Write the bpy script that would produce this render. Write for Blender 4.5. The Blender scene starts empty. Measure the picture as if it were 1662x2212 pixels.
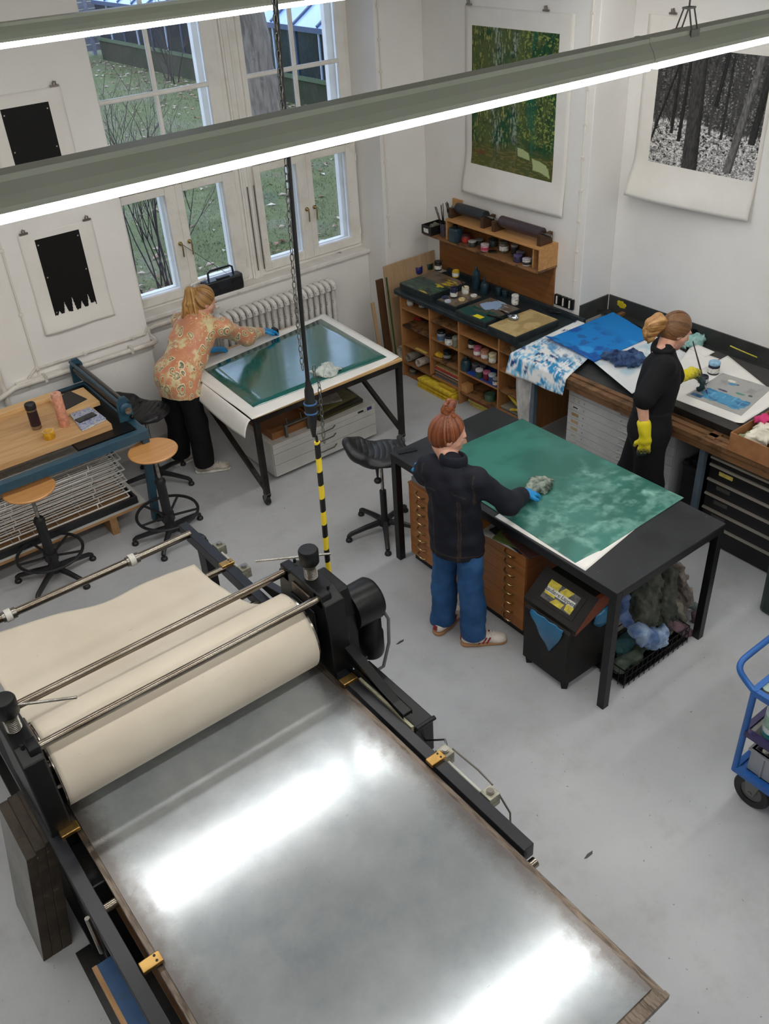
import bpy, bmesh, math, random
import numpy as np
from mathutils import Vector, Matrix

# ------------------------------------------------------------------ camera
SC = bpy.context.scene
COL = SC.collection
AZ, TILT, ROLL, FPX, CH = -0.62454341, 0.96009469, -0.06466542, 1954.27, 4.15
RM = (Matrix.Rotation(AZ, 3, 'Z') @ Matrix.Rotation(TILT, 3, 'X') @ Matrix.Rotation(ROLL, 3, 'Z'))
cam_d = bpy.data.cameras.new('camera'); cam = bpy.data.objects.new('camera', cam_d); COL.objects.link(cam)
cam.matrix_world = Matrix.Translation((0, 0, CH)) @ RM.to_4x4()
cam_d.sensor_fit = 'VERTICAL'; cam_d.sensor_height = 36.0; cam_d.lens = FPX * 36.0 / 2212.0
cam_d.clip_start = 0.05; cam_d.clip_end = 200
SC.camera = cam

# ------------------------------------------------------------------ world, exposure
W = bpy.data.worlds.new('world'); SC.world = W; W.use_nodes = True
W.node_tree.nodes['Background'].inputs['Color'].default_value = (0.58, 0.72, 1.0, 1)
W.node_tree.nodes['Background'].inputs['Strength'].default_value = 2.7
SC.view_settings.view_transform = 'Standard'; SC.view_settings.look = 'None'
SC.view_settings.gamma = 1.0; SC.view_settings.use_curve_mapping = False
SC.view_settings.exposure = 0.0
LAMP_STRENGTH = 27.5

# ------------------------------------------------------------------ measuring: a photographed point at a known height / plane
def _ray(x, y): return RM @ Vector(((x - 831) / FPX, -(y - 1106) / FPX, -1.0))
def Pz(x, y, z=0.0):
    d = _ray(x, y); t = (z - CH) / d.z; return Vector((t * d.x, t * d.y, z))
def Px(x, y, X):
    d = _ray(x, y); t = X / d.x; return Vector((X, t * d.y, CH + t * d.z))
def Py(x, y, Y):
    d = _ray(x, y); t = Y / d.y; return Vector((t * d.x, Y, CH + t * d.z))

# ------------------------------------------------------------------ materials
def _nt(name):
    m = bpy.data.materials.new(name); m.use_nodes = True
    nt = m.node_tree; b = nt.nodes['Principled BSDF']
    return m, nt, b
def _n(nt, t, **kw):
    n = nt.nodes.new(t)
    for k, v in kw.items():
        if k in n.inputs: n.inputs[k].default_value = v
        else: setattr(n, k, v)
    return n
def c4(c): return (c[0], c[1], c[2], 1.0)
def S(r, g, b):   # sRGB 0-255 to linear
    f = lambda u: (u / 255 / 12.92) if u <= 10 else ((u / 255 + .055) / 1.055) ** 2.4
    return (f(r), f(g), f(b))
def ramp(nt, src, stops):
    r = nt.nodes.new('ShaderNodeValToRGB'); e = r.color_ramp.elements
    while len(e) < len(stops): e.new(0.5)
    for i, (p, c) in enumerate(stops):
        e[i].position = p; e[i].color = c4(c) if len(c) == 3 else c
    nt.links.new(src, r.inputs['Fac']); return r.outputs['Color']
def mixc(nt, fac, a, b, mode='MIX'):
    m = nt.nodes.new('ShaderNodeMix'); m.data_type = 'RGBA'; m.blend_type = mode
    if isinstance(fac, (int, float)): m.inputs[0].default_value = fac
    else: nt.links.new(fac, m.inputs[0])
    for s, v in ((6, a), (7, b)):
        if isinstance(v, tuple): m.inputs[s].default_value = c4(v)
        else: nt.links.new(v, m.inputs[s])
    return m.outputs[2]
def coords(nt, scale=(1, 1, 1), kind='Object'):
    t = nt.nodes.new('ShaderNodeTexCoord'); mp = nt.nodes.new('ShaderNodeMapping')
    mp.inputs['Scale'].default_value = scale
    nt.links.new(t.outputs[kind], mp.inputs['Vector']); return mp.outputs['Vector']
def noise(nt, vec, scale, detail=4, rough=.6, dist=0.0):
    n = _n(nt, 'ShaderNodeTexNoise', Scale=scale, Detail=detail, Roughness=rough, Distortion=dist)
    nt.links.new(vec, n.inputs['Vector']); return n.outputs['Fac']
def bump(nt, b, h, strength, dist=0.01):
    n = _n(nt, 'ShaderNodeBump', Strength=strength, Distance=dist)
    nt.links.new(h, n.inputs['Height']); nt.links.new(n.outputs['Normal'], b.inputs['Normal'])
def base(b, nt, src):
    if isinstance(src, tuple): b.inputs['Base Color'].default_value = c4(src)
    else: nt.links.new(src, b.inputs['Base Color'])

def mat(name, col, rough=.5, metal=0.0, col2=None, scale=8.0, stretch=(1, 1, 1), lo=.4, hi=.65, bmp=0.0, bscale=60.0,
        stain=None, sscale=3.0, slo=.6, shi=.68, spec=.5, rvar=0.0, coat=0.0):
    m, nt, b = _nt(name)
    b.inputs['Roughness'].default_value = rough; b.inputs['Metallic'].default_value = metal
    b.inputs['Specular IOR Level'].default_value = spec
    b.inputs['Coat Weight'].default_value = coat
    if col2 is None and stain is None and not bmp: base(b, nt, col); return m
    v = coords(nt, stretch); src = col
    if col2 is not None:
        n = noise(nt, v, scale); src = ramp(nt, n, [(lo, col), (hi, col2)])
        if rvar:
            mr = _n(nt, 'ShaderNodeMapRange'); nt.links.new(n, mr.inputs['Value'])
            mr.inputs['From Min'].default_value = .3; mr.inputs['From Max'].default_value = .7
            mr.inputs['To Min'].default_value = rough - rvar; mr.inputs['To Max'].default_value = rough + rvar
            nt.links.new(mr.outputs['Result'], b.inputs['Roughness'])
    if stain is not None:
        n2 = noise(nt, v, sscale, 6, .7)
        f = ramp(nt, n2, [(slo, (0, 0, 0)), (shi, (1, 1, 1))]); src = mixc(nt, f, src, stain)
    base(b, nt, src)
    if bmp: bump(nt, b, noise(nt, v, bscale, 3), bmp)
    return m

def wood(name, a, c, scale=6.0, axis=1, rough=.5, stain=None, slo=.6, shi=.66, sscale=4.0, gloss=.4):
    st = [9, 9, 9]; st[axis] = .7
    m, nt, b = _nt(name); v = coords(nt, tuple(st))
    n = noise(nt, v, scale, 6, .65, .6); src = ramp(nt, n, [(.32, a), (.68, c)])
    if stain:
        v2 = coords(nt); f = ramp(nt, noise(nt, v2, sscale, 6, .7), [(slo, (0, 0, 0)), (shi, (1, 1, 1))])
        src = mixc(nt, f, src, stain)
    base(b, nt, src); b.inputs['Roughness'].default_value = rough; b.inputs['Specular IOR Level'].default_value = gloss
    bump(nt, b, n, .12, .004); return m

def emis(name, col, strength):
    m, nt, b = _nt(name); b.inputs['Base Color'].default_value = c4(col)
    b.inputs['Emission Color'].default_value = c4(col); b.inputs['Emission Strength'].default_value = strength; return m
def glassm(name, col=(1, 1, 1), rough=0.0, thin=True):
    m = bpy.data.materials.new(name); m.use_nodes = True; nt = m.node_tree; nt.nodes.clear()
    o = nt.nodes.new('ShaderNodeOutputMaterial'); t = nt.nodes.new('ShaderNodeBsdfTransparent'); g = nt.nodes.new('ShaderNodeBsdfGlossy')
    t.inputs['Color'].default_value = c4(col); g.inputs['Roughness'].default_value = rough
    fr = nt.nodes.new('ShaderNodeFresnel'); fr.inputs['IOR'].default_value = 1.45
    mx = nt.nodes.new('ShaderNodeMixShader'); nt.links.new(fr.outputs[0], mx.inputs[0]); nt.links.new(t.outputs[0], mx.inputs[1])
    nt.links.new(g.outputs[0], mx.inputs[2]); nt.links.new(mx.outputs[0], o.inputs['Surface']); return m
def attrm(name, rough=.6, spec=.3, bmp=0.0, bscale=150, coat=0.0, metal=0.0):
    m, nt, b = _nt(name); a = _n(nt, 'ShaderNodeAttribute', attribute_name='Col')
    nt.links.new(a.outputs['Color'], b.inputs['Base Color']); b.inputs['Roughness'].default_value = rough
    b.inputs['Specular IOR Level'].default_value = spec; b.inputs['Coat Weight'].default_value = coat; b.inputs['Metallic'].default_value = metal
    if bmp: bump(nt, b, noise(nt, coords(nt), bscale, 3), bmp)
    return m

# ------------------------------------------------------------------ objects
def V(*a): return Vector(a)
def tag(o, label=None, cat=None, group=None, kind=None):
    if label: o['label'] = label
    if cat: o['category'] = cat
    if group: o['group'] = group
    if kind: o['kind'] = kind
    return o
def thing(name, label, cat, loc, rz=0.0, group=None):
    o = bpy.data.objects.new(name, None); COL.objects.link(o); o.empty_display_size = .05
    o.location = loc; o.rotation_euler = (0, 0, rz); return tag(o, label, cat, group)
def link_mesh(name, me, m, parent=None, smooth=False, bevel=0.0, sub=0):
    if m is not None: me.materials.append(m)
    o = bpy.data.objects.new(name, me); COL.objects.link(o)
    if parent is not None: o.parent = parent
    if smooth:
        me.polygons.foreach_set('use_smooth', [True] * len(me.polygons))
    if bevel:
        b = o.modifiers.new('bevel', 'BEVEL'); b.width = bevel; b.segments = 2; b.limit_method = 'ANGLE'; b.angle_limit = .7
    if sub:
        s = o.modifiers.new('sub', 'SUBSURF'); s.levels = sub; s.render_levels = sub
    return o
def wloc(o):
    l = Vector((0, 0, 0))
    while o is not None: l = l + o.location; o = o.parent
    return l

def frame_to(d):
    d = Vector(d).normalized(); q = d.to_track_quat('Z', 'Y'); return q.to_matrix()

class MB:
    """collects shapes; build() links them as one mesh object"""
    def __init__(s): s.v = []; s.f = []
    def add(s, vs, fs):
        n = len(s.v); s.v += [tuple(p) for p in vs]; s.f += [tuple(i + n for i in f) for f in fs]; return s
    def box(s, x0, x1, y0, y1, z0, z1):
        vs = [(x, y, z) for z in (z0, z1) for y in (y0, y1) for x in (x0, x1)]
        return s.add(vs, [(0, 2, 3, 1), (4, 5, 7, 6), (0, 1, 5, 4), (2, 6, 7, 3), (0, 4, 6, 2), (1, 3, 7, 5)])
    def cbox(s, c, sx, sy, sz, M=None):
        vs = []
        for z in (-.5, .5):
            for y in (-.5, .5):
                for x in (-.5, .5):
                    p = Vector((x * sx, y * sy, z * sz)); p = (M @ p) if M is not None else p; vs.append(Vector(c) + p)
        return s.add(vs, [(0, 2, 3, 1), (4, 5, 7, 6), (0, 1, 5, 4), (2, 6, 7, 3), (0, 4, 6, 2), (1, 3, 7, 5)])
    def bar(s, a, b, w, h, up=(0, 0, 1)):
        a, b = Vector(a), Vector(b); z = (b - a).normalized(); x = Vector(up).cross(z)
        if x.length < 1e-4: x = Vector((1, 0, 0))
        x.normalize(); y = z.cross(x); vs = []
        for p in (a, b):
            for sx, sy in ((-1, -1), (1, -1), (1, 1), (-1, 1)): vs.append(p + x * sx * w / 2 + y * sy * h / 2)
        return s.add(vs, [(3, 2, 1, 0), (4, 5, 6, 7), (0, 1, 5, 4), (1, 2, 6, 5), (2, 3, 7, 6), (3, 0, 4, 7)])
    def cyl(s, a, b, r, r2=None, n=16, cap=True):
        a, b = Vector(a), Vector(b); M = frame_to(b - a); r2 = r if r2 is None else r2; vs = []
        for p, q in ((a, r), (b, r2)):
            for i in range(n):
                t = 2 * math.pi * i / n; vs.append(p + M @ Vector((q * math.cos(t), q * math.sin(t), 0)))
        fs = [(i, (i + 1) % n, n + (i + 1) % n, n + i) for i in range(n)]
        if cap: fs += [tuple(range(n - 1, -1, -1)), tuple(range(n, 2 * n))]
        return s.add(vs, fs)
    def lathe(s, prof, c=(0, 0, 0), n=20, M=None, cap=True):
        c = Vector(c); vs = []
        for r, z in prof:
            for i in range(n):
                t = 2 * math.pi * i / n; p = Vector((r * math.cos(t), r * math.sin(t), z)); p = (M @ p) if M is not None else p
                vs.append(c + p)
        fs = []
        for k in range(len(prof) - 1):
            for i in range(n): fs.append((k * n + i, k * n + (i + 1) % n, (k + 1) * n + (i + 1) % n, (k + 1) * n + i))
        if cap:
            fs.append(tuple(range(n - 1, -1, -1))); m = (len(prof) - 1) * n; fs.append(tuple(range(m, m + n)))
        return s.add(vs, fs)
    def tube(s, pts, r, n=8, closed=False, radii=None):
        pts = [Vector(p) for p in pts]; vs = []; N = len(pts); prev = None
        for k, p in enumerate(pts):
            if closed: d = pts[(k + 1) % N] - pts[k - 1]
            else: d = pts[min(k + 1, N - 1)] - pts[max(k - 1, 0)]
            d.normalize()
            if prev is None:
                x = d.orthogonal().normalized()
            else:
                x = prev - d * prev.dot(d)
                x = x.normalized() if x.length > 1e-6 else d.orthogonal().normalized()
            prev = x; y = d.cross(x); rr = radii[k] if radii else r
            for i in range(n):
                t = 2 * math.pi * i / n; vs.append(p + x * rr * math.cos(t) + y * rr * math.sin(t))
        fs = []
        for k in range(N if closed else N - 1):
            k2 = (k + 1) % N
            for i in range(n): fs.append((k * n + i, k * n + (i + 1) % n, k2 * n + (i + 1) % n, k2 * n + i))
        if not closed: fs += [tuple(range(n - 1, -1, -1)), tuple(range((N - 1) * n, N * n))]
        return s.add(vs, fs)
    def prism(s, poly, z0, z1):
        n = len(poly); vs = [(x, y, z0) for x, y in poly] + [(x, y, z1) for x, y in poly]
        return s.add(vs, [tuple(range(n - 1, -1, -1)), tuple(range(n, 2 * n))] + [(i, (i + 1) % n, n + (i + 1) % n, n + i) for i in range(n)])
    def prism3(s, poly, off):
        n = len(poly); o = Vector(off); poly = [Vector(p) for p in poly]
        return s.add(poly + [p + o for p in poly], [tuple(range(n - 1, -1, -1)), tuple(range(n, 2 * n))] + [(i, (i + 1) % n, n + (i + 1) % n, n + i) for i in range(n)])
    def ball(s, c, r, nu=12, nv=8, sc=(1, 1, 1)):
        prof = [(math.sin(math.pi * k / nv) * r + 1e-5, -math.cos(math.pi * k / nv) * r) for k in range(nv + 1)]
        M = Matrix.Diagonal(sc); return s.lathe(prof, c, nu, M)
    def build(s, name, m, parent=None, smooth=False, bevel=0.0, local=False, sub=0):
        me = bpy.data.meshes.new(name); off = Vector((0, 0, 0)) if (local or parent is None) else wloc(parent)
        me.from_pydata([(p[0] - off.x, p[1] - off.y, p[2] - off.z) for p in s.v], [], s.f)
        bm = bmesh.new(); bm.from_mesh(me); bmesh.ops.recalc_face_normals(bm, faces=bm.faces); bm.to_mesh(me); bm.free()
        o = link_mesh(name, me, m, parent, False, bevel, sub)
        if smooth:
            me.polygons.foreach_set('use_smooth', [True] * len(me.polygons))
            try: me.set_sharp_from_angle(angle=.75)
            except Exception: pass
        return o

def chaikin(p, n=2):
    p = [Vector(q) for q in p]
    for _ in range(n):
        r = [p[0]]
        for a, b in zip(p[:-1], p[1:]): r += [a.lerp(b, .25), a.lerp(b, .75)]
        p = r + [p[-1]]
    return p
def single(name, mb, m, label, cat, group=None, **kw):
    """a thing that is one mesh: origin at the bottom centre of its bounds"""
    xs = np.array(mb.v); c = Vector(((xs[:, 0].min() + xs[:, 0].max()) / 2, (xs[:, 1].min() + xs[:, 1].max()) / 2, xs[:, 2].min()))
    mb.v = [(p[0] - c.x, p[1] - c.y, p[2] - c.z) for p in mb.v]
    o = mb.build(name, m, None, **kw); o.location = c; return tag(o, label, cat, group)
def struct(name, mb, m, parent=None, **kw):
    o = mb.build(name, m, parent, **kw)
    if parent is None: o['kind'] = 'structure'
    return o
def copy_tree(o, parent=None):
    c = o.copy(); COL.objects.link(c); c.parent = parent
    for ch in list(o.children): copy_tree(ch, c)
    return c

# ------------------------------------------------------------------ sheets with painted (printed) colour
def vnoise(u, v, fu, fv, seed):
    rs = np.random.RandomState(seed); nu, nv = int(fu) + 3, int(fv) + 3; g = rs.rand(nu, nv)
    x = u * fu; y = v * fv; i = np.clip(x.astype(int), 0, nu - 2); j = np.clip(y.astype(int), 0, nv - 2)
    a = x - i; b = y - j; a = a * a * (3 - 2 * a); b = b * b * (3 - 2 * b)
    return (g[i, j] * (1 - a) * (1 - b) + g[i + 1, j] * a * (1 - b) + g[i, j + 1] * (1 - a) * b + g[i + 1, j + 1] * a * b)
def fbm(u, v, fu, fv, seed, o=4):
    r = 0; w = 0
    for k in range(o):
        r = r + vnoise(u, v, fu * 2 ** k, fv * 2 ** k, seed + k) * .55 ** k; w += .55 ** k
    return r / w
def mixn(a, b, t): return a * (1 - t[..., None]) + np.array(b) * t[..., None]
def sst(x, a, b):
    t = np.clip((x - a) / (b - a), 0, 1); return t * t * (3 - 2 * t)

def sheet(name, corners, nu, nv, m, parent=None, colfn=None, dispfn=None, thick=.0015, cut=None):
    """corners a(0,0) b(1,0) c(1,1) d(0,1); dispfn(u,v)->(du,dv,dn) metres offsets along the two sides and the normal"""
    a, b, c, d = [np.array(p, float) for p in corners]
    u, v = np.meshgrid(np.linspace(0, 1, nu), np.linspace(0, 1, nv), indexing='ij')
    P = (a * ((1 - u) * (1 - v))[..., None] + b * (u * (1 - v))[..., None] + c * (u * v)[..., None] + d * ((1 - u) * v)[..., None])
    nrm = np.cross(b - a, d - a); nrm = nrm / np.linalg.norm(nrm)
    if dispfn is not None:
        eu = (b - a) / np.linalg.norm(b - a); ev = (d - a) / np.linalg.norm(d - a); du, dv, dn = dispfn(u, v)
        P = P + eu * np.asarray(du + 0 * u)[..., None] + ev * np.asarray(dv + 0 * u)[..., None] + nrm * np.asarray(dn + 0 * u)[..., None]
    off = np.array(wloc(parent)) if parent is not None else np.zeros(3)
    vs = (P - off).reshape(-1, 3); ii = np.arange((nu - 1) * (nv - 1)); i = ii // (nv - 1); j = ii % (nv - 1)
    q = np.stack([i * nv + j, (i + 1) * nv + j, (i + 1) * nv + j + 1, i * nv + j + 1], 1)
    if cut is not None:
        um = u[:-1, :-1].ravel() + .5 / (nu - 1); vm = v[:-1, :-1].ravel() + .5 / (nv - 1); q = q[cut(um, vm)]
    me = bpy.data.meshes.new(name); me.from_pydata(vs.tolist(), [], q.tolist())
    if colfn is not None:
        C = np.clip(colfn(u, v), 0, 1).reshape(-1, 3); C = np.concatenate([C, np.ones((len(C), 1))], 1)
        at = me.color_attributes.new('Col', 'FLOAT_COLOR', 'POINT'); at.data.foreach_set('color', C.astype(np.float32).ravel())
    o = link_mesh(name, me, m, parent, True)
    if thick:
        s = o.modifiers.new('thick', 'SOLIDIFY'); s.thickness = thick; s.offset = -1
    return o

# ------------------------------------------------------------------ implicit surfaces (bodies, cloth, hair)
def surface_nets(D, org, h):
    s = D < 0; nx, ny, nz = D.shape
    cnt = np.zeros((nx - 1, ny - 1, nz - 1), np.int8)
    for i in (0, 1):
        for j in (0, 1):
            for k in (0, 1): cnt += s[i:nx - 1 + i, j:ny - 1 + j, k:nz - 1 + k]
    m = (cnt > 0) & (cnt < 8); ci = np.argwhere(m); idx = -np.ones(m.shape, np.int64); idx[m] = np.arange(len(ci))
    acc = np.zeros((len(ci), 3)); num = np.zeros(len(ci)); cs = [(i, j, k) for i in (0, 1) for j in (0, 1) for k in (0, 1)]
    for a in cs:
        for ax in range(3):
            if a[ax]: continue
            b = list(a); b[ax] = 1
            d0 = D[ci[:, 0] + a[0], ci[:, 1] + a[1], ci[:, 2] + a[2]]; d1 = D[ci[:, 0] + b[0], ci[:, 1] + b[1], ci[:, 2] + b[2]]
            x = (d0 < 0) != (d1 < 0); t = np.where(x, d0 / np.where(d0 == d1, 1, d0 - d1), 0)
            p = np.tile(np.array(a, float), (len(ci), 1)); p[:, ax] += t; acc[x] += p[x]; num[x] += 1
    vs = org + h * (ci + acc / num[:, None]); fs = []
    for ax in range(3):
        o1, o2 = (ax + 1) % 3, (ax + 2) % 3
        sl0 = [slice(1, -1)] * 3; sl0[ax] = slice(0, -1); sl1 = list(sl0); sl1[ax] = slice(1, None)
        x0 = s[tuple(sl0)]; x1 = s[tuple(sl1)]; e = np.argwhere(x0 != x1); off = np.array([1, 1, 1]); off[ax] = 0; e = e + off
        if not len(e): continue
        flip = s[e[:, 0], e[:, 1], e[:, 2]]; q = []
        for (p, r) in ((-1, -1), (0, -1), (0, 0), (-1, 0)):
            c = e.copy(); c[:, o1] += p; c[:, o2] += r; q.append(idx[c[:, 0], c[:, 1], c[:, 2]])
        q = np.stack(q, 1); q[~flip] = q[~flip][:, ::-1]; fs.append(q)
    return vs, np.concatenate(fs)

def cap_(a, b, r1, r2=None, k=.02, op='u', sq=None): return ('cap', np.array(a, float), np.array(b, float), r1, r1 if r2 is None else r2, k, op, sq)
def ell_(c, r, k=.02, M=None, op='u'): return ('ell', np.array(c, float), np.array(r, float), None if M is None else np.array(M), None, k, op, None)
def sdf(prims, h=.01, warp=None, planes=(), pad=.03, smooth=0):
    lo = np.full(3, 1e9); hi = -lo
    for p in prims:
        if p[6] != 'u': continue
        if p[0] == 'cap':
            r = max(p[3], p[4])
            for q in (p[1], p[2]): lo = np.minimum(lo, q - r); hi = np.maximum(hi, q + r)
        else:
            r = p[2].max(); lo = np.minimum(lo, p[1] - r); hi = np.maximum(hi, p[1] + r)
    lo = lo - pad; hi = hi + pad; n = np.ceil((hi - lo) / h).astype(int) + 1
    ax = [lo[i] + h * np.arange(n[i]) for i in range(3)]; D = np.full(n, .08)
    for p in prims:
        k = p[5]; mg = .05 + k
        if p[0] == 'cap':
            r = max(p[3], p[4]); a = np.minimum(p[1], p[2]) - r - mg; b = np.maximum(p[1], p[2]) + r + mg
        else:
            r = p[2].max(); a = p[1] - r - mg; b = p[1] + r + mg
        i0 = np.clip(np.floor((a - lo) / h).astype(int), 0, n - 1); i1 = np.clip(np.ceil((b - lo) / h).astype(int) + 1, 1, n)
        if np.any(i1 <= i0): continue
        X, Y, Z = np.meshgrid(ax[0][i0[0]:i1[0]], ax[1][i0[1]:i1[1]], ax[2][i0[2]:i1[2]], indexing='ij'); Q = np.stack([X, Y, Z], -1)
        if p[0] == 'cap':
            ab = p[2] - p[1]; L = max(ab @ ab, 1e-9); w = Q - p[1]; t = np.clip((w @ ab) / L, 0, 1); w = w - t[..., None] * ab
            if p[7] is not None:
                axv = np.array(p[7][0], float); axv /= np.linalg.norm(axv); w = w + (w @ axv)[..., None] * axv * (p[7][1] - 1)
            d = np.sqrt((w * w).sum(-1)) - (p[3] + t * (p[4] - p[3]))
        else:
            w = Q - p[1]
            if p[3] is not None: w = w @ p[3]
            k0 = np.sqrt(((w / p[2]) ** 2).sum(-1)); k1 = np.sqrt(((w / p[2] ** 2) ** 2).sum(-1)) + 1e-9; d = k0 * (k0 - 1) / k1
        sl = (slice(i0[0], i1[0]), slice(i0[1], i1[1]), slice(i0[2], i1[2])); e = D[sl]
        if p[6] == 'u':
            hh = np.clip(.5 + .5 * (e - d) / k, 0, 1); D[sl] = e * (1 - hh) + d * hh - k * hh * (1 - hh)
        else:
            hh = np.clip(.5 - .5 * (e + d) / k, 0, 1); D[sl] = e * (1 - hh) - d * hh + k * hh * (1 - hh)
    if warp is not None or planes:
        X, Y, Z = np.meshgrid(ax[0], ax[1], ax[2], indexing='ij')
        if warp is not None: D = D + warp(X, Y, Z)
        for (pt, nn) in planes:
            D = np.maximum(D, (X - pt[0]) * nn[0] + (Y - pt[1]) * nn[1] + (Z - pt[2]) * nn[2])
    D[0] = D[-1] = .1; D[:, 0] = D[:, -1] = .1; D[:, :, 0] = D[:, :, -1] = .1
    return surface_nets(D, lo, h)
def sdf_obj(name, prims, m, parent=None, h=.01, warp=None, planes=(), colfn=None):
    vs, fs = sdf(prims, h, warp, planes); off = np.array(wloc(parent)) if parent is not None else np.zeros(3)
    me = bpy.data.meshes.new(name); me.from_pydata((vs - off).tolist(), [], fs.tolist())
    if colfn is not None:
        C = np.clip(colfn(vs), 0, 1); C = np.concatenate([C, np.ones((len(C), 1))], 1)
        at = me.color_attributes.new('Col', 'FLOAT_COLOR', 'POINT'); at.data.foreach_set('color', C.astype(np.float32).ravel())
    return link_mesh(name, me, m, parent, True)
def waves(seed, amp, freq, n=6, an=(1, 1, 1)):
    rs = np.random.RandomState(seed); ks = rs.normal(size=(n, 3)) * np.array(an); ks = ks / np.linalg.norm(ks, axis=1)[:, None] * freq * rs.uniform(.6, 1.5, (n, 1)); ph = rs.uniform(0, 6.28, n)
    def f(X, Y, Z):
        r = 0
        for k, q in zip(ks, ph): r = r + np.sin(X * k[0] + Y * k[1] + Z * k[2] + q)
        return amp * r / math.sqrt(n)
    return f
def crumple(name, c, sx, sy, hz, m, seed, parent=None, label=None, cat=None, group=None, n=5, rz=0.0, h=.012, colfn=None, flat=.5):
    """a crumpled cloth: a heap of bent lobes with creases, resting on z = c.z"""
    rs = np.random.RandomState(seed); pr = []; c = np.array(c, float); R = np.array([[math.cos(rz), -math.sin(rz)], [math.sin(rz), math.cos(rz)]])
    for i in range(n):
        o = R @ (rs.uniform(-.5, .5, 2) * np.array([sx, sy]) * .75); o2 = o + R @ (rs.uniform(-.5, .5, 2) * np.array([sx, sy]) * .7)
        z0 = hz * rs.uniform(.25, .55); z1 = hz * rs.uniform(.25, .6); r = hz * rs.uniform(.22, .36)
        pr.append(cap_((c[0] + o[0], c[1] + o[1], c[2] + z0), (c[0] + o2[0], c[1] + o2[1], c[2] + z1), r, r * rs.uniform(.5, 1), .015))
    pr.append(ell_((c[0], c[1], c[2] + hz * .2), (sx * .42, sy * .42, hz * flat * .5), .02))
    pr = [p[:5] + (p[5] * 2.2,) + p[6:] for p in pr]
    w1 = waves(seed, 1, 60, 4); w2 = waves(seed + 9, 1, 95, 4); w3 = waves(seed + 17, .0015, 260, 5); A = .006 + hz * .11
    o = sdf_obj(name, pr, m, parent, h, lambda X, Y, Z: A * (np.minimum(np.abs(w1(X, Y, Z)), 1.2) + .6 * np.minimum(np.abs(w2(X, Y, Z)), 1.2) - .75) + w3(X, Y, Z), [((0, 0, c[2] + .0005), (0, 0, -1))], colfn)
    if parent is None and label:
        me = o.data; a = np.array([v.co[:] for v in me.vertices]); cc = Vector((c[0], c[1], c[2])); me.transform(Matrix.Translation(-cc)); o.location = cc
        tag(o, label, cat, group)
    return o

def text_part(name, s, size, loc, ex, ey, m, parent, ext=.0006):
    """flat lettering standing on a surface: ex = reading direction, ey = up direction"""
    cu = bpy.data.curves.new(name, 'FONT'); cu.body = s; cu.size = size; cu.extrude = ext; cu.align_x = 'CENTER'; cu.align_y = 'CENTER'
    t = bpy.data.objects.new(name + '_tmp', cu); COL.objects.link(t); dg = bpy.context.evaluated_depsgraph_get()
    me = bpy.data.meshes.new_from_object(t.evaluated_get(dg)); bpy.data.objects.remove(t)
    ex = Vector(ex).normalized(); ey = Vector(ey); ey = (ey - ex * ey.dot(ex)).normalized(); ez = ex.cross(ey)
    M = Matrix((ex, ey, ez)).transposed().to_4x4(); M.translation = Vector(loc) - (wloc(parent) if parent is not None else Vector((0, 0, 0)))
    me.transform(M); me.materials.clear(); return link_mesh(name, me, m, parent)

# ================================================================== the room
YW, XA, XB, YP = 7.01, 5.81, 6.195, 4.965     # window-wall piers, print wall, recessed sink wall, edge of the print wall
NX0, NX1 = 2.70, 5.275                         # window niche
ZC = 5.3                                       # ceiling
M = {}
def wall_mat(name, col, col2):
    m, nt, b = _nt(name); v = coords(nt)
    src = ramp(nt, noise(nt, v, 1.4, 5, .6), [(.35, col), (.7, col2)])
    f = ramp(nt, noise(nt, v, 9, 6, .75), [(.70, (0, 0, 0)), (.78, (1, 1, 1))])
    src = mixc(nt, f, src, S(206, 202, 196)); base(b, nt, src); b.inputs['Roughness'].default_value = .75
    b.inputs['Specular IOR Level'].default_value = .25
    bump(nt, b, noise(nt, v, 22, 4, .55), .16, .01); return m
M['wall'] = wall_mat('wall_paint', S(240, 238, 234), S(232, 229, 224))
M['white'] = mat('white_paint', S(240, 237, 230), .4, 0, S(228, 223, 214), 5, lo=.45, hi=.75)
M['sill'] = mat('sill_paint', S(238, 235, 230), .35, 0, S(226, 220, 212), 6, stain=S(120, 112, 104), sscale=7, slo=.62, shi=.7)
def floor_mat():
    m, nt, b = _nt('concrete_floor'); v = coords(nt)
    src = ramp(nt, noise(nt, v, .9, 6, .6), [(.3, S(172, 174, 177)), (.7, S(188, 189, 190))])
    src = mixc(nt, ramp(nt, noise(nt, v, 5, 6, .7), [(.55, (0, 0, 0)), (.8, (.55, .55, .55))]), src, S(160, 158, 154))
    src = mixc(nt, ramp(nt, noise(nt, v, 26, 3, .6), [(.70, (0, 0, 0)), (.74, (.85, .85, .85))]), src, S(96, 96, 94))
    v2 = coords(nt, (30, 3, 1)); src = mixc(nt, ramp(nt, noise(nt, v2, 2.2, 5, .8, 1.5), [(.70, (0, 0, 0)), (.75, (.55, .55, .55))]), src, S(118, 117, 114))
    src = mixc(nt, ramp(nt, noise(nt, coords(nt, (3, 26, 1)), 2.6, 5, .8, 1.2), [(.70, (0, 0, 0)), (.75, (.5, .5, .5))]), src, S(122, 121, 119))
    src = mixc(nt, ramp(nt, noise(nt, v, 2.1, 8, .75), [(.50, (0, 0, 0)), (.75, (.5, .5, .5))]), src, S(150, 149, 147))
    base(b, nt, src); b.inputs['Specular IOR Level'].default_value = .4
    rr = ramp(nt, noise(nt, v, 3, 4), [(.3, (.38, .38, .38)), (.7, (.55, .55, .55))]); nt.links.new(rr, b.inputs['Roughness'])
    bump(nt, b, noise(nt, v, 60, 3), .05, .004); return m
M['floor'] = floor_mat()
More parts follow.
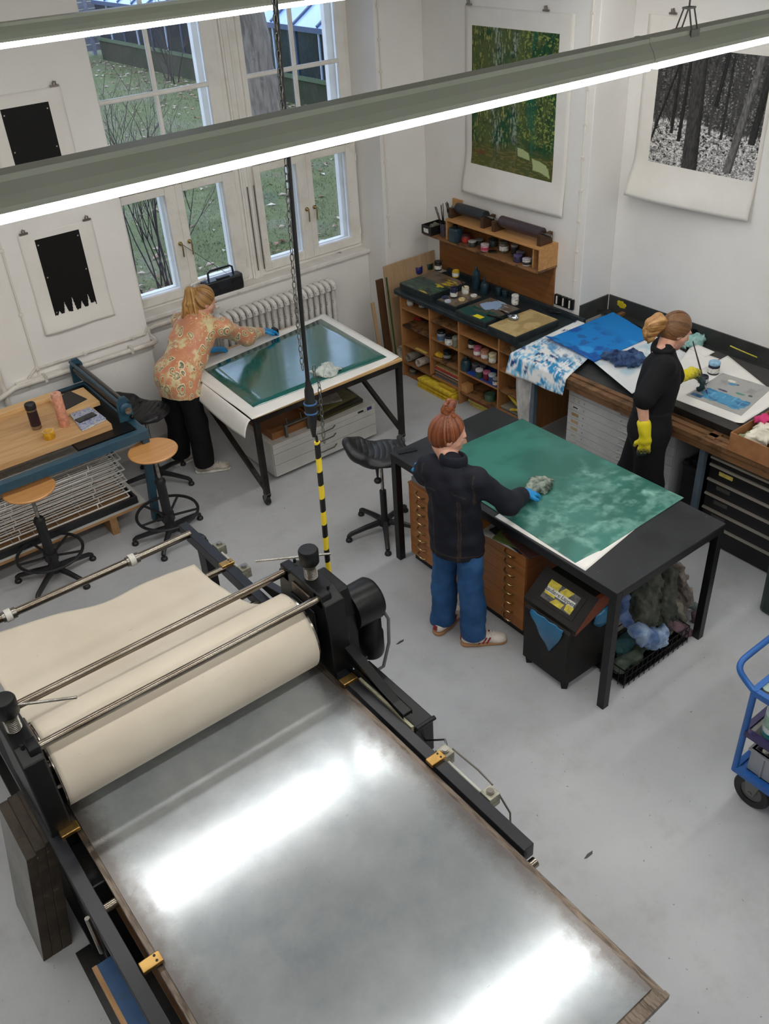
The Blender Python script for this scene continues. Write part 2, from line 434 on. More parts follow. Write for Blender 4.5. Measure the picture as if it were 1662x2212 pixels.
M['ceil'] = mat('ceiling_paint', S(190, 188, 184), .8); M['rear'] = mat('rear_wall_paint', S(150, 148, 145), .8)

struct('floor', MB().box(-2.6, 6.4, -2.2, 7.7, -.2, 0), M['floor'])
struct('ceiling', MB().box(-2.6, 6.6, -2.2, 7.7, ZC, ZC + .2), M['ceil'])
wb = MB().box(-2.6, NX0, YW, 7.68, 0, ZC).box(NX1, XA + .4, YW, 7.68, 0, ZC).box(NX0, NX1, 7.31, 7.68, 0, 1.065).box(NX0, NX1, YW, 7.68, 4.35, ZC)
struct('wall_window', wb, M['wall'], bevel=.006)
wr = MB().box(XA, 6.6, YP, YW, 0, ZC).box(XB, 6.6, -2.2, YP, 0, ZC)
struct('wall_right', wr, M['wall'], bevel=.006)
struct('wall_left', MB().box(-2.8, -2.6, -2.2, 7.68, 0, ZC), M['rear'])
struct('wall_back', MB().box(-2.6, 6.6, -2.4, -2.2, 0, ZC), M['rear'])
struct('window_sill', MB().box(NX0, NX1, 7.265, 7.42, 1.065, 1.105), M['sill'], bevel=.008)

# ---- windows: two double casements below, glazed fanlights above, with an outer set of frames (box window)
M['glass'] = glassm('window_glass', (.97, .985, 1.0))
M['brass'] = mat('brass_handle', S(190, 172, 130), .3, 1.0)
M['gap'] = mat('dark_gap', S(90, 84, 78), .7)
M['worn'] = mat('worn_paint', S(236, 232, 224), .45, 0, S(224, 218, 208), 7, lo=.45, hi=.7, stain=S(110, 102, 92), sscale=22, slo=.69, shi=.75)
YF0, YF1 = 7.39, 7.45
def rect_frame(mb, x0, x1, z0, z1, wl, wr_, wb_, wt, y0, y1):
    mb.box(x0, x0 + wl, y0, y1, z0, z1).box(x1 - wr_, x1, y0, y1, z0, z1).box(x0 + wl, x1 - wr_, y0, y1, z0, z0 + wb_).box(x0 + wl, x1 - wr_, y0, y1, z1 - wt, z1)
def window(idx, x0, x1, sash, up):
    fr = MB(); rect_frame(fr, x0, x1, 1.105, 4.35, .055, .055, .04, .06, YF0 + .02, YF1)
    fr.box(x0 + .05, x1 - .05, YF0 + .005, YF1, 2.112, 2.235).box(x0 + .05, x1 - .05, YF0 - .015, YF0 + .01, 2.175, 2.20)
    root = struct('window_%d' % idx, fr, M['white'], bevel=.005)
    for k, (sx0, sx1, px0, px1) in enumerate(sash):
        s = MB(); rect_frame(s, sx0, sx1, 1.147, 2.106, px0 - sx0, sx1 - px1, .08, .062, YF0 - .01, YF1 - .005)
        so = s.build('casement', M['worn'], root, bevel=.006)
        MB().box(px0 - .005, px1 + .005, YF0 + .025, YF0 + .029, 1.22, 2.05).build('pane', M['glass'], so)
        hx = (sx1 - .045) if k == 0 else (sx0 + .045); hz = 1.62
        h = MB().cyl((hx, YF0 - .012, hz), (hx, YF0 - .026, hz), .018).cyl((hx, YF0 - .02, hz), (hx, YF0 - .055, hz), .008)
        h.tube([(hx, YF0 - .05, hz), (hx, YF0 - .055, hz - .03), (hx, YF0 - .05, hz - .11)], .007)
        h.build('handle', M['brass'], so, smooth=True)
        hg = MB(); ex = sx0 + .008 if k == 0 else sx1 - .008
        for z in (1.28, 1.98): hg.cyl((ex, YF0 - .014, z - .035), (ex, YF0 - .014, z + .035), .008)
        hg.build('hinge', M['white'], so, smooth=True)
    ux0, ux1 = up; u = MB(); rect_frame(u, x0 + .05, x1 - .05, 2.235, 4.29, ux0 - x0 - .05, x1 - .05 - ux1, .065, .06, YF0, YF1)
    us = u.build('fanlight', M['white'], root, bevel=.006); xm = (sash[0][1])
    vb = MB(); vb.bar((xm, YF0 + .02, 2.29), (xm, YF0 + .02, 4.25), .032, .04, (0, 1, 0)); vb.build('glazing_bar', M['white'], us, bevel=.008)
    rows = [2.30, 2.827, 3.37, 4.23]
    for z in rows[1:3]:
        MB().bar((ux0 - .005, YF0 + .015, z), (ux1 + .005, YF0 + .015, z), .04, .036).build('glazing_bar', M['white'], us, bevel=.012)
    for z0, z1 in zip(rows[:-1], rows[1:]):
        for a, b in ((ux0, xm), (xm, ux1)):
            MB().box(a, b, YF0 + .028, YF0 + .032, z0, z1).build('pane', M['glass'], us)
    of = MB(); y0, y1 = 7.59, 7.65
    for (sx0, sx1, px0, px1) in sash: rect_frame(of, sx0 - .01, sx1 + .01, 1.10, 2.12, .075, .075, .08, .06, y0, y1)
    rect_frame(of, x0, x1, 2.12, 4.35, ux0 - x0 + .0, x1 - ux1 - .02, .09, .06, y0, y1)
    of.box(x0 - .01, x0 + .045, YF1, y0, 1.09, 4.35).box(x1 - .045, x1 + .01, YF1, y0, 1.09, 4.35).box(x0, x1, YF1, y1, 1.06, 1.10)
    of.build('outer_frame', M['white'], root, bevel=.004)
window(1, 2.70, 3.985, [(2.755, 3.343, 2.85, 3.243), (3.343, 3.935, 3.412, 3.806)], (2.85, 3.815))
window(2, 4.09, 5.275, [(4.118, 4.68, 4.19, 4.575), (4.68, 5.252, 4.742, 5.137)], (4.19, 5.142))
ml = MB().box(3.985, 4.09, YF0, 7.65, 1.105, 4.35).box(4.0, 4.02, YF0 - .012, YF0 + .01, 1.105, 4.35).box(4.055, 4.075, YF0 - .012, YF0 + .01, 1.105, 4.35)
struct('trim_1', ml, M['white'], bevel=.004)
# vertical bolt strips on the mullion
sb = MB()
for x in (4.037, 4.103): sb.box(x - .004, x + .004, YF0 - .016, YF0 - .010, 1.18, 1.95)
struct('trim_2', sb, M['gap'])

# ---- surface cables with clips on the wall piers
M['cable_w'] = mat('white_cable', S(226, 221, 212), .5)
def clip_cable(path, step, label, off):
    t = thing('wall_cable', label, 'cable', path[0]); MB().tube(path, .008, 6).build('cable', M['cable_w'], t, smooth=True)
    z = path[0][2] - .25; 
    while z > path[-1][2] + .05:
        p = Vector(path[0]); cl = MB(); c = Vector((p.x, p.y, z))
        cl.cbox(c + Vector(off) * .004, .034 if not off[0] else .024, .034 if off[0] else .024, .022).build('cable_clip', M['cable_w'], t, bevel=.003); z -= step
clip_cable([(5.318, YW - .007, ZC - .01), (5.318, YW - .007, 1.16)], .255, 'white cable clipped down the pier beside the window', (0, 1, 0))
clip_cable([(XA - .007, 5.035, ZC - .01), (XA - .007, 5.035, 1.03)], .255, 'white cable clipped down the wall beside the green print', (1, 0, 0))
clip_cable([(1.72, YW - .006, ZC - .01), (1.72, YW - .006, 1.0)], .5, 'painted cable beside the pipe on the wall of black prints', (0, 1, 0))

# ---- heating pipes along the window wall
M['pipe'] = mat('pipe_paint', S(228, 222, 212), .4, 0, S(206, 199, 188), 9)
a = Py(0, 858, YW - .06); b = Py(60, 852, YW - .06); c_ = Py(160, 800, YW - .05); d = Py(322, 744, YW - .05)
hp = thing('heating_pipe', 'thick white heating pipe running low along the wall to the radiator', 'pipe', (1.3, YW - .05, 0))
zp = d.z
pts = [(0.2, YW - .05, zp - .06), (1.25, YW - .05, zp - .06), (1.36, YW - .05, zp - .05), (1.5, YW - .05, zp), (2.60, YW - .05, zp), (2.70, YW - .05, zp), (2.735, YW - .03, zp + .0), (2.745, YW + .12, zp + .01), (2.78, 7.22, zp + .02), (2.86, 7.24, zp + .02), (3.50, 7.24, zp + .02)]
MB().tube(pts, .021, 12).build('pipe', M['pipe'], hp, smooth=True)
for x in (1.75, 2.5): MB().box(x - .012, x + .012, YW - .075, YW, zp - .03, zp + .03).build('pipe_bracket', M['pipe'], hp, bevel=.004)
rp = thing('riser_pipe', 'white vertical pipe in the corner below the black prints', 'pipe', (1.42, YW - .03, 0))
MB().tube([(1.42, YW - .025, 0.0), (1.42, YW - .025, ZC)], .022, 12).build('pipe', M['pipe'], rp, smooth=True)
for z in (1.35, 2.9): MB().box(1.385, 1.455, YW - .055, YW, z - .012, z + .012).build('pipe_bracket', M['pipe'], rp, bevel=.004)
cc = thing('conduit', 'thin white conduit above the heating pipe', 'conduit', (2.2, YW - .02, zp))
z2 = Py(250, 742, YW - .02).z
MB().tube([(1.62, YW - .012, zp - .05), (1.63, YW - .015, z2 - .06), (1.70, YW - .017, z2), (2.66, YW - .017, z2), (2.69, YW - .017, z2 + .05)], .011, 8).build('pipe', M['pipe'], cc, smooth=True)
for x in (1.72, 2.12, 2.55): MB().box(x - .014, x + .014, YW - .034, YW, z2 - .014, z2 + .014).build('conduit_clip', M['pipe'], cc, bevel=.004)
p2 = MB().tube([(2.705, 7.22, .16), (5.1, 7.22, .16)], .017, 10)
single('return_pipe', p2, M['pipe'], 'white return pipe low behind the radiator niche', 'pipe', smooth=True)
single('wall_socket', MB().box(2.705, 2.735, 7.04, 7.10, .92, 1.02), M['cable_w'], 'small white box on the niche edge under the window', 'socket', bevel=.004)
single('cable_trunking', MB().box(1.52, 1.9, YW - .05, YW, .98, 1.03), M['cable_w'], 'short white trunking under the heating pipe', 'trunking', bevel=.004)
ls = MB().box(-2.6, NX0, YW - .012, YW, .0, .11)
struct('baseboard_left', ls, mat('skirting', S(190, 186, 180), .5))

# ---- radiator
M['rad'] = mat('radiator_paint', S(228, 226, 220), .35, 0, S(204, 200, 194), 14, stain=S(74, 70, 66), sscale=26, slo=.60, shi=.66)
rd = thing('radiator', 'old white column radiator with chipped paint under the window', 'radiator', (4.05, 7.15, .0))
fin = None; nf = 19; x0r, x1r = 3.44, 4.67
for i in range(nf):
    x = x0r + (x1r - x0r) * i / (nf - 1)
    if fin is None:
        f = MB()
        for y in (7.095, 7.15, 7.205): f.tube([(x, y, .26), (x, y, .93)], .024, 8)
        f.tube([(x, 7.07, .90), (x, 7.08, .94), (x, 7.11, .958), (x, 7.19, .958), (x, 7.22, .94), (x, 7.23, .90)], .027, 8)
        f.tube([(x, 7.07, .30), (x, 7.08, .25), (x, 7.15, .235), (x, 7.22, .25), (x, 7.23, .30)], .026, 8)
        fin = f.build('radiator_column', M['rad'], rd, smooth=True)
    else:
        c = fin.copy(); COL.objects.link(c); c.parent = rd; c.location.x += x - x0r
MB().cyl((x0r - .02, 7.15, .3), (x1r + .02, 7.15, .3), .03).cyl((x0r - .02, 7.15, .89), (x1r + .02, 7.15, .89), .026).build('header_pipe', M['rad'], rd, smooth=True)
for xf in (3.55, 4.5): MB().box(xf, xf + .05, 7.12, 7.18, 0, .24).build('foot', M['rad'], rd)

# ================================================================== strip lights
M['housing'] = mat('lamp_housing', S(184, 192, 174), .35, .0, S(192, 198, 182), 2)
M['tube'] = emis('lamp_diffuser', (1.0, .985, .965), LAMP_STRENGTH)
M['zinc'] = mat('zinc_steel', S(120, 122, 118), .4, .9)
def strip_light(y, z, x0, x1, joints, brackets, label):
    t = thing('strip_light', label, 'ceiling light', ((x0 + x1) / 2, y, z), 0, 'suspended strip lights')
    prof = [(-.058, 0), (.058, 0), (.058, .012), (.048, .032), (.030, .055), (.030, .068), (-.030, .068), (-.030, .055), (-.048, .032), (-.058, .012)]
    edges = [x0] + joints + [x1]
    for a, b in zip(edges[:-1], edges[1:]):
        mb = MB(); mb.prism3([(a, y + p, z + q) for p, q in prof], (b - a - .006, 0, 0)); mb.build('lamp_housing', M['housing'], t)
        MB().box(a + .012, b - .018, y - .05, y + .05, z - .023, z + .001).build('lamp_diffuser', M['tube'], t, bevel=.004)
    for j in joints: MB().prism3([(j - .015, y + p * 1.04, z + q * 1.03) for p, q in prof], (.018, 0, 0)).build('lamp_joint', M['housing'], t)
    for bx in brackets:
        h = MB(); zt = z + .068
        for s in (-1, 1):
            for o in (-.016, .016):
                h.bar((bx + o, y + s * .034, zt - .012), (bx + o * .8, y + s * .010, zt + .062), .005, .003)
            h.box(bx - .022, bx + .022, y + s * .033 - .004, y + s * .033 + .004, zt - .03, zt)
        h.box(bx - .018, bx + .018, y - .014, y + .014, zt + .058, zt + .064); h.build('lamp_bracket', M['zinc'], t)
        k = MB(); k.tube([(bx, y, zt + .06), (bx, y, zt + .10), (bx + .012, y, zt + .115), (bx + .006, y, zt + .135), (bx - .010, y, zt + .13), (bx - .010, y, zt + .112)], .0035, 6); k.build('lamp_hook', M['zinc'], t, smooth=True)
        ch = MB(); zz = zt + .125; q = 0
        while zz < ZC - .06:
            pts = []
            for i in range(10):
                an = 2 * math.pi * i / 10; e = .008 * math.cos(an); f = .017 * math.sin(an)
                pts.append((bx + (e if q % 2 else 0), y + (0 if q % 2 else e), zz + .015 + f))
            ch.tube(pts, .0022, 5, closed=True); zz += .027; q += 1
        ch.build('lamp_chain', M['zinc'], t)
strip_light(2.05, 3.622, -1.9, 5.6, [-.34, 2.62], [-.2, 2.83, 4.9], 'grey-green strip light on a wire bracket and chain above the press bed')
strip_light(4.36, 3.672, -1.9, 5.6, [-.34, 2.62], [-.2, 2.83, 4.9], 'grey-green strip light hung halfway between the press and the windows')
strip_light(-.26, 3.572, -1.9, 5.6, [-.34, 2.62], [-.2, 2.83, 4.9], 'added unseen grey-green strip light behind the camera, brightening the lamp housings')  # added row out of view, brightens the camera-facing sides of the housings

# ================================================================== outside
GZ = .55
def lawn_mat():
    m, nt, b = _nt('lawn'); v = coords(nt)
    src = ramp(nt, noise(nt, v, .8, 6, .7), [(.3, S(92, 96, 62)), (.5, S(108, 116, 66)), (.7, S(128, 122, 98))])
    src = mixc(nt, ramp(nt, noise(nt, v, 18, 5, .7), [(.55, (0, 0, 0)), (.7, (.8, .8, .8))]), src, S(58, 72, 52))
    src = mixc(nt, ramp(nt, noise(nt, v, 26, 2, .5), [(.70, (0, 0, 0)), (.74, (1, 1, 1))]), src, S(190, 186, 176))
    base(b, nt, src); b.inputs['Roughness'].default_value = .9; bump(nt, b, noise(nt, v, 30, 5, .7), .8, .05); return m
tag(MB().box(-8, 30, 7.7, 45, GZ - .1, GZ).build('lawn', lawn_mat()), kind='structure')
rs = random.Random(4); lf = MB()
for i in range(1500):
    if i < 700: x = rs.uniform(3.0, 12); y = rs.uniform(8, 24)
    elif i < 1150: x = 10.3 - abs(rs.gauss(0, .9)); y = rs.uniform(11, 26)
    else: x = rs.uniform(2.8, 6); y = 8.1 + abs(rs.gauss(0, .7))
    s = rs.uniform(.03, .07); a = rs.uniform(0, 6.28); zz = GZ + rs.uniform(.005, .03)
    lf.add([(x + s * math.cos(a), y + s * math.sin(a), zz), (x - s * .5 * math.sin(a), y + s * .5 * math.cos(a), zz + .02), (x - s * math.cos(a), y - s * math.sin(a), zz), (x + s * .5 * math.sin(a), y - s * .5 * math.cos(a), zz + .01)], [(0, 1, 2, 3)])
tag(lf.build('fallen_leaves', mat('dead_leaves', S(140, 100, 76), .8, 0, S(206, 190, 172), 3)), 'brown fallen leaves scattered over the lawn outside', 'leaves', kind='stuff')
gb = MB()
for i in range(26000):
    y = 7.9 + 14 * rs.random() ** 1.6; x = rs.uniform(.38, .75) * y + rs.uniform(-.8, .8); h = rs.uniform(.02, .05); a = rs.uniform(0, 3.14); w = rs.uniform(.003, .006) * (1 + .05 * (y - 8)); dx = rs.uniform(-.04, .04); dy = rs.uniform(-.04, .04)
    ca, sa = w * math.cos(a), w * math.sin(a); gb.add([(x - ca, y - sa, GZ - .002), (x + ca, y + sa, GZ - .002), (x + dx, y + dy, GZ + h)], [(0, 1, 2)])
tag(gb.build('grass_blades', mat('grass', S(104, 112, 62), .8, 0, S(146, 140, 108), 1.2)), 'short winter grass growing on the lawn outside the windows', 'grass', kind='stuff')

# greenhouse along X = 10.4
gx = 10.4; g = thing('greenhouse', 'greenhouse with dark glazed side, mossy low wall and pale glass roof', 'greenhouse', (gx, 18, GZ))
M['moss'] = mat('mossy_concrete', S(62, 60, 44), .9, 0, S(44, 52, 26), 2, bmp=.3, bscale=12)
M['ghglass'] = mat('greenhouse_glass', S(22, 28, 36), .15, 0, S(44, 52, 60), .7, spec=.5)
M['ghroof'] = mat('greenhouse_roof_glass', S(150, 176, 214), .2, 0, S(176, 200, 232), .6, spec=.8)
M['ghbar'] = mat('greenhouse_bar', S(170, 184, 200), .5); M['ghdark'] = mat('greenhouse_rafter', S(70, 84, 110), .5)
MB().box(gx, gx + .2, 10, 26, GZ, 1.02).build('plinth_wall', M['moss'], g)
MB().box(gx - .04, gx + .24, 10, 26, 1.02, 1.08).build('plinth_cap', mat('plinth_cap', S(84, 98, 70), .8), g)
for i in range(20):
    y = 10 + i * .8; MB().box(gx + .06, gx + .075, y, y + .78, 1.08, 1.86).build('glass_panel', M['ghglass'], g)
    MB().box(gx + .03, gx + .07, y - .02, y + .012, 1.08, 1.86).build('glazing_bar', M['ghbar'] if i % 2 else M['ghdark'], g)
MB().box(gx, gx + .12, 10, 26, 1.86, 1.95).build('gutter', M['ghdark'], g)
for i in range(20):
    y = 10 + i * .8
    MB().add([(gx + .02, y, 1.95), (gx + .02, y + .78, 1.95), (gx + 3.2, y + .78, 3.9), (gx + 3.2, y, 3.9)], [(0, 1, 2, 3)]).build('roof_panel', M['ghroof'], g)
    MB().bar((gx + .02, y, 1.97), (gx + 3.2, y, 3.92), .05, .04).build('rafter', M['ghdark'], g)
MB().box(gx + 3.1, gx + 3.3, 10, 26, GZ, 3.9).build('back_wall', M['ghdark'], g)
# woven fence behind it
fn = thing('woven_fence', 'grey wooden lapped fence panel beside the greenhouse', 'fence', (10.2, 27.0, GZ)); M['fence'] = wood('fence_wood', S(110, 112, 126), S(140, 140, 150), 4, 0, .8)
for k in range(3):
    x = 7.0 + k * 1.8; MB().box(x - .05, x + .05, 26.95, 27.05, GZ, 2.5).build('fence_post', M['fence'], fn)
    for j in range(11):
        z = GZ + .12 + j * .17; MB().cbox((x + .9, 26.96 + (j % 2) * .05, z + .07), 1.7, .02, .155, Matrix.Rotation(.22, 3, 'X')).build('fence_slat', M['fence'], fn)
# tree
tr = Pz(590, 285, GZ); rs2 = np.random.RandomState(3)
tk = MB(); pts = []; rad = []
for k in range(22):
    z = GZ - .05 + k * .22; pts.append((tr.x - .02 * k + .03 * math.sin(k), tr.y + .01 * k, z)); rad.append(.27 + .22 * math.exp(-k * .6) + .012 * math.sin(k * 2.1))
tk.tube(pts, .3, 20, radii=rad)
tt = thing('tree', 'thick bare grey tree trunk standing on the lawn outside', 'tree', (tr.x, tr.y, GZ))
o = tk.build('trunk', mat('bark', S(124, 112, 98), .9, 0, S(88, 78, 68), 3, (6, 6, 1), bmp=.9, bscale=7), tt, smooth=True)
br = MB(); rs = random.Random(8)
for k in range(7):
    a = rs.uniform(0, 6.28); z = 3.6 + .25 * k; L = rs.uniform(1.5, 2.6); br.tube([(tr.x, tr.y, z), (tr.x + .5 * L * math.cos(a), tr.y + .5 * L * math.sin(a), z + .6), (tr.x + L * math.cos(a), tr.y + L * math.sin(a), z + 1.6)], .1, 8, radii=[.14, .07, .02])
br.build('branches', o.data.materials[0], tt, smooth=True)
# bare shrub by the left casement
sh = thing('bare_shrub', 'leafless shrub with thin dark stems close outside the window', 'shrub', (Pz(335, 640, GZ).x, 9.05, GZ)); sp = Pz(335, 640, GZ); rs = random.Random(21); M['twig'] = mat('twig', S(60, 46, 48), .8)
def twig(p, d, L, r, dep, mb):
    pts = [p]; q = Vector(p); dd = Vector(d).normalized()
    for k in range(4):
        dd = (dd + Vector((rs.uniform(-.12, .12), rs.uniform(-.12, .12), rs.uniform(-.03, .1)))).normalized(); q = q + dd * L / 4; pts.append(q.copy())
    mb.tube(pts, r, 5, radii=[r * (1 - .16 * k) for k in range(5)])
    if dep > 0:
        for k in range(3):
            b = pts[rs.choice([2, 3, 4])]; twig(b, dd + Vector((rs.uniform(-.7, .7), rs.uniform(-.5, .5), rs.uniform(-.1, .4))), L * rs.uniform(.45, .65), r * .55, dep - 1, mb)
for k in range(12):
    mb = MB(); twig(Vector((sp.x + rs.uniform(-.25, .3), sp.y + rs.uniform(-.1, .25), GZ - .02)), Vector((rs.uniform(-.42, .30), rs.uniform(-.2, .3), 1)), rs.uniform(.95, 1.35), .010, 3, mb); mb.build('stem', M['twig'], sh)
s2 = thing('bare_shrub', 'leafless thorny shrub in front of the greenhouse wall', 'shrub', (10.0, 21.2, GZ)); rs = random.Random(5)
for k in range(6):
    mb = MB(); twig(Vector((9.95 + rs.uniform(-.2, .2), 21 + rs.uniform(-.4, .4), GZ - .02)), Vector((rs.uniform(-.4, .3), rs.uniform(-.6, .6), 1)), rs.uniform(.9, 1.4), .016, 2, mb); mb.build('stem', M['twig'], s2)

# ================================================================== the large etching press
M['black'] = mat('black_paint', S(13, 14, 15), .38, 0, S(19, 20, 21), 6, stain=S(46, 46, 48), sscale=16, slo=.70, shi=.76, spec=.35)
M['navy'] = mat('beam_paint', S(20, 22, 27), .36, 0, S(28, 30, 35), 6, stain=S(80, 80, 82), sscale=18, slo=.7, shi=.75)
M['chrome'] = mat('bright_steel', S(176, 172, 166), .22, 1.0, S(140, 134, 124), 3, (1, 8, 8))
M['rod'] = mat('steel_rod', S(160, 152, 140), .26, 1.0, S(110, 98, 84), 4, (.6, 8, 8))
M['thread'] = mat('thread_steel', S(150, 146, 138), .3, 1.0)
M['brassb'] = mat('brass_block', S(196, 158, 96), .35, 1.0, S(160, 122, 66), 9)
M['galv'] = mat('galvanised_block', S(170, 168, 150), .45, .6, S(120, 118, 104), 20)
def felt_mat():
    m, nt, b = _nt('felt'); v = coords(nt)
    src = ramp(nt, noise(nt, v, 1.5, 5), [(.3, S(216, 206, 188)), (.7, S(202, 190, 170))])
    src = mixc(nt, ramp(nt, noise(nt, coords(nt, (1, 5, 5)), 2.5, 5, .7), [(.62, (0, 0, 0)), (.75, (.6, .6, .6))]), src, S(202, 192, 178))
    src = mixc(nt, ramp(nt, noise(nt, v, 24, 3), [(.73, (0, 0, 0)), (.77, (.7, .7, .7))]), src, S(140, 130, 116))
    base(b, nt, src); b.inputs['Roughness'].default_value = .95; b.inputs['Specular IOR Level'].default_value = .1
    b.inputs['Sheen Weight'].default_value = .2; bump(nt, b, noise(nt, v, 180, 3), .15, .003); return m
M['felt'] = felt_mat()
def bed_mat():
    m, nt, b = _nt('zinc_bed'); v = coords(nt); t = nt.nodes.new('ShaderNodeTexCoord'); sx = nt.nodes.new('ShaderNodeSeparateXYZ'); nt.links.new(t.outputs['Object'], sx.inputs[0])
    # worn, oily border along the two long edges (dirt with a ragged shape of its own)
    ab = _n(nt, 'ShaderNodeMath', operation='ABSOLUTE'); nt.links.new(sx.outputs['X'], ab.inputs[0])
    nz = noise(nt, v, 16, 8, .8); nz2 = noise(nt, coords(nt, (1, .25, 1)), 6, 5, .7)
    ad = _n(nt, 'ShaderNodeMath', operation='MULTIPLY_ADD'); nt.links.new(nz, ad.inputs[0]); ad.inputs[1].default_value = .16; nt.links.new(ab.outputs[0], ad.inputs[2])
    ad2 = _n(nt, 'ShaderNodeMath', operation='MULTIPLY_ADD'); nt.links.new(nz2, ad2.inputs[0]); ad2.inputs[1].default_value = .06; nt.links.new(ad.outputs[0], ad2.inputs[2])
    mask = ramp(nt, ad2.outputs[0], [(.655, (0, 0, 0)), (.76, (.9, .9, .9))])
    src = ramp(nt, noise(nt, v, 2.2, 7, .7), [(.3, S(150, 157, 160)), (.7, S(184, 188, 189))])
    scr = ramp(nt, noise(nt, coords(nt, (14, 1.2, 1)), 3, 6, .8, 2), [(.68, (0, 0, 0)), (.74, (1, 1, 1))]); src = mixc(nt, scr, src, S(200, 203, 203))
    src = mixc(nt, ramp(nt, noise(nt, v, 30, 6, .8), [(.66, (0, 0, 0)), (.72, (.7, .7, .7))]), src, S(96, 100, 102))
    src = mixc(nt, mask, src, S(92, 84, 79)); base(b, nt, src)
    b.inputs['Metallic'].default_value = .55; b.inputs['Specular IOR Level'].default_value = .8
    r1 = ramp(nt, noise(nt, v, 4, 6, .7), [(.3, (.15, .15, .15)), (.7, (.21, .21, .21))]); nt.links.new(mixc(nt, mask, r1, (.32, .32, .32)), b.inputs['Roughness'])
    return m
M['bed'] = bed_mat(); M['bedlow'] = mat('lower_plate', S(120, 108, 96), .4, .8, S(78, 68, 60), 14, (8, 1, 1))
ZB = .82
pr = thing('etching_press', 'large black motorised etching press with steel bed and cream felt blanket', 'printing press', (1.0, 2.6, 0))
MB().box(.293, 1.692, .79, 3.35, ZB - .035, ZB - .008).build('bed_base', M['bedlow'], pr, bevel=.002)
bo = thing('bed_plate', None, None, (0, 0, 0))
bpy.data.objects.remove(bo)
mb = MB().box(.318, 1.658, .845, 3.35, ZB - .008, ZB); bed = mb.build('bed_plate', M['bed'], None); 
bed.data.transform(Matrix.Translation((-.988, 0, 0))); bed.parent = pr; bed.location = Vector((.988, 0, 0)) - wloc(pr)
MB().box(.293, 1.692, .79, .812, ZB - .008, ZB - .002).build('bed_edge_strip', M['bedlow'], pr)
for nm, x0, x1, ya in (('r', 1.706, 1.764, 1.535), ('l', .180, .240, .95)):
    MB().box(x0, x1, ya, 4.63, ZB - .075, ZB + .006).build('side_beam', M['navy'], pr, bevel=.003)
    xc = (x0 + x1) / 2
    for y in (1.75, 4.35): MB().box(xc - .03, xc + .03, y - .05, y + .05, .08, ZB - .07).build('leg', M['black'], pr)
    MB().box(xc - .045, xc + .045, 1.3, 4.5, 0, .085).build('floor_skid', M['black'], pr)
for x, y in ((1.735, 2.13), (1.725, 2.80), (1.735, 4.06), (.27, 2.87), (.285, 2.095)):
    b = MB().cbox((x, y, ZB + .012), .085, .05, .02).build('brass_guide', M['brassb'], pr, bevel=.004)
    if y < 2.5 or y > 4:
        for o in (-.012, .012): MB().cyl((x + .02, y + o, ZB + .02), (x + .02, y + o, ZB + .0235), .0055, n=10).build('screw_hole', M['black'], b)
# far cross bar with collars
fy, fz = 4.50, ZB - .0
MB().cyl((.22, fy, fz), (1.72, fy, fz), .024, n=18).build('cross_bar', M['rod'], pr, smooth=True)
for x in (Py(283, 1203, fy).x, Py(15, 1322, fy).x):
    MB().cyl((x - .018, fy, fz), (x + .018, fy, fz), .038, n=20).build('white_collar', mat('nylon', S(214, 210, 200), .5), pr, smooth=True)
    MB().cyl((x + .02, fy, fz), (x + .045, fy, fz), .033, n=20).cyl((x - .035, fy, fz), (x - .02, fy, fz), .031, n=20).build('steel_collar', M['thread'], pr, smooth=True)
# axle rollers seen between the beam and the bed
for y in (1.5, 2.47, 3.7): MB().cyl((.22, y, ZB - .06), (1.74, y, ZB - .06), .022, n=14).build('support_roller', M['rod'], pr, smooth=True)
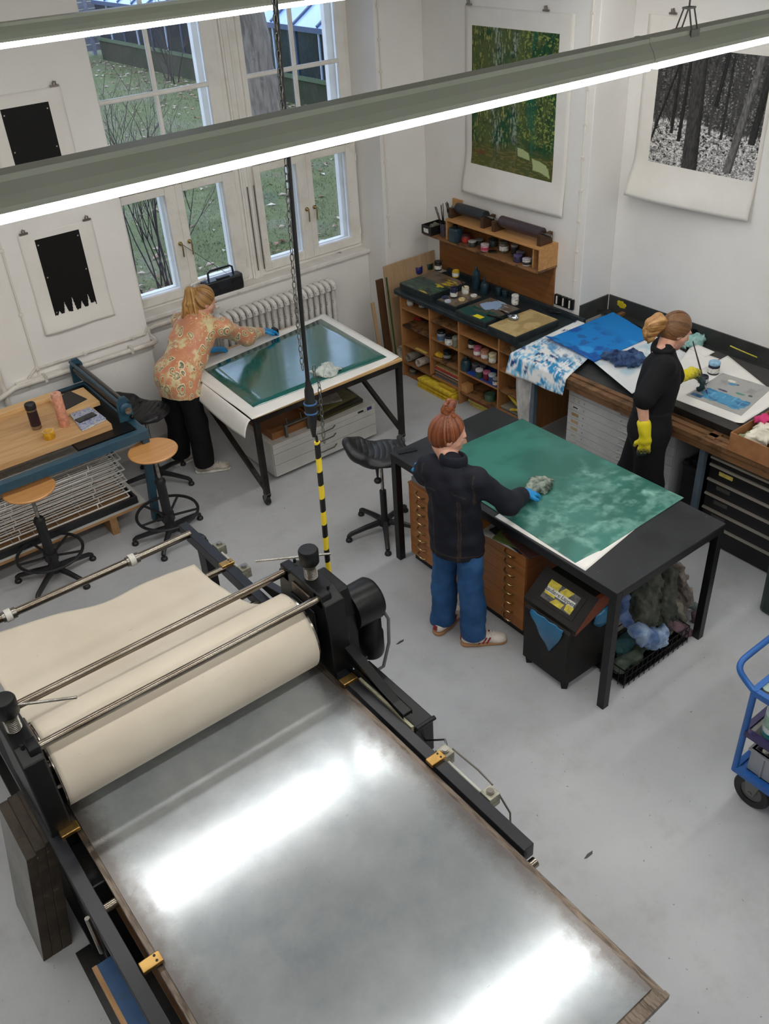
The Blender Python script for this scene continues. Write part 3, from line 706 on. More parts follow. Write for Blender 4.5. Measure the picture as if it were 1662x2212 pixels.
# uprights, screws, tie rods
YA = 3.10; DR = .2; ZD = ZB + DR
rodF, rodB = (2.965, 1.275), (3.27, 1.262)
for xi, xo, s in ((1.700, 1.815, 1), (.292, .195, -1)):
    prof = [(2.88, .72), (3.36, .72), (3.36, .86), (3.345, 1.10), (3.33, 1.25), (3.22, 1.305), (2.98, 1.305), (2.90, 1.26), (2.885, 1.05)]
    mbu = MB().prism3([(min(xi, xo), y, z) for y, z in prof], (abs(xo - xi), 0, 0)); mbu.build('upright', M['black'], pr, bevel=.008)
    xm = (xi + xo) / 2
    inn = xi - s * .012
    MB().box(min(xi, inn), max(xi, inn), 3.0, 3.22, .90, 1.17).build('bearing_block', M['navy'], pr, bevel=.004)
    MB().box(min(xi, inn), max(xi, inn), 3.03, 3.19, 1.19, 1.255).build('recess_plate', M['bedlow'], pr, bevel=.004)
    th = MB().cyl((xm, YA, 1.30), (xm, YA, 1.41), .029, n=20)
    for k in range(9): th.lathe([(.030, -.003), (.0345, 0), (.030, .003)], (xm, YA, 1.308 + k * .0095), 20)
    th.build('pressure_screw', M['thread'], pr, smooth=True)
    cp = MB().lathe([(.044, 1.392), (.050, 1.40), (.051, 1.47), (.046, 1.479), (.002, 1.481)], (xm, YA, 0), 28).build('screw_cap', M['black'], pr, smooth=True)
    if s > 0: a, b = Pz(553, 1208, 1.437), Pz(714, 1192, 1.437)
    else: a, b = Vector((xm - .16, YA + .02, 1.437)), Pz(157, 1532, 1.437)
    d = (b - a); d.z = 0; d.normalize(); c0 = Vector((xm, YA, 1.437)); La = (a - c0).length; Lb = (b - c0).length
    MB().cyl(c0 - d * La, c0 + d * Lb, .0065, n=10).build('tommy_bar', M['chrome'], pr, smooth=True)
    for (y, z) in (rodF, rodB):
        bl = MB(); bl.prism3([(min(xm - .0, xi), y - .04, z - .05), (min(xm - .0, xi), y + .04, z - .05), (min(xm - .0, xi), y + .04, z + .035), (min(xm - .0, xi), y - .04, z + .035)], (abs(xm - xi) + .002, 0, 0)); bl.build('rod_clamp', M['black'], pr, bevel=.006)
        MB().cyl((xm + s * .01, y, z + .03), (xm + s * .01, y, z + .052), .008, n=8).build('clamp_bolt', M['black'], pr)
for (y, z) in (rodF, rodB): MB().cyl((.255, y, z), (1.755, y, z), .020, n=20).build('tie_rod', M['rod'], pr, smooth=True)
# drum with its felt blanket
dr = MB().cyl((.312, YA, ZD), (1.648, YA, ZD), DR - .008, n=48).build('drum', M['chrome'], pr, smooth=True)
for k in range(6):
    an = k * math.pi / 3 + .3; MB().cyl((.312, YA + .12 * math.cos(an), ZD + .12 * math.sin(an)), (.298, YA + .12 * math.cos(an), ZD + .12 * math.sin(an)), .014, n=6).build('drum_bolt', M['chrome'], dr)
MB().cyl((.20, YA, ZD), (1.80, YA, ZD), .05, n=18).build('drum_shaft', M['rod'], pr, smooth=True)
path = []
for k in range(26):
    an = math.radians(262 - k * 222 / 25.0); path.append((YA + math.cos(an) * (DR + .002), ZD + math.sin(an) * (DR + .002)))
y, z = path[-1]
path += [(3.36, 1.03), (3.44, .955), (3.52, .905), (3.62, .878), (3.74, .868), (3.86, .86), (3.97, .852), (4.06, .846), (4.15, .838)]
path = np.array(path)
def smooth_path(p, it=3):
    for _ in range(it):
        q = p.copy(); q[1:-1] = .25 * p[:-2] + .5 * p[1:-1] + .25 * p[2:]; q[:24] = p[:24]; p = q
    return p
path = smooth_path(path, 4); seg = np.r_[0, np.cumsum(np.hypot(*np.diff(path, axis=0).T))]; nn = 110
tv = np.linspace(0, seg[-1], nn); py_ = np.interp(tv, seg, path[:, 0]); pz_ = np.interp(tv, seg, path[:, 1])
nx = 70; vs = []; fs = []
for i in range(nx):
    u = i / (nx - 1)
    for j in range(nn):
        w = np.clip((tv[j] - .75) / .8, 0, 1); x = .318 + (1.632 - .318) * u
        xr = .33 + (1.575 - .33) * u; x = x * (1 - w) + xr * w
        rip = .011 * w * math.sin(u * 7 + tv[j] * 3) + .006 * w * math.sin(u * 17 + 1.3 + tv[j] * 11)
        curl = .05 * max(0, (.30 - u) / .30) ** 1.5 * np.clip((tv[j] - 1.15) / .4, 0, 1)
        yy = py_[j] + w * w * (.16 * (1 - u) + .03 * math.sin(u * 9))
        vs.append((x, yy, pz_[j] + max(rip, -.012) + curl + w * .012)); 
for i in range(nx - 1):
    for j in range(nn - 1): fs.append((i * nn + j, (i + 1) * nn + j, (i + 1) * nn + j + 1, i * nn + j + 1))
fo = MB().add(vs, fs).build('felt_blanket', M['felt'], pr, smooth=True); sm = fo.modifiers.new('t', 'SOLIDIFY'); sm.thickness = .005; sm.offset = 1
for y in (3.75, 4.05): MB().cyl((.25, y, .815), (1.72, y, .815), .02, n=12).build('felt_support', M['rod'], pr, smooth=True)
# drive side: curved foot, gear case, motor, cable, control box
ft = [(2.95, .80), (3.02, 1.0), (2.95, .92), (2.86, .868), (2.70, .855), (2.42, .852), (2.42, .828), (2.95, .80)]
MB().prism3([(1.775, y, z) for y, z in ft[1:-1]] , (.055, 0, 0)).build('curved_foot', M['black'], pr, bevel=.004)
MB().prism3([(1.775, y, z) for y, z in [(3.2, 1.0), (3.75, .862), (3.75, .83), (3.2, .83)]], (.05, 0, 0)).build('curved_foot', M['black'], pr, bevel=.004)
gc = Px(784, 1300, 1.99)
MB().prism3([(1.815, y, z) for y, z in [(2.93, .78), (3.27, .78), (3.27, 1.12), (3.2, 1.24), (2.99, 1.24), (2.93, 1.1)]], (.085, 0, 0)).build('gear_case', M['black'], pr, bevel=.012)
MB().lathe([(.115, -.09), (.118, .06), (.105, .078), (.07, .085), (.001, .085)], (1.985, gc.y, gc.z), 28, Matrix.Rotation(math.pi / 2, 3, 'Y')).build('gear_motor', M['black'], pr, smooth=True)
mt = Vector((2.0, gc.y - .03, gc.z))
MB().lathe([(.066, -.34), (.072, -.32), (.072, -.20), (.064, -.19), (.064, -.06), (.05, 0)], (mt.x, mt.y, mt.z), 24).build('motor', M['black'], pr, smooth=True)
MB().tube([(2.06, gc.y - .05, gc.z - .03), (2.075, gc.y - .10, gc.z - .10), (2.04, gc.y - .14, gc.z - .22), (1.98, gc.y - .16, gc.z - .34), (1.92, 2.85, .72)], .009, 8).build('motor_cable', mat('grey_cable', S(88, 88, 90), .5), pr, smooth=True)
cb = MB().box(1.80, 1.915, 2.36, 2.88, .56, .79).build('control_box', M['black'], pr, bevel=.006)
MB().box(1.785, 1.80, 2.37, 2.80, .72, .80).build('cream_strip', mat('cream_plate', S(196, 192, 160), .5, 0, S(150, 146, 120), 12), cb)
MB().cyl((1.80, 2.90, .795), (1.915, 2.90, .795), .012).cyl((1.80, 2.35, .795), (1.915, 2.35, .795), .012).build('box_rail', M['black'], cb, smooth=True)
for y in (2.15, 1.845, 3.985, 4.285):
    b = MB().box(1.775, 1.838, y - .033, y + .033, .745, .815).build('roller_block', M['galv'], pr, bevel=.003)
    MB().cyl((1.807, y, .815), (1.807, y, .824), .019, n=16).cyl((1.807, y, .824), (1.807, y, .829), .014, n=16).build('adjuster_knob', M['thread'], b, smooth=True)
MB().cyl((1.80, 1.87, .77), (1.80, 2.12, .77), .008, n=8).build('link_rod', mat('white_rod', S(200, 198, 190), .4), pr, smooth=True)
MB().cyl((1.80, 4.0, .77), (1.80, 4.27, .77), .008, n=8).build('link_rod', bpy.data.materials['white_rod'], pr, smooth=True)
MB().tube([(1.86, 2.36, .66), (1.86, 2.21, .80), (1.835, 2.17, .812)], .005, 6).build('pull_wire', M['thread'], pr)
MB().tube([(1.845, 2.14, .81), (1.858, 1.98, .80), (1.845, 1.87, .81)], .005, 6).build('pull_wire', M['thread'], pr)
MB().tube([(1.84, 1.83, .80), (1.85, 1.76, .72), (1.82, 1.72, .6)], .005, 6).build('pull_wire', M['thread'], pr)
# things under the bed on the far side: wood and blue boards lying on the frame
M['ply'] = wood('plywood', S(150, 112, 74), S(176, 136, 92), 5, 1, .6)
M['bluep'] = mat('blue_board', S(24, 74, 118), .5, 0, S(20, 62, 100), 9)
MB().box(.33, 1.6, 1.0, 2.55, .60, .625).build('shelf_board', M['ply'], pr)
MB().box(.30, 1.6, 1.35, 2.75, .50, .52).build('shelf_board', wood('plywood_dark', S(96, 66, 40), S(120, 84, 52), 5, 1, .6), pr)
MB().box(.335, .355, .95, 2.35, .66, .76).build('wood_strip', M['ply'], pr)
MB().box(.125, .20, .95, 2.36, .60, .622).build('side_panel', M['bluep'], pr); MB().box(.105, .125, .95, 2.36, .58, .625).build('wood_strip', M['ply'], pr); MB().box(.11, .2, 1.2, 1.26, .085, .58).build('panel_post', M['black'], pr)
MB().box(.09, .60, 2.05, 2.88, 0, .03).build('foot_plate', mat('steel_foot', S(36, 36, 36), .4, .3, S(54, 52, 48), 7), pr, bevel=.003)
MB().box(.19, .34, 2.62, 3.0, .03, .72).build('pedestal', M['black'], pr, bevel=.01)
MB().tube([(.165, 2.40, .62), (.165, 2.42, .84)], .011, 8).build('pin', M['thread'], pr, smooth=True)

# ---- three heavy slabs leaning on the press
M['slab'] = mat('slab_edge', S(70, 60, 48), .7, 0, S(38, 33, 28), 9, stain=S(110, 98, 82), sscale=20, slo=.64, shi=.7)
M['slabtop'] = mat('slab_grey', S(150, 150, 144), .5, 0, S(116, 116, 112), 3)
for k, (nm, oz) in enumerate((('outermost, grey face showing', 0), ('between the other two', .02), ('innermost, touching the press', .035))):
    th = .047; lean = .115; xb = -.045 + k * (th + .001); H_ = .70 + oz; y0, y1 = 2.955, 3.34 - .01 * k
    mbs = MB().prism3([(xb, y0, 0), (xb + th, y0, 0), (xb + th + lean, y0, H_), (xb + lean, y0, H_)], (0, y1 - y0, 0))
    o = single('metal_slab', mbs, M['slabtop'] if k == 0 else M['slab'], 'heavy dark slab leaning on the press, ' + nm, 'slab', 'slabs leaning against the press', bevel=.003)
    if k == 0:
        o.data.materials.append(M['slab'])
        for p in o.data.polygons:
            if p.normal.x > -.5: p.material_index = 1

# ================================================================== hanging power drop
def stripe_mat():
    m, nt, b = _nt('hazard_tape'); t = nt.nodes.new('ShaderNodeTexCoord'); w = _n(nt, 'ShaderNodeTexWave', Scale=2.1, Distortion=0.0); w.bands_direction = 'Z'
    mp = nt.nodes.new('ShaderNodeMapping'); mp.inputs['Rotation'].default_value = (.0, .35, 0); nt.links.new(t.outputs['Object'], mp.inputs['Vector']); nt.links.new(mp.outputs['Vector'], w.inputs['Vector'])
    nt.links.new(ramp(nt, w.outputs['Fac'], [(.48, S(22, 22, 20)), (.52, S(236, 208, 52))]), b.inputs['Base Color']); b.inputs['Roughness'].default_value = .4; return m
M['rubber'] = mat('black_rubber', S(20, 20, 22), .5)
cx, cy = 1.995, 3.30
hc = thing('hanging_power_cable', 'black power cable and chain hanging from above, tail wrapped in hazard tape', 'cable', (cx, cy, .9))
cpts = [(cx + .045, cy, ZC - .02), (cx + .035, cy, 3.8), (cx + .012, cy, 3.1), (cx - .005, cy, 2.5), (cx - .010, cy, 2.24)]
MB().tube(cpts, .010, 10).build('cable', M['rubber'], hc, smooth=True)
z0 = Py(665, 835, cy).z; z1 = Py(676, 928, cy).z
MB().lathe([(.012, z0 + .03), (.016, z0), (.022, z0 - .02), (.024, z0 - .07), (.030, z0 - .085), (.031, z0 - .14), (.025, z0 - .15), (.023, z1 + .05), (.016, z1 + .01), (.009, z1 - .04)], (cx - .010, cy, 0), 20).build('plug_coupling', M['rubber'], hc, smooth=True)
for zz in (z0 - .088, z0 - .137): MB().lathe([(.0315, zz - .005), (.0335, zz), (.0315, zz + .005)], (cx - .01, cy, 0), 20).build('blue_ring', mat('blue_ring', S(46, 92, 140), .4), hc, smooth=True)
zt = Py(683, 955, cy).z
MB().tube([(cx - .01, cy, z1 - .03), (cx + .002, cy, zt + .03), (cx + .004, cy, zt)], .008, 8).build('cable_tail', M['rubber'], hc, smooth=True)
MB().tube([(cx + .004, cy, zt), (cx - .002, cy, 1.6), (cx - .012, cy, 1.25), (cx - .02, cy - .01, .98), (cx - .05, cy - .06, .8), (cx - .08, cy - .1, .62)], .015, 12).build('hazard_tape_sleeve', stripe_mat(), hc, smooth=True)
ch = MB(); zz = zt - .01; q = 0
while zz < ZC - .06:
    f = (zz - zt) / (ZC - zt); bx = cx + .012 + .01 * math.sin(f * 9) - .02 * f + (.02 if zz < 2.25 else .0)
    if zz > 2.3: bx = np.interp(zz, [2.24, 3.1, 3.8, ZC], [cx - .010, cx + .012, cx + .035, cx + .045]) - .028 - .01 * math.sin(zz * 3)
    pts = []
    for i in range(10):
        an = 2 * math.pi * i / 10; e = .0085 * math.cos(an); g_ = .019 * math.sin(an); pts.append((bx + (e if q % 2 else 0), cy - .02 + (0 if q % 2 else e), zz + .016 + g_))
    ch.tube(pts, .0024, 5, closed=True); zz += .030; q += 1
ch.build('chain', M['zinc'], hc, smooth=True)['kind'] = 'stuff'

# ================================================================== shelf unit for inks with worktop
M['oak'] = wood('shelf_wood', S(150, 100, 56), S(176, 124, 74), 4, 1, .55, stain=S(84, 56, 34), slo=.64, shi=.74, sscale=5)
M['oakv'] = wood('shelf_wood_upright', S(156, 106, 62), S(184, 132, 82), 4, 2, .55, stain=S(96, 66, 40), slo=.66, shi=.76, sscale=5)
M['board'] = wood('back_board', S(118, 74, 36), S(146, 96, 50), 3, 1, .5, stain=S(70, 44, 24), slo=.58, shi=.72, sscale=3)
M['shelfstain'] = wood('stained_shelf', S(126, 88, 54), S(150, 108, 68), 4, 1, .55, stain=S(52, 40, 30), slo=.5, shi=.62, sscale=8)
M['tray'] = mat('worktop_black', S(30, 38, 42), .45, 0, S(44, 54, 58), 7, stain=S(120, 130, 130), sscale=30, slo=.69, shi=.73)
SX0, SX1 = 5.10, 5.78
su = thing('shelf_unit', 'open wooden shelf unit with four columns of ink jars and papers', 'shelf unit', ((SX0 + SX1) / 2, 5.75, 0))
ydiv = [6.60, 6.16, 5.75, 5.225, 4.90]; zs = [.735, .555, .355, .155]
for k, y in enumerate(ydiv):
    y0, y1 = (y - .02, y) if k == 0 else ((y, y + .02) if k == 4 else (y - .009, y + .009)); zb = .165 if k == 1 else 0
    MB().box(SX0, SX1, y0, y1, zb, .84).build('upright_panel', M['oakv'], su, bevel=.002)
for k in range(4):
    ya = ydiv[k + 1] + (.009 if k < 3 else .02); yb = ydiv[k] - (.009 if k else .02)
    for j, z in enumerate(zs):
        if k == 2 and j == 3: z = .14
        MB().box(SX0 + .004, SX1 - .01, ya, yb, z - .016, z).build('shelf_board', M['shelfstain'] if (k + j) % 2 else M['oak'], su, bevel=.0015)
MB().box(SX0 + .02, SX1 - .01, 6.165, 6.58, 0, .02).build('bottom_board', M['oak'], su)
MB().box(SX1 - .01, SX1, 4.92, 6.58, 0, .84).build('back_panel', M['board'], su)
def rrect(x0, x1, y0, y1, r, n=5):
    pts = []
    for cx_, cy_, a0 in ((x1 - r, y1 - r, 0), (x0 + r, y1 - r, 90), (x0 + r, y0 + r, 180), (x1 - r, y0 + r, 270)):
        for i in range(n + 1):
            t = math.radians(a0 + 90 * i / n); pts.append((cx_ + r * math.cos(t), cy_ + r * math.sin(t)))
    return pts
wt = thing('ink_worktop', 'black ink-stained worktop with rounded corners on the shelf unit', 'worktop', (5.43, 5.75, .84))
MB().prism(rrect(5.085, 5.79, 4.82, 6.70, .05), .845, .885).build('slab', M['tray'], wt, bevel=.006)
MB().box(5.755, 5.79, 4.86, 6.66, .885, .93).build('upstand', M['tray'], wt, bevel=.004)
WT = .885
struct('trim_3', MB().box(5.79, XA, 5.26, 6.80, .885, 1.285), M['board'])

# ---- ink slabs lying on the worktop, tops smeared with ink
M['paint'] = attrm('ink_smear', .35, .5); M['slabk'] = mat('ink_slab', S(28, 36, 38), .5, 0, S(44, 52, 52), 9, stain=S(90, 100, 98), sscale=24, slo=.66, shi=.72)
def ink_slab(px, label, colfn, th=.06):
    q = [Pz(x, y, WT + th) for x, y in px]; c = sum(q, Vector()) / 4
    xs = sorted(p.x for p in q); ys = sorted(p.y for p in q); x0, x1 = (xs[0] + xs[1]) / 2, (xs[2] + xs[3]) / 2; y0, y1 = (ys[0] + ys[1]) / 2, (ys[2] + ys[3]) / 2
    x1 = min(x1, 5.752)
    t = thing('ink_slab', label, 'ink slab', (c.x, c.y, WT), 0, 'ink slabs on the worktop')
    MB().prism(rrect(x0, x1, y0, y1, .022), WT, WT + th).build('slab_body', M['slabk'], t, bevel=.003); i = .012
    sheet('ink_film', [(x0 + i, y1 - i, WT + th + .0012), (x0 + i, y0 + i, WT + th + .0012), (x1 - i, y0 + i, WT + th + .0012), (x1 - i, y1 - i, WT + th + .0012)], 90, 90, M['paint'], t, colfn, thick=0)
    return x0, x1, y0, y1
BR = np.array(S(112, 94, 76)); 
def c1(u, v):
    n = fbm(u, v, 5, 5, 3); C = np.tile(BR, u.shape + (1,)); C = mixn(C, S(70, 58, 46), sst(fbm(u, v, 8, 8, 9), .55, .7))
    g = sst(.62 - v + (n - .5) * .35, 0, .08) ; G = mixn(mixn(np.tile(np.array(S(30, 62, 58)), u.shape + (1,)), S(52, 92, 60), sst(n, .4, .6)), S(20, 34, 44), sst(fbm(u, v, 6, 9, 21), .56, .66)); G = mixn(G, S(88, 110, 92), sst(fbm(u, v, 3, 26, 33), .66, .75))
    C = C * (1 - g[..., None]) + G * g[..., None]
    y = sst(fbm(u, v, 4, 14, 41), .60, .66) * sst(u, .5, .7); C = mixn(C, S(206, 182, 52), y); return C
def c2(u, v):
    C = np.tile(np.array(S(118, 102, 84)), u.shape + (1,)); return mixn(C, S(86, 76, 64), sst(fbm(u, v, 5, 5, 6), .5, .7))
def c3(u, v):
    n = fbm(u, v, 6, 6, 13); C = np.tile(np.array(S(104, 92, 78)), u.shape + (1,)); g = sst(.50 - v + (n - .5) * .25, 0, .05); C = mixn(C, S(34, 78, 72), g); C = mixn(C, S(96, 88, 74), g * sst(n, .55, .66) * .7)
    d = np.hypot((u - .42) * 1.1, (v - .72) * 1.3) + (fbm(u, v, 7, 7, 17) - .5) * .35; C = mixn(C, S(156, 180, 214), sst(-d, -.32, -.26)); C = mixn(C, S(200, 204, 206), sst(fbm(u, v, 3, 20, 19), .68, .74) * sst(v, .5, .6))
    C = mixn(C, S(236, 216, 48), ((u > .52) & (u < .78) & (v > .04) & (v < .17)).astype(float)); return C
def c4_(u, v):
    C = np.tile(np.array(S(196, 172, 122)), u.shape + (1,)); return mixn(C, S(170, 146, 100), sst(fbm(u, v, 4, 4, 26), .45, .7))
R1 = ink_slab([(867, 615), (937, 641), (1017, 604), (921, 586)], 'large ink slab smeared with green and yellow ink on the worktop', c1, .065)
R2 = ink_slab([(941, 651), (994, 664), (1042, 639), (995, 624)], 'brown ink slab holding opened jars and lids on the worktop', c2, .045)
R3 = ink_slab([(987, 671), (1055, 702), (1121, 663), (1055, 641)], 'ink slab with teal and pale blue ink on the worktop', c3, .05)
R4 = ink_slab([(1059, 703), (1116, 734), (1204, 688), (1143, 665)], 'clean beige ink slab at the sink end of the worktop', c4_, .06)

# ---- jars and bottles
M['lab'] = mat('paper_label', S(226, 224, 216), .6, 0, S(120, 118, 112), 40, lo=.55, hi=.62)
M['dglass'] = mat('dark_jar', S(26, 30, 34), .2, spec=.6)
_mc = {}
def cm(c, r=.4):
    k = (tuple(c), r)
    if k not in _mc: _mc[k] = mat('enamel_%d_%d_%d' % tuple(c), S(*c), r, 0, S(*[int(v * .82) for v in c]), 30)
    return _mc[k]
def jar(p, r, h, body, lid, lab, label, group=None, lidh=.22, open_=False, stick=False):
    t = thing('ink_jar', label, 'jar', p, 0, group); p = Vector(p); hb = h * (1 - lidh)
    bo = MB().lathe([(r * .92, 0), (r, h * .04), (r, hb * .93), (r * .93, hb)] + ([(r * .8, hb), (r * .78, hb * .85), (.001, hb * .84)] if open_ else []), p, 20, cap=not open_)
    if open_: bo.add([], [])
    bo.build('jar_body', cm(body), t, smooth=True)
    if not open_: MB().lathe([(r * 1.0, hb), (r * 1.04, hb + h * lidh * .15), (r * 1.04, h * .96), (r * .96, h), (.001, h)], p, 20).build('lid', cm(lid), t, smooth=True)
    if lab is not None:
        l = MB(); n = 14; vs = []
        for z in (hb * .2, hb * .72):
            for i in range(n + 1):
                a = math.radians(120 + 210 * i / n); vs.append((p.x + (r + .0012) * math.cos(a), p.y + (r + .0012) * math.sin(a), p.z + z))
        l.add(vs, [(i, i + 1, n + 2 + i, n + 1 + i) for i in range(n)]); l.build('paper_label', M['lab'] if lab == 1 else cm(lab), t, smooth=True)
    if stick: MB().cyl((p.x, p.y, p.z + hb * .5), (p.x - .03, p.y + .05, p.z + h + .07), .004, n=6).build('stirrer', M['black'], t)
    return t
GT = 'ink jars on the worktop'
T1, T2, T3 = WT + .065, WT + .045, WT + .05
def jp(x, y, z): return Pz(x, y, z)
jar(jp(904, 589, WT), .045, .085, (40, 36, 110), (60, 54, 140), None, 'open violet ink jar at the window end of the worktop', GT, open_=True)
jar(jp(926, 580, WT), .05, .075, (34, 60, 48), (30, 44, 40), None, 'squat green-smeared ink tin at the back of the worktop', GT, open_=True)
jar(jp(947, 583, WT + .066), .036, .09, (30, 38, 40), (24, 28, 30), 1, 'black-lidded dark ink jar with white label behind the green slab', GT)
jar(jp(985, 598, T1), .034, .085, (226, 186, 44), (214, 172, 40), 1, 'open yellow ink jar standing on the green slab', GT, open_=True)
jar(jp(981, 642, T2), .034, .095, (28, 34, 66), (30, 36, 70), 1, 'dark blue ink jar with matching lid on the brown slab', GT)
jar(jp(1006, 634, T2), .034, .085, (226, 218, 186), (226, 218, 186), 1, 'open cream ink jar with a stirring stick', GT, open_=True, stick=True)
jar(jp(1077, 637, WT), .028, .075, (34, 58, 66), (40, 66, 74), None, 'small teal-stained pot, next to the tall bottles', GT)
jar(jp(1091, 642, WT), .028, .07, (28, 50, 58), (34, 58, 64), None, 'small dark teal pot, next to the white cup', GT)
jar(jp(1113, 657, WT + .05), .032, .09, (224, 224, 220), (224, 224, 220), 1, 'white pot with flipped-up lid on the pale blue ink slab', GT)
def bottle(p, prof, m, label, name='squeeze_bottle'):
    t = thing(name, label, 'bottle', p); MB().lathe(prof[:-3], p, 20).build('bottle_body', m, t, smooth=True); MB().lathe(prof[-4:], p, 16).build('cap', m, t, smooth=True); return t
M['tealb'] = mat('teal_bottle', S(40, 66, 76), .35, 0, S(24, 38, 46), 8)
bottle(jp(1029, 624, WT + .0), [(.034, 0), (.037, .01), (.037, .15), (.03, .175), (.014, .19), (.014, .21), (.006, .225)], M['tealb'], 'tall teal-stained bottle against the back board')
bottle(jp(1047, 633, WT), [(.036, 0), (.04, .01), (.04, .075), (.03, .10), (.012, .112), (.010, .14), (.005, .17)], M['tealb'], 'short round teal squeeze bottle with a nozzle')
def lid(p, r, c, label):
    single('jar_lid', MB().lathe([(r * .97, 0), (r, .004), (r, .012), (r * .92, .014), (r * .85, .010), (.001, .0095)], p, 22), cm(c), label, 'lid', 'jar lids on the worktop', smooth=True)
lid(jp(1024, 640, T2), .032, (232, 230, 222), 'white jar lid lying at the edge of the brown slab'); lid(jp(998, 648, T2), .034, (228, 206, 148), 'cream jar lid lying in front of the cream jar')
lid(jp(962, 644, T2), .032, (48, 56, 88), 'dark-rimmed blue jar lid beside the dark blue jar'); lid(jp(968, 652, T2), .032, (200, 206, 222), 'pale lid stained blue at the slab corner')
def knife(a, b, z, label):
    a = Pz(*a, z); b = Pz(*b, z); d = (b - a).normalized(); t = thing('palette_knife', label, 'palette knife', (a + b) / 2); m_ = a + (b - a) * .5
    MB().bar(a + V(0, 0, .006), m_ + V(0, 0, .006), .022, .0015).build('blade', M['chrome'], t); MB().tube([m_ + V(0, 0, .008), b + V(0, 0, .012)], .009, 8).build('handle', M['black'], t, smooth=True)
knife((1052, 681), (1090, 692), WT + .052, 'palette knife lying across the teal ink slab'); knife((1082, 672), (1105, 686), WT + .052, 'palette knife leaning beside the pale blue ink')
crumple('foil_ball', jp(1112, 690, WT + .06), .07, .07, .05, mat('foil', S(190, 192, 194), .25, .9, S(90, 100, 120), 30), 5, None, 'crumpled silver foil ball on the beige slab', 'foil', h=.006)
kc = MB()
for k in range(5):
    c = jp(1196 + 3 * k, 671 + k, WT); kc.tube([(c.x + .07 * math.cos(a * .35 + k), c.y + (.06 + .006 * k) * math.sin(a * .35 + k), WT + .006 + .006 * k) for a in range(18)], .005, 6, closed=True)
single('cable_coil', kc, M['rubber'], 'coil of black cable on the worktop near the sockets', 'cable', smooth=True)
sk = thing('socket_strip', 'row of three black wall sockets above the cable coil', 'socket', (XA, 5.09, .97))
for k in range(3):
    y = 5.20 - k * .075; b = MB().box(XA - .03, XA, y - .034, y + .034, .955, 1.05).build('socket', M['black'], sk, bevel=.006)
    MB().bar((XA - .032, y, 1.04), (XA - .034, y, .97), .012, .008, (1, 0, 0)).build('plug', M['cable_w'], b)

# ---- wall shelf above with rollers
BX0, BX1 = 5.585, XA; BZ0, BZ1 = 1.285, 1.50
M['pine'] = wood('pine', S(176, 126, 74), S(204, 154, 98), 4, 1, .5)
ws = thing('wall_shelf', 'wooden box shelf on the wall holding jars, with ink rollers on top', 'shelf', (5.7, 5.9, BZ0))
MB().box(BX0, BX1, 5.245, 6.47, BZ1 - .018, BZ1).build('top_board', M['pine'], ws, bevel=.002)
MB().box(BX0 - .02, BX1, 5.245, 6.78, BZ0, BZ0 + .018).build('bottom_board', M['shelfstain'], ws, bevel=.002)
for y in (5.245, 6.45): MB().box(BX0 + .002, BX1, y, y + .018, BZ0 + .018, BZ1 - .018).build('end_board', M['pine'], ws, bevel=.002)
MB().box(BX0 + .03, BX1 - .02, 5.345, 5.36, BZ0 + .018, BZ1 - .018).build('divider', M['pine'], ws)
MB().box(BX1 - .012, BX1, 5.263, 6.45, BZ0 + .018, BZ1 - .018).build('back_board', M['board'], ws)
MB().box(BX1 - .02, BX1, 6.47, 6.60, BZ0 + .018, 1.62).build('end_panel', M['pine'], ws)
def roller(xa, xb, col, label):
    r = .05; zc = BZ1 + .085; ya = Px(*xa, 5.70).y; yb = Px(*xb, 5.70).y; t = thing('ink_roller', label, 'ink roller', (5.70, (ya + yb) / 2, BZ1), 0, 'ink rollers on the wall shelf')
    MB().cyl((5.70, ya, zc), (5.70, yb, zc), r, n=26).build('roller', cm(col, .3), t, smooth=True)
    MB().cyl((5.70, ya + .08, zc), (5.70, yb - .11, zc), .012, n=10).build('handle_axle', M['thread'], t, smooth=True)
    for y in (ya + .03, yb - .03):
        MB().prism3([(5.625, y - .02, BZ1), (5.775, y - .02, BZ1), (5.775, y - .02, BZ1 + .095), (5.735, y - .02, BZ1 + .09), (5.715, y - .02, BZ1 + .076), (5.685, y - .02, BZ1 + .076), (5.665, y - .02, BZ1 + .09), (5.625, y - .02, BZ1 + .095)], (0, .04, 0)).build('cradle', wood('cradle_wood', S(60, 40, 26), S(84, 58, 36), 4, 0, .5), t)
roller((990, 450), (1050, 469), (40, 42, 48), 'black ink roller in wooden cradles on the wall shelf'); roller((1084, 480), (1172, 510), (70, 54, 58), 'reddish-brown ink roller in wooden cradles on the wall shelf')
zb = BZ0 + .018; G2 = 'jars in the wall shelf'
def wj(x, y, r, h, b, l, lab, label): return jar(Pz(x, y, zb), r, h, b, l, lab, label, G2)
t = thing('plastic_canister', 'dark ink-smeared canister in the corner of the wall shelf', 'canister', Pz(984, 522, zb)); p = Pz(984, 522, zb)
MB().prism(rrect(p.x - .045, p.x + .05, p.y - .06, p.y + .06, .02), zb, zb + .13).build('canister_body', M['tealb'], t, bevel=.012); MB().cyl(p + V(0, 0, .13), p + V(0, 0, .158), .025).build('cap', M['black'], t, smooth=True)
wj(1007, 523, .042, .085, (120, 50, 46), (70, 40, 38), (196, 60, 52), 'jar with red label band beside the dark canister')
wj(1021, 532, .038, .055, (44, 48, 44), (190, 188, 180), None, 'low black tin with pale lid in the wall shelf'); wj(1036, 527, .04, .05, (46, 46, 44), (120, 120, 116), None, 'low tin with a metal lid set back in the wall shelf')
wj(1048, 541, .038, .065, (206, 160, 170), (220, 200, 204), (190, 70, 100), 'pink and white jar in the wall shelf'); wj(1066, 531, .042, .07, (44, 62, 56), (40, 60, 54), None, 'dark green lidded pot in the wall shelf')
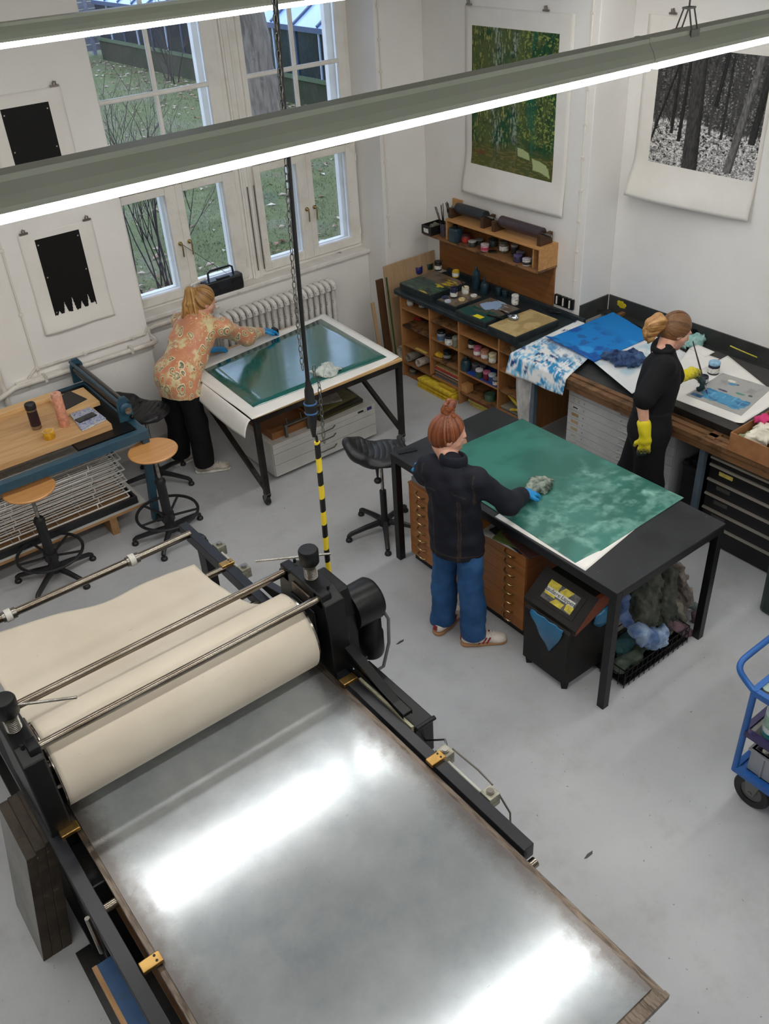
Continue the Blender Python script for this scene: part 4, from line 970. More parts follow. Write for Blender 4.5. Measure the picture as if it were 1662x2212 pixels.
wj(1089, 543, .042, .10, (110, 106, 92), (80, 76, 66), 1, 'tall glass jar with grey contents in the wall shelf'); wj(1112, 548, .032, .085, (44, 40, 44), (150, 144, 140), None, 'narrow dark jar with a grey lid in the wall shelf')
wj(1125, 557, .04, .06, (40, 36, 52), (120, 116, 124), None, 'dark jar with scratched lid behind the violet jar'); wj(1119, 565, .038, .065, (44, 40, 70), (104, 96, 140), (60, 56, 90), 'violet-lidded jar at the front of the wall shelf')
wj(1138, 572, .038, .06, (210, 208, 204), (200, 196, 206), (60, 58, 60), 'white jar with black lettering at the front of the wall shelf'); wj(1157, 572, .034, .10, (120, 124, 118), (96, 28, 30), None, 'glass jar with a dark red lid at the end of the wall shelf')
p = Pz(1064, 545, zb); lidp = MB().lathe([(.036, 0), (.042, .004), (.042, .010), (.03, .006), (.001, .006)], p, 20); single('tin_lid', lidp, M['chrome'], 'shiny upturned tin lid at the front edge of the wall shelf', 'lid', smooth=True)
# brushes and box on the open end of the lower board
bb = thing('storage_bin', 'black open plastic bin with white label at the end of the wall shelf', 'bin', Pz(935, 508, zb) ); p = Vector((5.66, 6.70, zb)); bb.location = p
o = MB(); o.box(p.x - .10, p.x + .10, p.y - .055, p.y + .075, zb, zb + .006).box(p.x - .11, p.x - .104, p.y - .06, p.y + .08, zb, zb + .085).box(p.x + .104, p.x + .11, p.y - .06, p.y + .08, zb, zb + .085).box(p.x - .11, p.x + .11, p.y - .062, p.y - .056, zb, zb + .085).box(p.x - .11, p.x + .11, p.y + .076, p.y + .082, zb, zb + .085); o.build('bin_body', M['rubber'], bb)
MB().box(p.x - .112, p.x - .110, p.y - .02, p.y + .05, zb + .02, zb + .06).build('bin_label', M['lab'], bb)
crumple('rag_ball', (p.x, p.y + .01, zb + .007), .12, .09, .09, mat('grey_rag', S(126, 124, 108), .8, 0, S(70, 72, 64), 30), 3, None, 'grey crumpled rag in the black bin', 'rag', h=.008)
def brush(p0, d, L, label, wide=False):
    p0 = Vector(p0); d = Vector(d).normalized(); t = thing('paint_brush', label, 'brush', p0, 0, 'brushes in the jars')
    MB().tube([p0, p0 + d * L * .4, p0 + d * L * .8], .004, 6).build('handle', M['black'], t); e = p0 + d * L * .8
    MB().bar(e, e + d * L * .1, .02 if wide else .008, .007).build('ferrule', M['thread'], t); MB().bar(e + d * L * .1, e + d * L * .2, .022 if wide else .006, .006).build('bristles', cm((50, 40, 34), .8), t)
for q, (cx_, cy_) in enumerate(((5.66, 6.575), (5.72, 6.52))):
    pt = thing('brush_pot', ('tall grey-violet pot full of brushes beside the black bin', 'dark pot of thin brushes against the shelf end')[q], 'pot', (cx_, cy_, zb))
    MB().lathe([(.036, 0), (.038, .005), (.04, .115), (.037, .115), (.034, .01), (.001, .01)], (cx_, cy_, zb), 18, cap=False).build('pot', cm(((86, 82, 92), (44, 40, 50))[q]), pt, smooth=True)
    rs = random.Random(q + 3)
    for k in range(6):
        a = rs.uniform(0, 6.28); brush((cx_ + .012 * math.cos(a), cy_ + .012 * math.sin(a), zb + .012), (rs.uniform(-.22, .1), rs.uniform(-.1, .3), 1), rs.uniform(.22, .31), ('flat wide brush' if k == 0 else 'thin brush') + (' standing in the grey-violet pot', ' standing in the dark pot')[q], k == 0)

# ---- contents of the cubby holes
GS = 'jars in the shelf unit'; Z = [z + .0005 for z in zs]; Z3 = .1405
def sj(x, y, z, r, h, b, l, lab, label): return jar(Pz(x, y, z), r, h, b, l, lab, label, GS)
sj(887, 659, Z[0], .034, .085, (180, 178, 172), (120, 118, 112), 1, 'white jar with grey label under the worktop end'); sj(913, 664, Z[0], .036, .06, (60, 60, 66), (80, 78, 84), (190, 190, 186), 'low dark jar with white band beside the white jar')
sj(954, 735, Z[1], .042, .10, (150, 156, 160), (20, 22, 24), (90, 110, 140), 'glass jar with black cap and blue label, second column'); sj(972, 743, Z[1], .046, .085, (190, 192, 194), (30, 30, 34), 1, 'white tin with black lid in the second column'); sj(985, 749, Z[1], .032, .10, (130, 128, 104), (150, 148, 128), None, 'tall greenish glass jar by the second divider')
sj(967, 773, Z[2], .04, .075, (20, 28, 28), (30, 34, 34), (160, 160, 150), 'black ink pot on the paint-splashed shelf'); sj(893, 808, .022, .036, .075, (150, 138, 118), (60, 60, 60), (96, 88, 78), 'striped jar on the bottom board')
sj(1019, 752, Z[1], .03, .08, (40, 52, 58), (34, 44, 50), 1, 'dark teal jar at the back of the third column'); sj(1032, 767, Z[1], .036, .085, (196, 110, 130), (190, 100, 124), 1, 'pink ink jar on the third column shelf'); sj(1048, 774, Z[1], .036, .085, (200, 146, 116), (186, 128, 104), 1, 'peach ink jar next to the pink one'); sj(1065, 782, Z[1], .036, .085, (222, 206, 160), (220, 206, 166), 1, 'cream ink jar by the third divider')
sj(1036, 815, Z[2], .035, .085, (52, 74, 56), (214, 206, 208), None, 'green ink jar with white lid on blue card'); sj(1052, 820, Z[2], .035, .085, (110, 30, 44), (196, 110, 140), None, 'dark red ink jar with pink lid on blue card'); sj(1064, 826, Z[2], .035, .085, (44, 74, 120), (190, 198, 206), None, 'blue ink jar with pale lid on blue card'); sj(1071, 832, Z[2], .026, .075, (70, 74, 80), (150, 154, 156), 1, 'small labelled jar tucked beside the blue jar'); sj(1028, 801, Z[2], .034, .075, (80, 78, 86), (110, 108, 112), None, 'grey-violet jar set behind the row on blue card'); sj(1044, 802, Z[2], .032, .07, (66, 66, 74), (104, 102, 108), None, 'grey jar at the back behind the dark red jar')
bottle(Pz(1007, 799, Z[2]), [(.045, 0), (.048, .01), (.048, .085), (.036, .105), (.016, .112), (.014, .13), (.008, .14)], M['tealb'], 'squat teal bottle beside the blue card')
def card(name, label, cat, x0, x1, y0, y1, z, th, m, rz=0, n=1):
    mb = MB(); c = V((x0 + x1) / 2, (y0 + y1) / 2, z); mb.cbox(c + V(0, 0, th / 2), x1 - x0, y1 - y0, th, Matrix.Rotation(rz, 3, 'Z')); return single(name, mb, m, label, cat)
card('blue_card', 'blue card lining the third column shelf', 'card', 5.11, 5.4, 5.25, 5.66, Z[2], .0035, cm((36, 78, 170), .6))
# (jars stand on the card: lift them by its thickness)
card('wood_block', 'small cube of wood on the low board', 'wood block', 5.12, 5.20, 5.655, 5.735, Z3, .07, M['pine'])
tp = Pz(1059, 864, Z3); jar(tp, .05, .085, (70, 100, 82), (90, 120, 104), None, 'green-marbled open tin on the low board', GS, open_=True)
b = thing('paint_box', 'orange and violet cardboard box in the fourth column', 'box', Pz(1112, 800, Z[1])); q = Pz(1112, 800, Z[1]); b.location = q + V(.03, 0, 0); q = b.location
MB().box(q.x - .05, q.x + .06, q.y - .055, q.y + .055, q.z, q.z + .05).build('box_body', cm((190, 104, 48), .6), b, bevel=.002); MB().box(q.x - .052, q.x + .062, q.y - .057, q.y + .057, q.z + .05, q.z + .066).build('box_lid', cm((60, 46, 130), .5), b, bevel=.003); MB().box(q.x - .0515, q.x - .05, q.y - .015, q.y + .015, q.z + .008, q.z + .042).build('print_mark', M['lab'], b)
b2 = thing('small_carton', 'small white and green carton on the top shelf of the fourth column', 'box', (5.16, 4.965, Z[0])); MB().box(5.125, 5.2, 4.935, 5.0, Z[0], Z[0] + .045).build('carton_body', cm((214, 214, 206), .6), b2); MB().box(5.1245, 5.1255, 4.94, 4.975, Z[0] + .004, Z[0] + .04).build('print_mark', cm((140, 180, 60), .6), b2)
for k in range(5): card('loose_paper', ('cream paper scrap lying lowest in the top fourth cubby', 'grey paper scrap in the top fourth cubby', 'olive paper scrap in the top fourth cubby', 'white paper scrap turned askew in the top fourth cubby', 'beige paper scrap topmost in the top fourth cubby')[k], 'paper', 5.16 + .05 * k, 5.32 + .05 * k, 5.03 + .01 * k, 5.17 + .008 * k, Z[0] + .0045 * k, .004, cm(((196, 188, 160), (160, 158, 150), (150, 146, 110), (210, 208, 200), (186, 170, 140))[k], .8), rz=.3 * (k - 2))
# paper rolls
for k, (x, y, r, L, c) in enumerate(((884, 768, .068, .36, (206, 194, 174)), (907, 772, .045, .3, (150, 142, 128)), (916, 788, .042, .34, (206, 194, 178)))):
    p = Pz(x, y, Z[3]); t = thing('paper_roll', ('wide loose roll of cream paper in the lower cubby', 'small grey paper roll between two cream rolls', 'tight cream paper roll next to the first divider')[k], 'paper roll', (5.14, p.y, Z[3]), 0, 'paper rolls in the cubby')
    pts = [];  n = 40; vs = []; turns = 1.6
    for xx in (5.125, 5.125 + L):
        for i in range(n): 
            a = i / (n - 1) * 2 * math.pi * turns; rr = r * (1 - .28 * i / (n - 1)); vs.append((xx, p.y + rr * math.cos(a - 1.57), Z[3] + r + rr * math.sin(a - 1.57)))
    o = MB().add(vs, [(i, i + 1, n + i + 1, n + i) for i in range(n - 1)]).build('rolled_sheet', cm(c, .8), t, smooth=True); s_ = o.modifiers.new('t', 'SOLIDIFY'); s_.thickness = .004; s_.offset = 0
# paper stacks
def stack(y0, y1, x0, x1, z, n, th, cols, names, cat='paper', skew=.03, seed=0):
    rs = random.Random(seed)
    for k in range(n):
        card('paper_sheet' if cat == 'paper' else 'thin_board', names[k], cat, x0 + rs.uniform(0, skew), x1, y0 + rs.uniform(0, skew * .6), y1 - rs.uniform(0, skew * .6), z + k * (th + .0006), th, cm(cols[k % len(cols)], .7), rz=rs.uniform(-.02, .02))
ordn = ['lowest', 'second', 'third', 'fourth', 'fifth', 'sixth', 'seventh', 'topmost']
stack(5.80, 6.31, 5.04, 5.55, .001, 6, .016, [(232, 196, 40), (240, 208, 60)], ['yellow folder, %s of the stack standing out of the bottom cubby' % ordn[k] for k in (0, 1, 2, 3, 4, 7)], seed=1)
stack(5.79, 6.02, 5.05, 5.5, .102, 2, .014, [(214, 178, 50)], ['narrow ochre folder on the yellow stack, lower one', 'narrow ochre folder on the yellow stack, upper one'], seed=2)
stack(5.77, 6.14, 5.12, 5.6, Z[3], 4, .014, [(110, 112, 116), (90, 94, 98), (150, 120, 98), (60, 64, 70)], ['grey folder lowest in the second column', 'dark grey folder in the second column', 'tan board in the second column', 'black folder topmost under the red one'], seed=3)
stack(5.77, 6.14, 5.12, 5.6, Z[3] + .064, 3, .014, [(206, 200, 190), (176, 66, 52), (206, 176, 120)], ['white sheet under the red folder', 'brick red folder in the second column', 'tan envelope on the red folder'], seed=4)
stack(5.27, 5.70, 5.13, 5.6, .001, 4, .022, [(196, 176, 80), (206, 188, 104), (190, 168, 70), (150, 40, 36)], ['olive-yellow folder on the floor under the low board, lowest', 'olive-yellow folder on the floor, second', 'olive-yellow folder on the floor, third', 'dark red folder on top of the olive folders'], seed=5, skew=.06)
stack(4.93, 5.205, 5.105, 5.6, .001, 8, .016, [(226, 222, 214), (150, 130, 96), (206, 200, 186), (120, 110, 88), (176, 160, 120)], ['thin board %s in the stack under the fourth column' % w for w in ordn], 'board', .02, 6)
stack(4.93, 5.205, 5.12, 5.6, Z[3], 3, .010, [(110, 114, 118), (60, 60, 64), (150, 146, 130)], ['grey folder lowest in the fourth column', 'black folder in the fourth column', 'drab sheet in the fourth column'], seed=7)
yf = MB().bar((5.12, 5.08, Z[3] + .045), (5.12, 4.94, Z[3] + .09), .012, .02).prism3([(5.13, 5.13, Z[3] + .16), (5.13, 4.93, Z[3] + .055), (5.13, 4.93, Z[3] + .085), (5.13, 5.10, Z[3] + .18)], (.35, 0, 0)); single('yellow_folder', yf, cm((226, 190, 50), .6), 'bent yellow folder leaning in the fourth column', 'folder')
# odds and ends
rt = thing('hand_tool', 'tool with a red handle on the second shelf of the first column', 'tool', Pz(905, 692, Z[1])); q = Pz(905, 692, Z[1]); MB().tube([q + V(-.02, .05, .014), q + V(0, -.04, .014)], .013, 8).build('handle', cm((176, 40, 34)), rt, smooth=True); MB().bar(q + V(0, -.04, .012), q + V(.03, -.14, .012), .02, .006).build('blade', M['thread'], rt)
bt = thing('clamp', 'dark screw clamp lying in the third cubby of the first column', 'clamp', (5.35, 6.3, Z[2])); MB().bar((5.35, 6.42, Z[2] + .02), (5.35, 6.24, Z[2] + .02), .03, .04).build('bar', M['black'], bt); MB().bar((5.35, 6.25, Z[2] + .04), (5.28, 6.25, Z[2] + .05), .025, .02).build('jaw', M['black'], bt); MB().cyl((5.27, 6.28, Z[2] + .012), (5.42, 6.33, Z[2] + .012), .01).build('screw', cm((150, 70, 50)), bt, smooth=True)
card('tape_strip', 'strip of yellow tape stuck on the third shelf of the first column', 'tape', 5.108, 5.14, 6.235, 6.40, Z[2], .001, cm((226, 204, 96), .6))
crumple('sponge_scrap', Pz(953, 770, Z[2]), .09, .07, .05, cm((214, 170, 40), .8), 12, None, 'bright yellow scrap beside the black ink pot', 'sponge', h=.008)
# boards leaning between the shelf unit and the window wall
M['tan'] = wood('tan_board', S(172, 142, 108), S(190, 160, 124), 3, 2, .6, stain=S(120, 96, 70), slo=.66, shi=.78, sscale=3)
single('leaning_board', MB().prism3([(5.12, 6.74, 0), (5.77, 6.74, 0), (5.77, 6.86, 1.06), (5.12, 6.86, 1.06)], (0, .012, 0)), M['tan'], 'tall tan board leaning beside the shelf unit', 'board')
single('leaning_board', MB().prism3([(5.05, 6.78, 0), (5.13, 6.78, 0), (5.13, 6.89, .93), (5.05, 6.89, .93)], (0, .02, 0)), wood('dark_plank', S(70, 46, 28), S(96, 66, 40), 3, 2, .6), 'narrow dark brown plank leaning beside the tan board', 'board')
single('leaning_board', MB().prism3([(5.085, 6.66, 0), (5.10, 6.66, 0), (5.10, 6.78, .98), (5.085, 6.78, .98)], (0, .01, 0)), cm((52, 84, 48), .6), 'thin green strip leaning at the corner of the tan board', 'board')
single('leaning_board', MB().prism3([(5.0, 6.82, 0), (5.04, 6.82, 0), (5.04, 6.93, .70), (5.0, 6.93, .70)], (0, .015, 0)), M['tan'], 'short tan lath leaning on the window wall', 'board')

# ================================================================== mobile table by the windows
M['steel'] = mat('raw_steel', S(52, 46, 42), .4, .5, S(34, 30, 28), 7, stain=S(96, 80, 62), sscale=14, slo=.64, shi=.7)
M['birch'] = wood('birch_top', S(196, 156, 104), S(216, 178, 126), 4, 0, .5, stain=S(150, 116, 76), slo=.68, shi=.78, sscale=4)
M['paper'] = mat('white_paper', S(240, 238, 232), .75, 0, S(230, 227, 220), 3)
TX0, TX1, TY0, TY1, TZ = 2.80, 4.255, 5.505, 6.755, .84
tb = thing('mobile_table', 'large steel-framed table on castors with a wooden top', 'table', ((TX0 + TX1) / 2, (TY0 + TY1) / 2, 0))
MB().box(TX0, TX1, TY0, TY1, TZ - .022, TZ).build('table_top', M['birch'], tb, bevel=.002)
for a, b in (((TX0 + .02, TY0 + .02), (TX1 - .02, TY0 + .02)), ((TX0 + .02, TY1 - .02), (TX1 - .02, TY1 - .02)), ((TX0 + .02, TY0 + .02), (TX0 + .02, TY1 - .02)), ((TX1 - .02, TY0 + .02), (TX1 - .02, TY1 - .02))):
    MB().bar((a[0], a[1], TZ - .045), (b[0], b[1], TZ - .045), .04, .045).build('apron_bar', M['steel'], tb)
M['castor'] = mat('castor_grey', S(96, 96, 96), .45, .3)
for x in (TX0 + .025, TX1 - .025):
    for y in (TY0 + .025, TY1 - .025):
        MB().box(x - .022, x + .022, y - .022, y + .022, .115, TZ - .03).build('leg', M['steel'], tb, bevel=.002)
        c = MB().box(x - .024, x + .024, y - .024, y + .024, .108, .115).prism3([(x - .022, y - .03, .105), (x - .022, y + .02, .105), (x - .022, y + .03, .04), (x - .022, y + .01, .04)], (.005, 0, 0)).prism3([(x + .017, y - .03, .105), (x + .017, y + .02, .105), (x + .017, y + .03, .04), (x + .017, y + .01, .04)], (.005, 0, 0)).build('castor', M['castor'], tb)
        MB().cyl((x - .014, y + .018, .045), (x + .014, y + .018, .045), .045, n=22).cyl((x - .016, y + .018, .045), (x + .016, y + .018, .045), .016, n=14).build('wheel', M['rubber'] if x < 3.5 else M['castor'], c, smooth=True)
for x in (TX0 + .025, TX1 - .025): MB().bar((x, TY0 + .05, .16), (x, TY1 - .06, TZ - .05), .035, .035).build('brace', M['steel'], tb)
z = TZ + .0015
wp = sheet('backing_paper', [Pz(545, 906, z), Pz(863, 773, z), Pz(699, 679, z), (2.80, 6.70, z)], 40, 40, M['paper'], None, None, lambda u, v: (0, 0, np.maximum(0, .012 * sst(u, .93, 1) + .006 * np.sin(9 * v) * sst(-u, -.04, 0))), thick=.001)
tag(wp, 'white backing paper with curled corners under the green sheet by the windows', 'paper')
# the part hanging over the near-left edge
q0, q1 = Pz(545, 906, z), Vector((2.80, 6.30, z)); vs = []; n1, n2 = 26, 12
for i in range(n1):
    t = i / (n1 - 1); e = q0.lerp(q1, t)
    for j in range(n2):
        s_ = j / (n2 - 1); a = min(1.45, s_ * 2.2); vs.append((e.x - .014 - .10 * s_ * (1 - .3 * s_) - .0, e.y + .004 * math.sin(t * 9), z - .155 * s_ ** 1.5 * (.75 + .25 * math.sin(t * 2.6 + .4))))
hp_ = MB().add(vs, [(i * n2 + j, (i + 1) * n2 + j, (i + 1) * n2 + j + 1, i * n2 + j + 1) for i in range(n1 - 1) for j in range(n2 - 1)])
o = single('paper_flap', hp_, M['paper'], 'white paper flap curling down over the end of the mobile table', 'paper', smooth=True); o.modifiers.new('t', 'SOLIDIFY').thickness = .001
def inked_mat(name, ca, cb, rough, streak):
    m, nt, b = _nt(name); v = coords(nt, streak); src = ramp(nt, noise(nt, v, 3, 7, .7, .5), [(.3, ca), (.7, cb)]); base(b, nt, src)
    rr = ramp(nt, noise(nt, v, 5, 5, .7), [(.3, (rough - .05,) * 3), (.7, (rough + .08,) * 3)]); nt.links.new(rr, b.inputs['Roughness']); b.inputs['Specular IOR Level'].default_value = .8; b.inputs['Coat Weight'].default_value = .8; b.inputs['Coat Roughness'].default_value = .12
    bump(nt, b, noise(nt, coords(nt, (streak[0] * 2, streak[1] * 2, 1)), 14, 4, .6), .06, .003); return m
z += .0025
gs = sheet('green_print_sheet', [Pz(441, 798, z), Pz(548, 880, z), Pz(853, 765, z), Pz(697, 687, z)], 12, 12, inked_mat('wet_green_ink', S(10, 84, 64), S(18, 104, 104), .16, (1, 5, 1)), None, thick=.0015)
tag(gs, 'glossy wet green inked sheet on the mobile table by the windows', 'printing plate')
M['ragw'] = mat('gauze', S(206, 212, 204), .9, 0, S(166, 178, 172), 14)
crumple('gauze_rag', Pz(713, 806, z), .26, .17, .085, M['ragw'], 31, None, 'crumpled pale gauze rag on the glossy green sheet', 'rag', n=9, rz=-.5, h=.008)

# ---- white drawer cabinet below it
CX0, CX1, CY0, CY1 = 3.07, 4.145, 5.79, 6.58; CZ = Px(588, 963, CX0).z
M['cabw'] = mat('grey_white_laminate', S(202, 200, 194), .45, 0, S(190, 188, 182), 4)
dc = thing('drawer_cabinet', 'low off-white drawer cabinet under the mobile table', 'cabinet', ((CX0 + CX1) / 2, (CY0 + CY1) / 2, 0))
MB().box(CX0, CX1, CY0 + .018, CY1, .03, CZ).build('carcass', M['cabw'], dc, bevel=.003); MB().box(CX0 + .03, CX1 - .03, CY0 + .05, CY1 - .02, 0, .03).build('plinth', M['black'], dc)
zd = [.035, .035 + (CZ - .04) * .36, .035 + (CZ - .04) * .70, CZ - .045]
for k in range(3):
    d_ = MB().box(CX0 + .003, CX1 - .003, CY0, CY0 + .018, zd[k] + .002, zd[k + 1] - .002).build('drawer', M['cabw'], dc, bevel=.0015); xm = (CX0 + CX1) / 2 - .0; zc = (zd[k] + zd[k + 1]) / 2 + .01
    MB().tube([(xm - .10, CY0 + .003, zc - .006), (xm - .06, CY0 - .02, zc), (xm + .06, CY0 - .02, zc + .002), (xm + .10, CY0 + .003, zc + .008)], .006, 8).build('bow_handle', M['chrome'], d_, smooth=True)
MB().box(CX0 + .003, CX1 - .003, CY0, CY0 + .018, CZ - .044, CZ - .001).build('top_rail', M['cabw'], dc)
MB().box(CX1 - .09, CX1 - .04, CY0 - .001, CY0 + .001, CZ - .042, CZ - .012).build('sticker', cm((60, 50, 120)), dc); MB().box(CX1 - .19, CX1 - .13, CY0 - .001, CY0 + .001, CZ - .036, CZ - .018).build('sticker', M['black'], dc)
bx = thing('wooden_tray', 'shallow brown wooden tray on the white drawer cabinet', 'tray', (3.33, 6.05, CZ)); MB().box(3.12, 3.55, 5.86, 6.25, CZ, CZ + .012).box(3.12, 3.14, 5.86, 6.25, CZ + .012, CZ + .06).box(3.53, 3.55, 5.86, 6.25, CZ + .012, CZ + .06).box(3.14, 3.53, 5.86, 5.88, CZ + .012, CZ + .06).build('tray_body', wood('tray_wood', S(130, 84, 48), S(152, 104, 62), 4, 0, .5), bx)
cl = thing('metal_trestle', 'small grey metal bracket frame standing in front of the wooden tray', 'bracket', (3.4, 5.84, CZ)); mm = M['zinc']
for x in (3.24, 3.46): MB().bar((x, 5.825, CZ), (x, 5.825, CZ + .11), .022, .022).build('post', mm, cl)
MB().bar((3.22, 5.825, CZ + .115), (3.48, 5.825, CZ + .115), .03, .012).build('rail', mm, cl)
for x in (3.26, 3.40): MB().cyl((x, 5.825, CZ + .12), (x, 5.835, CZ + .17), .006).build('peg', mm, cl)
fl = ((3.58, 4.06, 5.86, 6.45, (74, 72, 40), 'olive folder'), (3.60, 4.09, 5.88, 6.40, (44, 40, 30), 'black-brown folder'), (3.56, 4.02, 5.90, 6.50, (96, 92, 50), 'olive-green sheet'), (3.66, 3.95, 5.95, 6.35, (150, 150, 146), 'grey metal sheet'))
for k, (a, b_, c_, d_, col, nm) in enumerate(fl):
    card('folder', nm + (' lowest', ' second', ' third', ' topmost')[k] + ' in the pile on the white cabinet', 'folder', a, b_, c_, d_, CZ + .001 + .022 * k, .02, cm(col, .6), rz=(.05, -.08, .1, -.3)[k])

# ================================================================== stools
M['seatw'] = wood('stool_seat', S(196, 138, 78), S(214, 158, 98), 2.5, 0, .35, gloss=.6)
M['plast'] = mat('black_plastic', S(26, 26, 28), .42, 0, S(34, 34, 36), 10)
def star_base(t, c, rz, R=.29, n=5):
    for k in range(n):
        a = rz + 2 * math.pi * k / n; d = V(math.cos(a), math.sin(a), 0)
        MB().tube([c + V(0, 0, .10), c + d * R * .5 + V(0, 0, .085), c + d * R * .93 + V(0, 0, .062), c + d * R + V(0, 0, .045)], .02, 8, radii=[.026, .021, .018, .018]).build('base_arm', M['plast'], t, smooth=True)
        p = c + d * R; MB().lathe([(.024, 0), (.027, .006), (.024, .022), (.016, .028), (.015, .05)], p, 14).build('glide', M['plast'], t, smooth=True)
def round_stool(pix, seatpix, rz, label):
    c = Pz(*pix); sz = .80; t = thing('round_stool', label, 'stool', c, 0, 'wooden round stools'); star_base(t, c, rz)
    MB().lathe([(.05, .07), (.042, .13), (.036, .16), (.036, .50), (.042, .51), (.042, .53), (.030, .55)], c, 18).build('column', M['plast'], t, smooth=True)
    MB().cyl(c + V(0, 0, .54), c + V(0, 0, sz - .02), .014, n=12).build('gas_rod', M['chrome'], t, smooth=True)
    MB().lathe([(.155, sz - .022), (.180, sz - .016), (.183, sz - .006), (.176, sz), (.08, sz - .005), (.001, sz - .006)], c, 40).build('seat', M['seatw'], t, smooth=True)
    MB().lathe([(.06, sz - .04), (.07, sz - .022)], c, 16).build('seat_mount', M['plast'], t)
    ring = []; zr = .235
    for i in range(36):
        a = 2 * math.pi * i / 36; ring.append(c + V(.235 * math.cos(a), .235 * math.sin(a), zr))
    MB().tube(ring, .012, 8, closed=True).build('foot_ring', M['plast'], t, smooth=True)
    for k in range(5):
        a = rz + .5 + 2 * math.pi * k / 5; MB().bar(c + V(.03 * math.cos(a), .03 * math.sin(a), zr - .03), c + V(.232 * math.cos(a), .232 * math.sin(a), zr), .016, .012).build('spoke', M['plast'], t)
    MB().cyl(c + V(0, 0, zr - .06), c + V(0, 0, zr), .05, n=18).build('ring_hub', M['plast'], t, smooth=True)
    return t
round_stool((374, 1160), 0, .25, 'round wooden stool with black foot ring beside the blue bench leg'); round_stool((126, 1247), 0, .1, 'round wooden stool with black foot ring in front of the wire racks')
def saddle_stool(pix, sz, face, label, ring=False):
    c = Pz(*pix); t = thing('saddle_stool', label, 'stool', c, 0, 'black moulded stools'); star_base(t, c, .35, .30)
    MB().lathe([(.05, .07), (.040, .13), (.026, .15), (.026, sz - .32)], c, 18).build('column', M['plast'], t, smooth=True); MB().cyl(c + V(0, 0, sz - .33), c + V(0, 0, sz - .05), .013, n=12).build('gas_rod', M['chrome'], t, smooth=True)
    f = V(math.cos(face), math.sin(face), 0); l = V(-f.y, f.x, 0); s_ = c + V(0, 0, sz); R3 = np.array(Matrix((f, l, V(0, 0, 1))).transposed())
    a = np.array
    prm = [ell_(s_ + f * .02, (.20, .19, .035), .03, R3), ell_(s_ + f * .06 + V(0, 0, .002), (.14, .17, .038), .03, R3)]
    for k in range(-3, 4): prm += [cap_(s_ - f * (.12 - .006 * k * k) + l * (.042 * k) + V(0, 0, .0), s_ - f * (.20 - .006 * k * k) + l * (.040 * k) + V(0, 0, .05), .030, .026, .05), cap_(s_ - f * (.20 - .006 * k * k) + l * (.040 * k) + V(0, 0, .05), s_ - f * (.245 - .005 * k * k) + l * (.036 * k) + V(0, 0, .125 - .006 * k * k), .026, .021, .05)]
    for k in range(-1, 2): prm.append(cap_(s_ + f * (.12 - .1 * k * 0) + l * .10 * k + V(0, 0, .02), s_ + f * .16 + l * .1 * k + V(0, 0, .012), .024, .024, .03))
    fx, fy = f.x, f.y
    def grooves(X, Y, Z):
        u = (X - s_.x) * fx + (Y - s_.y) * fy; w = -(X - s_.x) * fy + (Y - s_.y) * fx
        return np.where((Z > sz + .005) & (np.abs(w) < .115) & (u > -.17), .005 * np.clip(np.cos((u + 1.2 * w * w) * 150) * 3 - 1.6, 0, 1), 0)
    sdf_obj('seat', prm, M['plast'], t, .007, grooves)
    MB().box(c.x - .07, c.x + .07, c.y - .06, c.y + .06, sz - .055, sz - .03).build('seat_mount', M['plast'], t, bevel=.01)
    lv = s_ - f * .04 - l * .12; MB().tube([s_ - V(0, 0, .04) - l * .05, lv + V(0, 0, -.05), lv - l * .0 + V(0, 0, -.13)], .012, 8, radii=[.012, .014, .007]).build('lever', M['plast'], t, smooth=True); MB().ball(lv + V(0, 0, -.15), .03, sc=(1, 1, .8)).build('lever_knob', M['plast'], t, smooth=True)
    return t
saddle_stool((833, 1147), .70, -.55, 'black moulded stool with low back standing by the black steel table'); saddle_stool((345, 1040), .68, -.9, 'black moulded stool with low back tucked behind the small blue press')

# ================================================================== small blue table press with wooden worktop
M['blue'] = mat('petrol_paint', S(48, 84, 102), .4, 0, S(40, 72, 90), 6, stain=S(92, 120, 130), sscale=16, slo=.69, shi=.74)
M['topw'] = wood('worktop_birch', S(190, 146, 98), S(214, 174, 124), 3, 0, .5, stain=S(150, 110, 70), slo=.66, shi=.74, sscale=7)
M['lightw'] = wood('light_timber', S(212, 168, 112), S(228, 190, 138), 3, 0, .5)
BT = .965
bl = thing('table_press', 'small blue-framed table press with a roller and long frame', 'printing press', (1.0, 6.35, 0))
for y in (5.80, 6.86): MB().box(-.6, 2.06, y - .03, y + .03, .84, .91).build('frame_beam', M['blue'], bl, bevel=.004)
MB().box(2.0, 2.06, 5.83, 6.83, .84, .905).build('end_beam', M['blue'], bl, bevel=.004)
for y0, y1 in ((5.80, 5.98), (6.86, 6.70)):
    for x in (2.03, -.5): MB().bar((x, y0, .86), (x, y1, .0), .055, .055, (1, 0, 0)).build('leg', M['blue'], bl, bevel=.003)
MB().box(1.55, 1.99, 5.84, 6.82, .885, .915).build('steel_bed', M['black'], bl)
rx, rz_ = 2.005, 1.02; ya, yb = 6.03, 6.90
MB().cyl((rx, ya, rz_), (rx, yb, rz_), .048, n=26).build('roller', mat('dark_roller', S(46, 44, 44), .25, .6), bl, smooth=True)
for y in (ya - .02, yb + .02):
    MB().prism3([(rx - .06, y - .012, .905), (rx + .055, y - .012, .905), (rx + .05, y - .012, 1.06), (rx + .02, y - .012, 1.11), (rx - .025, y - .012, 1.11), (rx - .055, y - .012, 1.05)], (0, .024, 0)).build('end_bracket', M['blue'], bl, bevel=.005)
hb = MB().lathe([(.042, -.035), (.044, -.02), (.044, 0), (.03, .01)], (rx, ya - .05, rz_), 22, Matrix.Rotation(math.pi / 2, 3, 'X')).build('bearing_hub', M['blue'], bl, smooth=True)
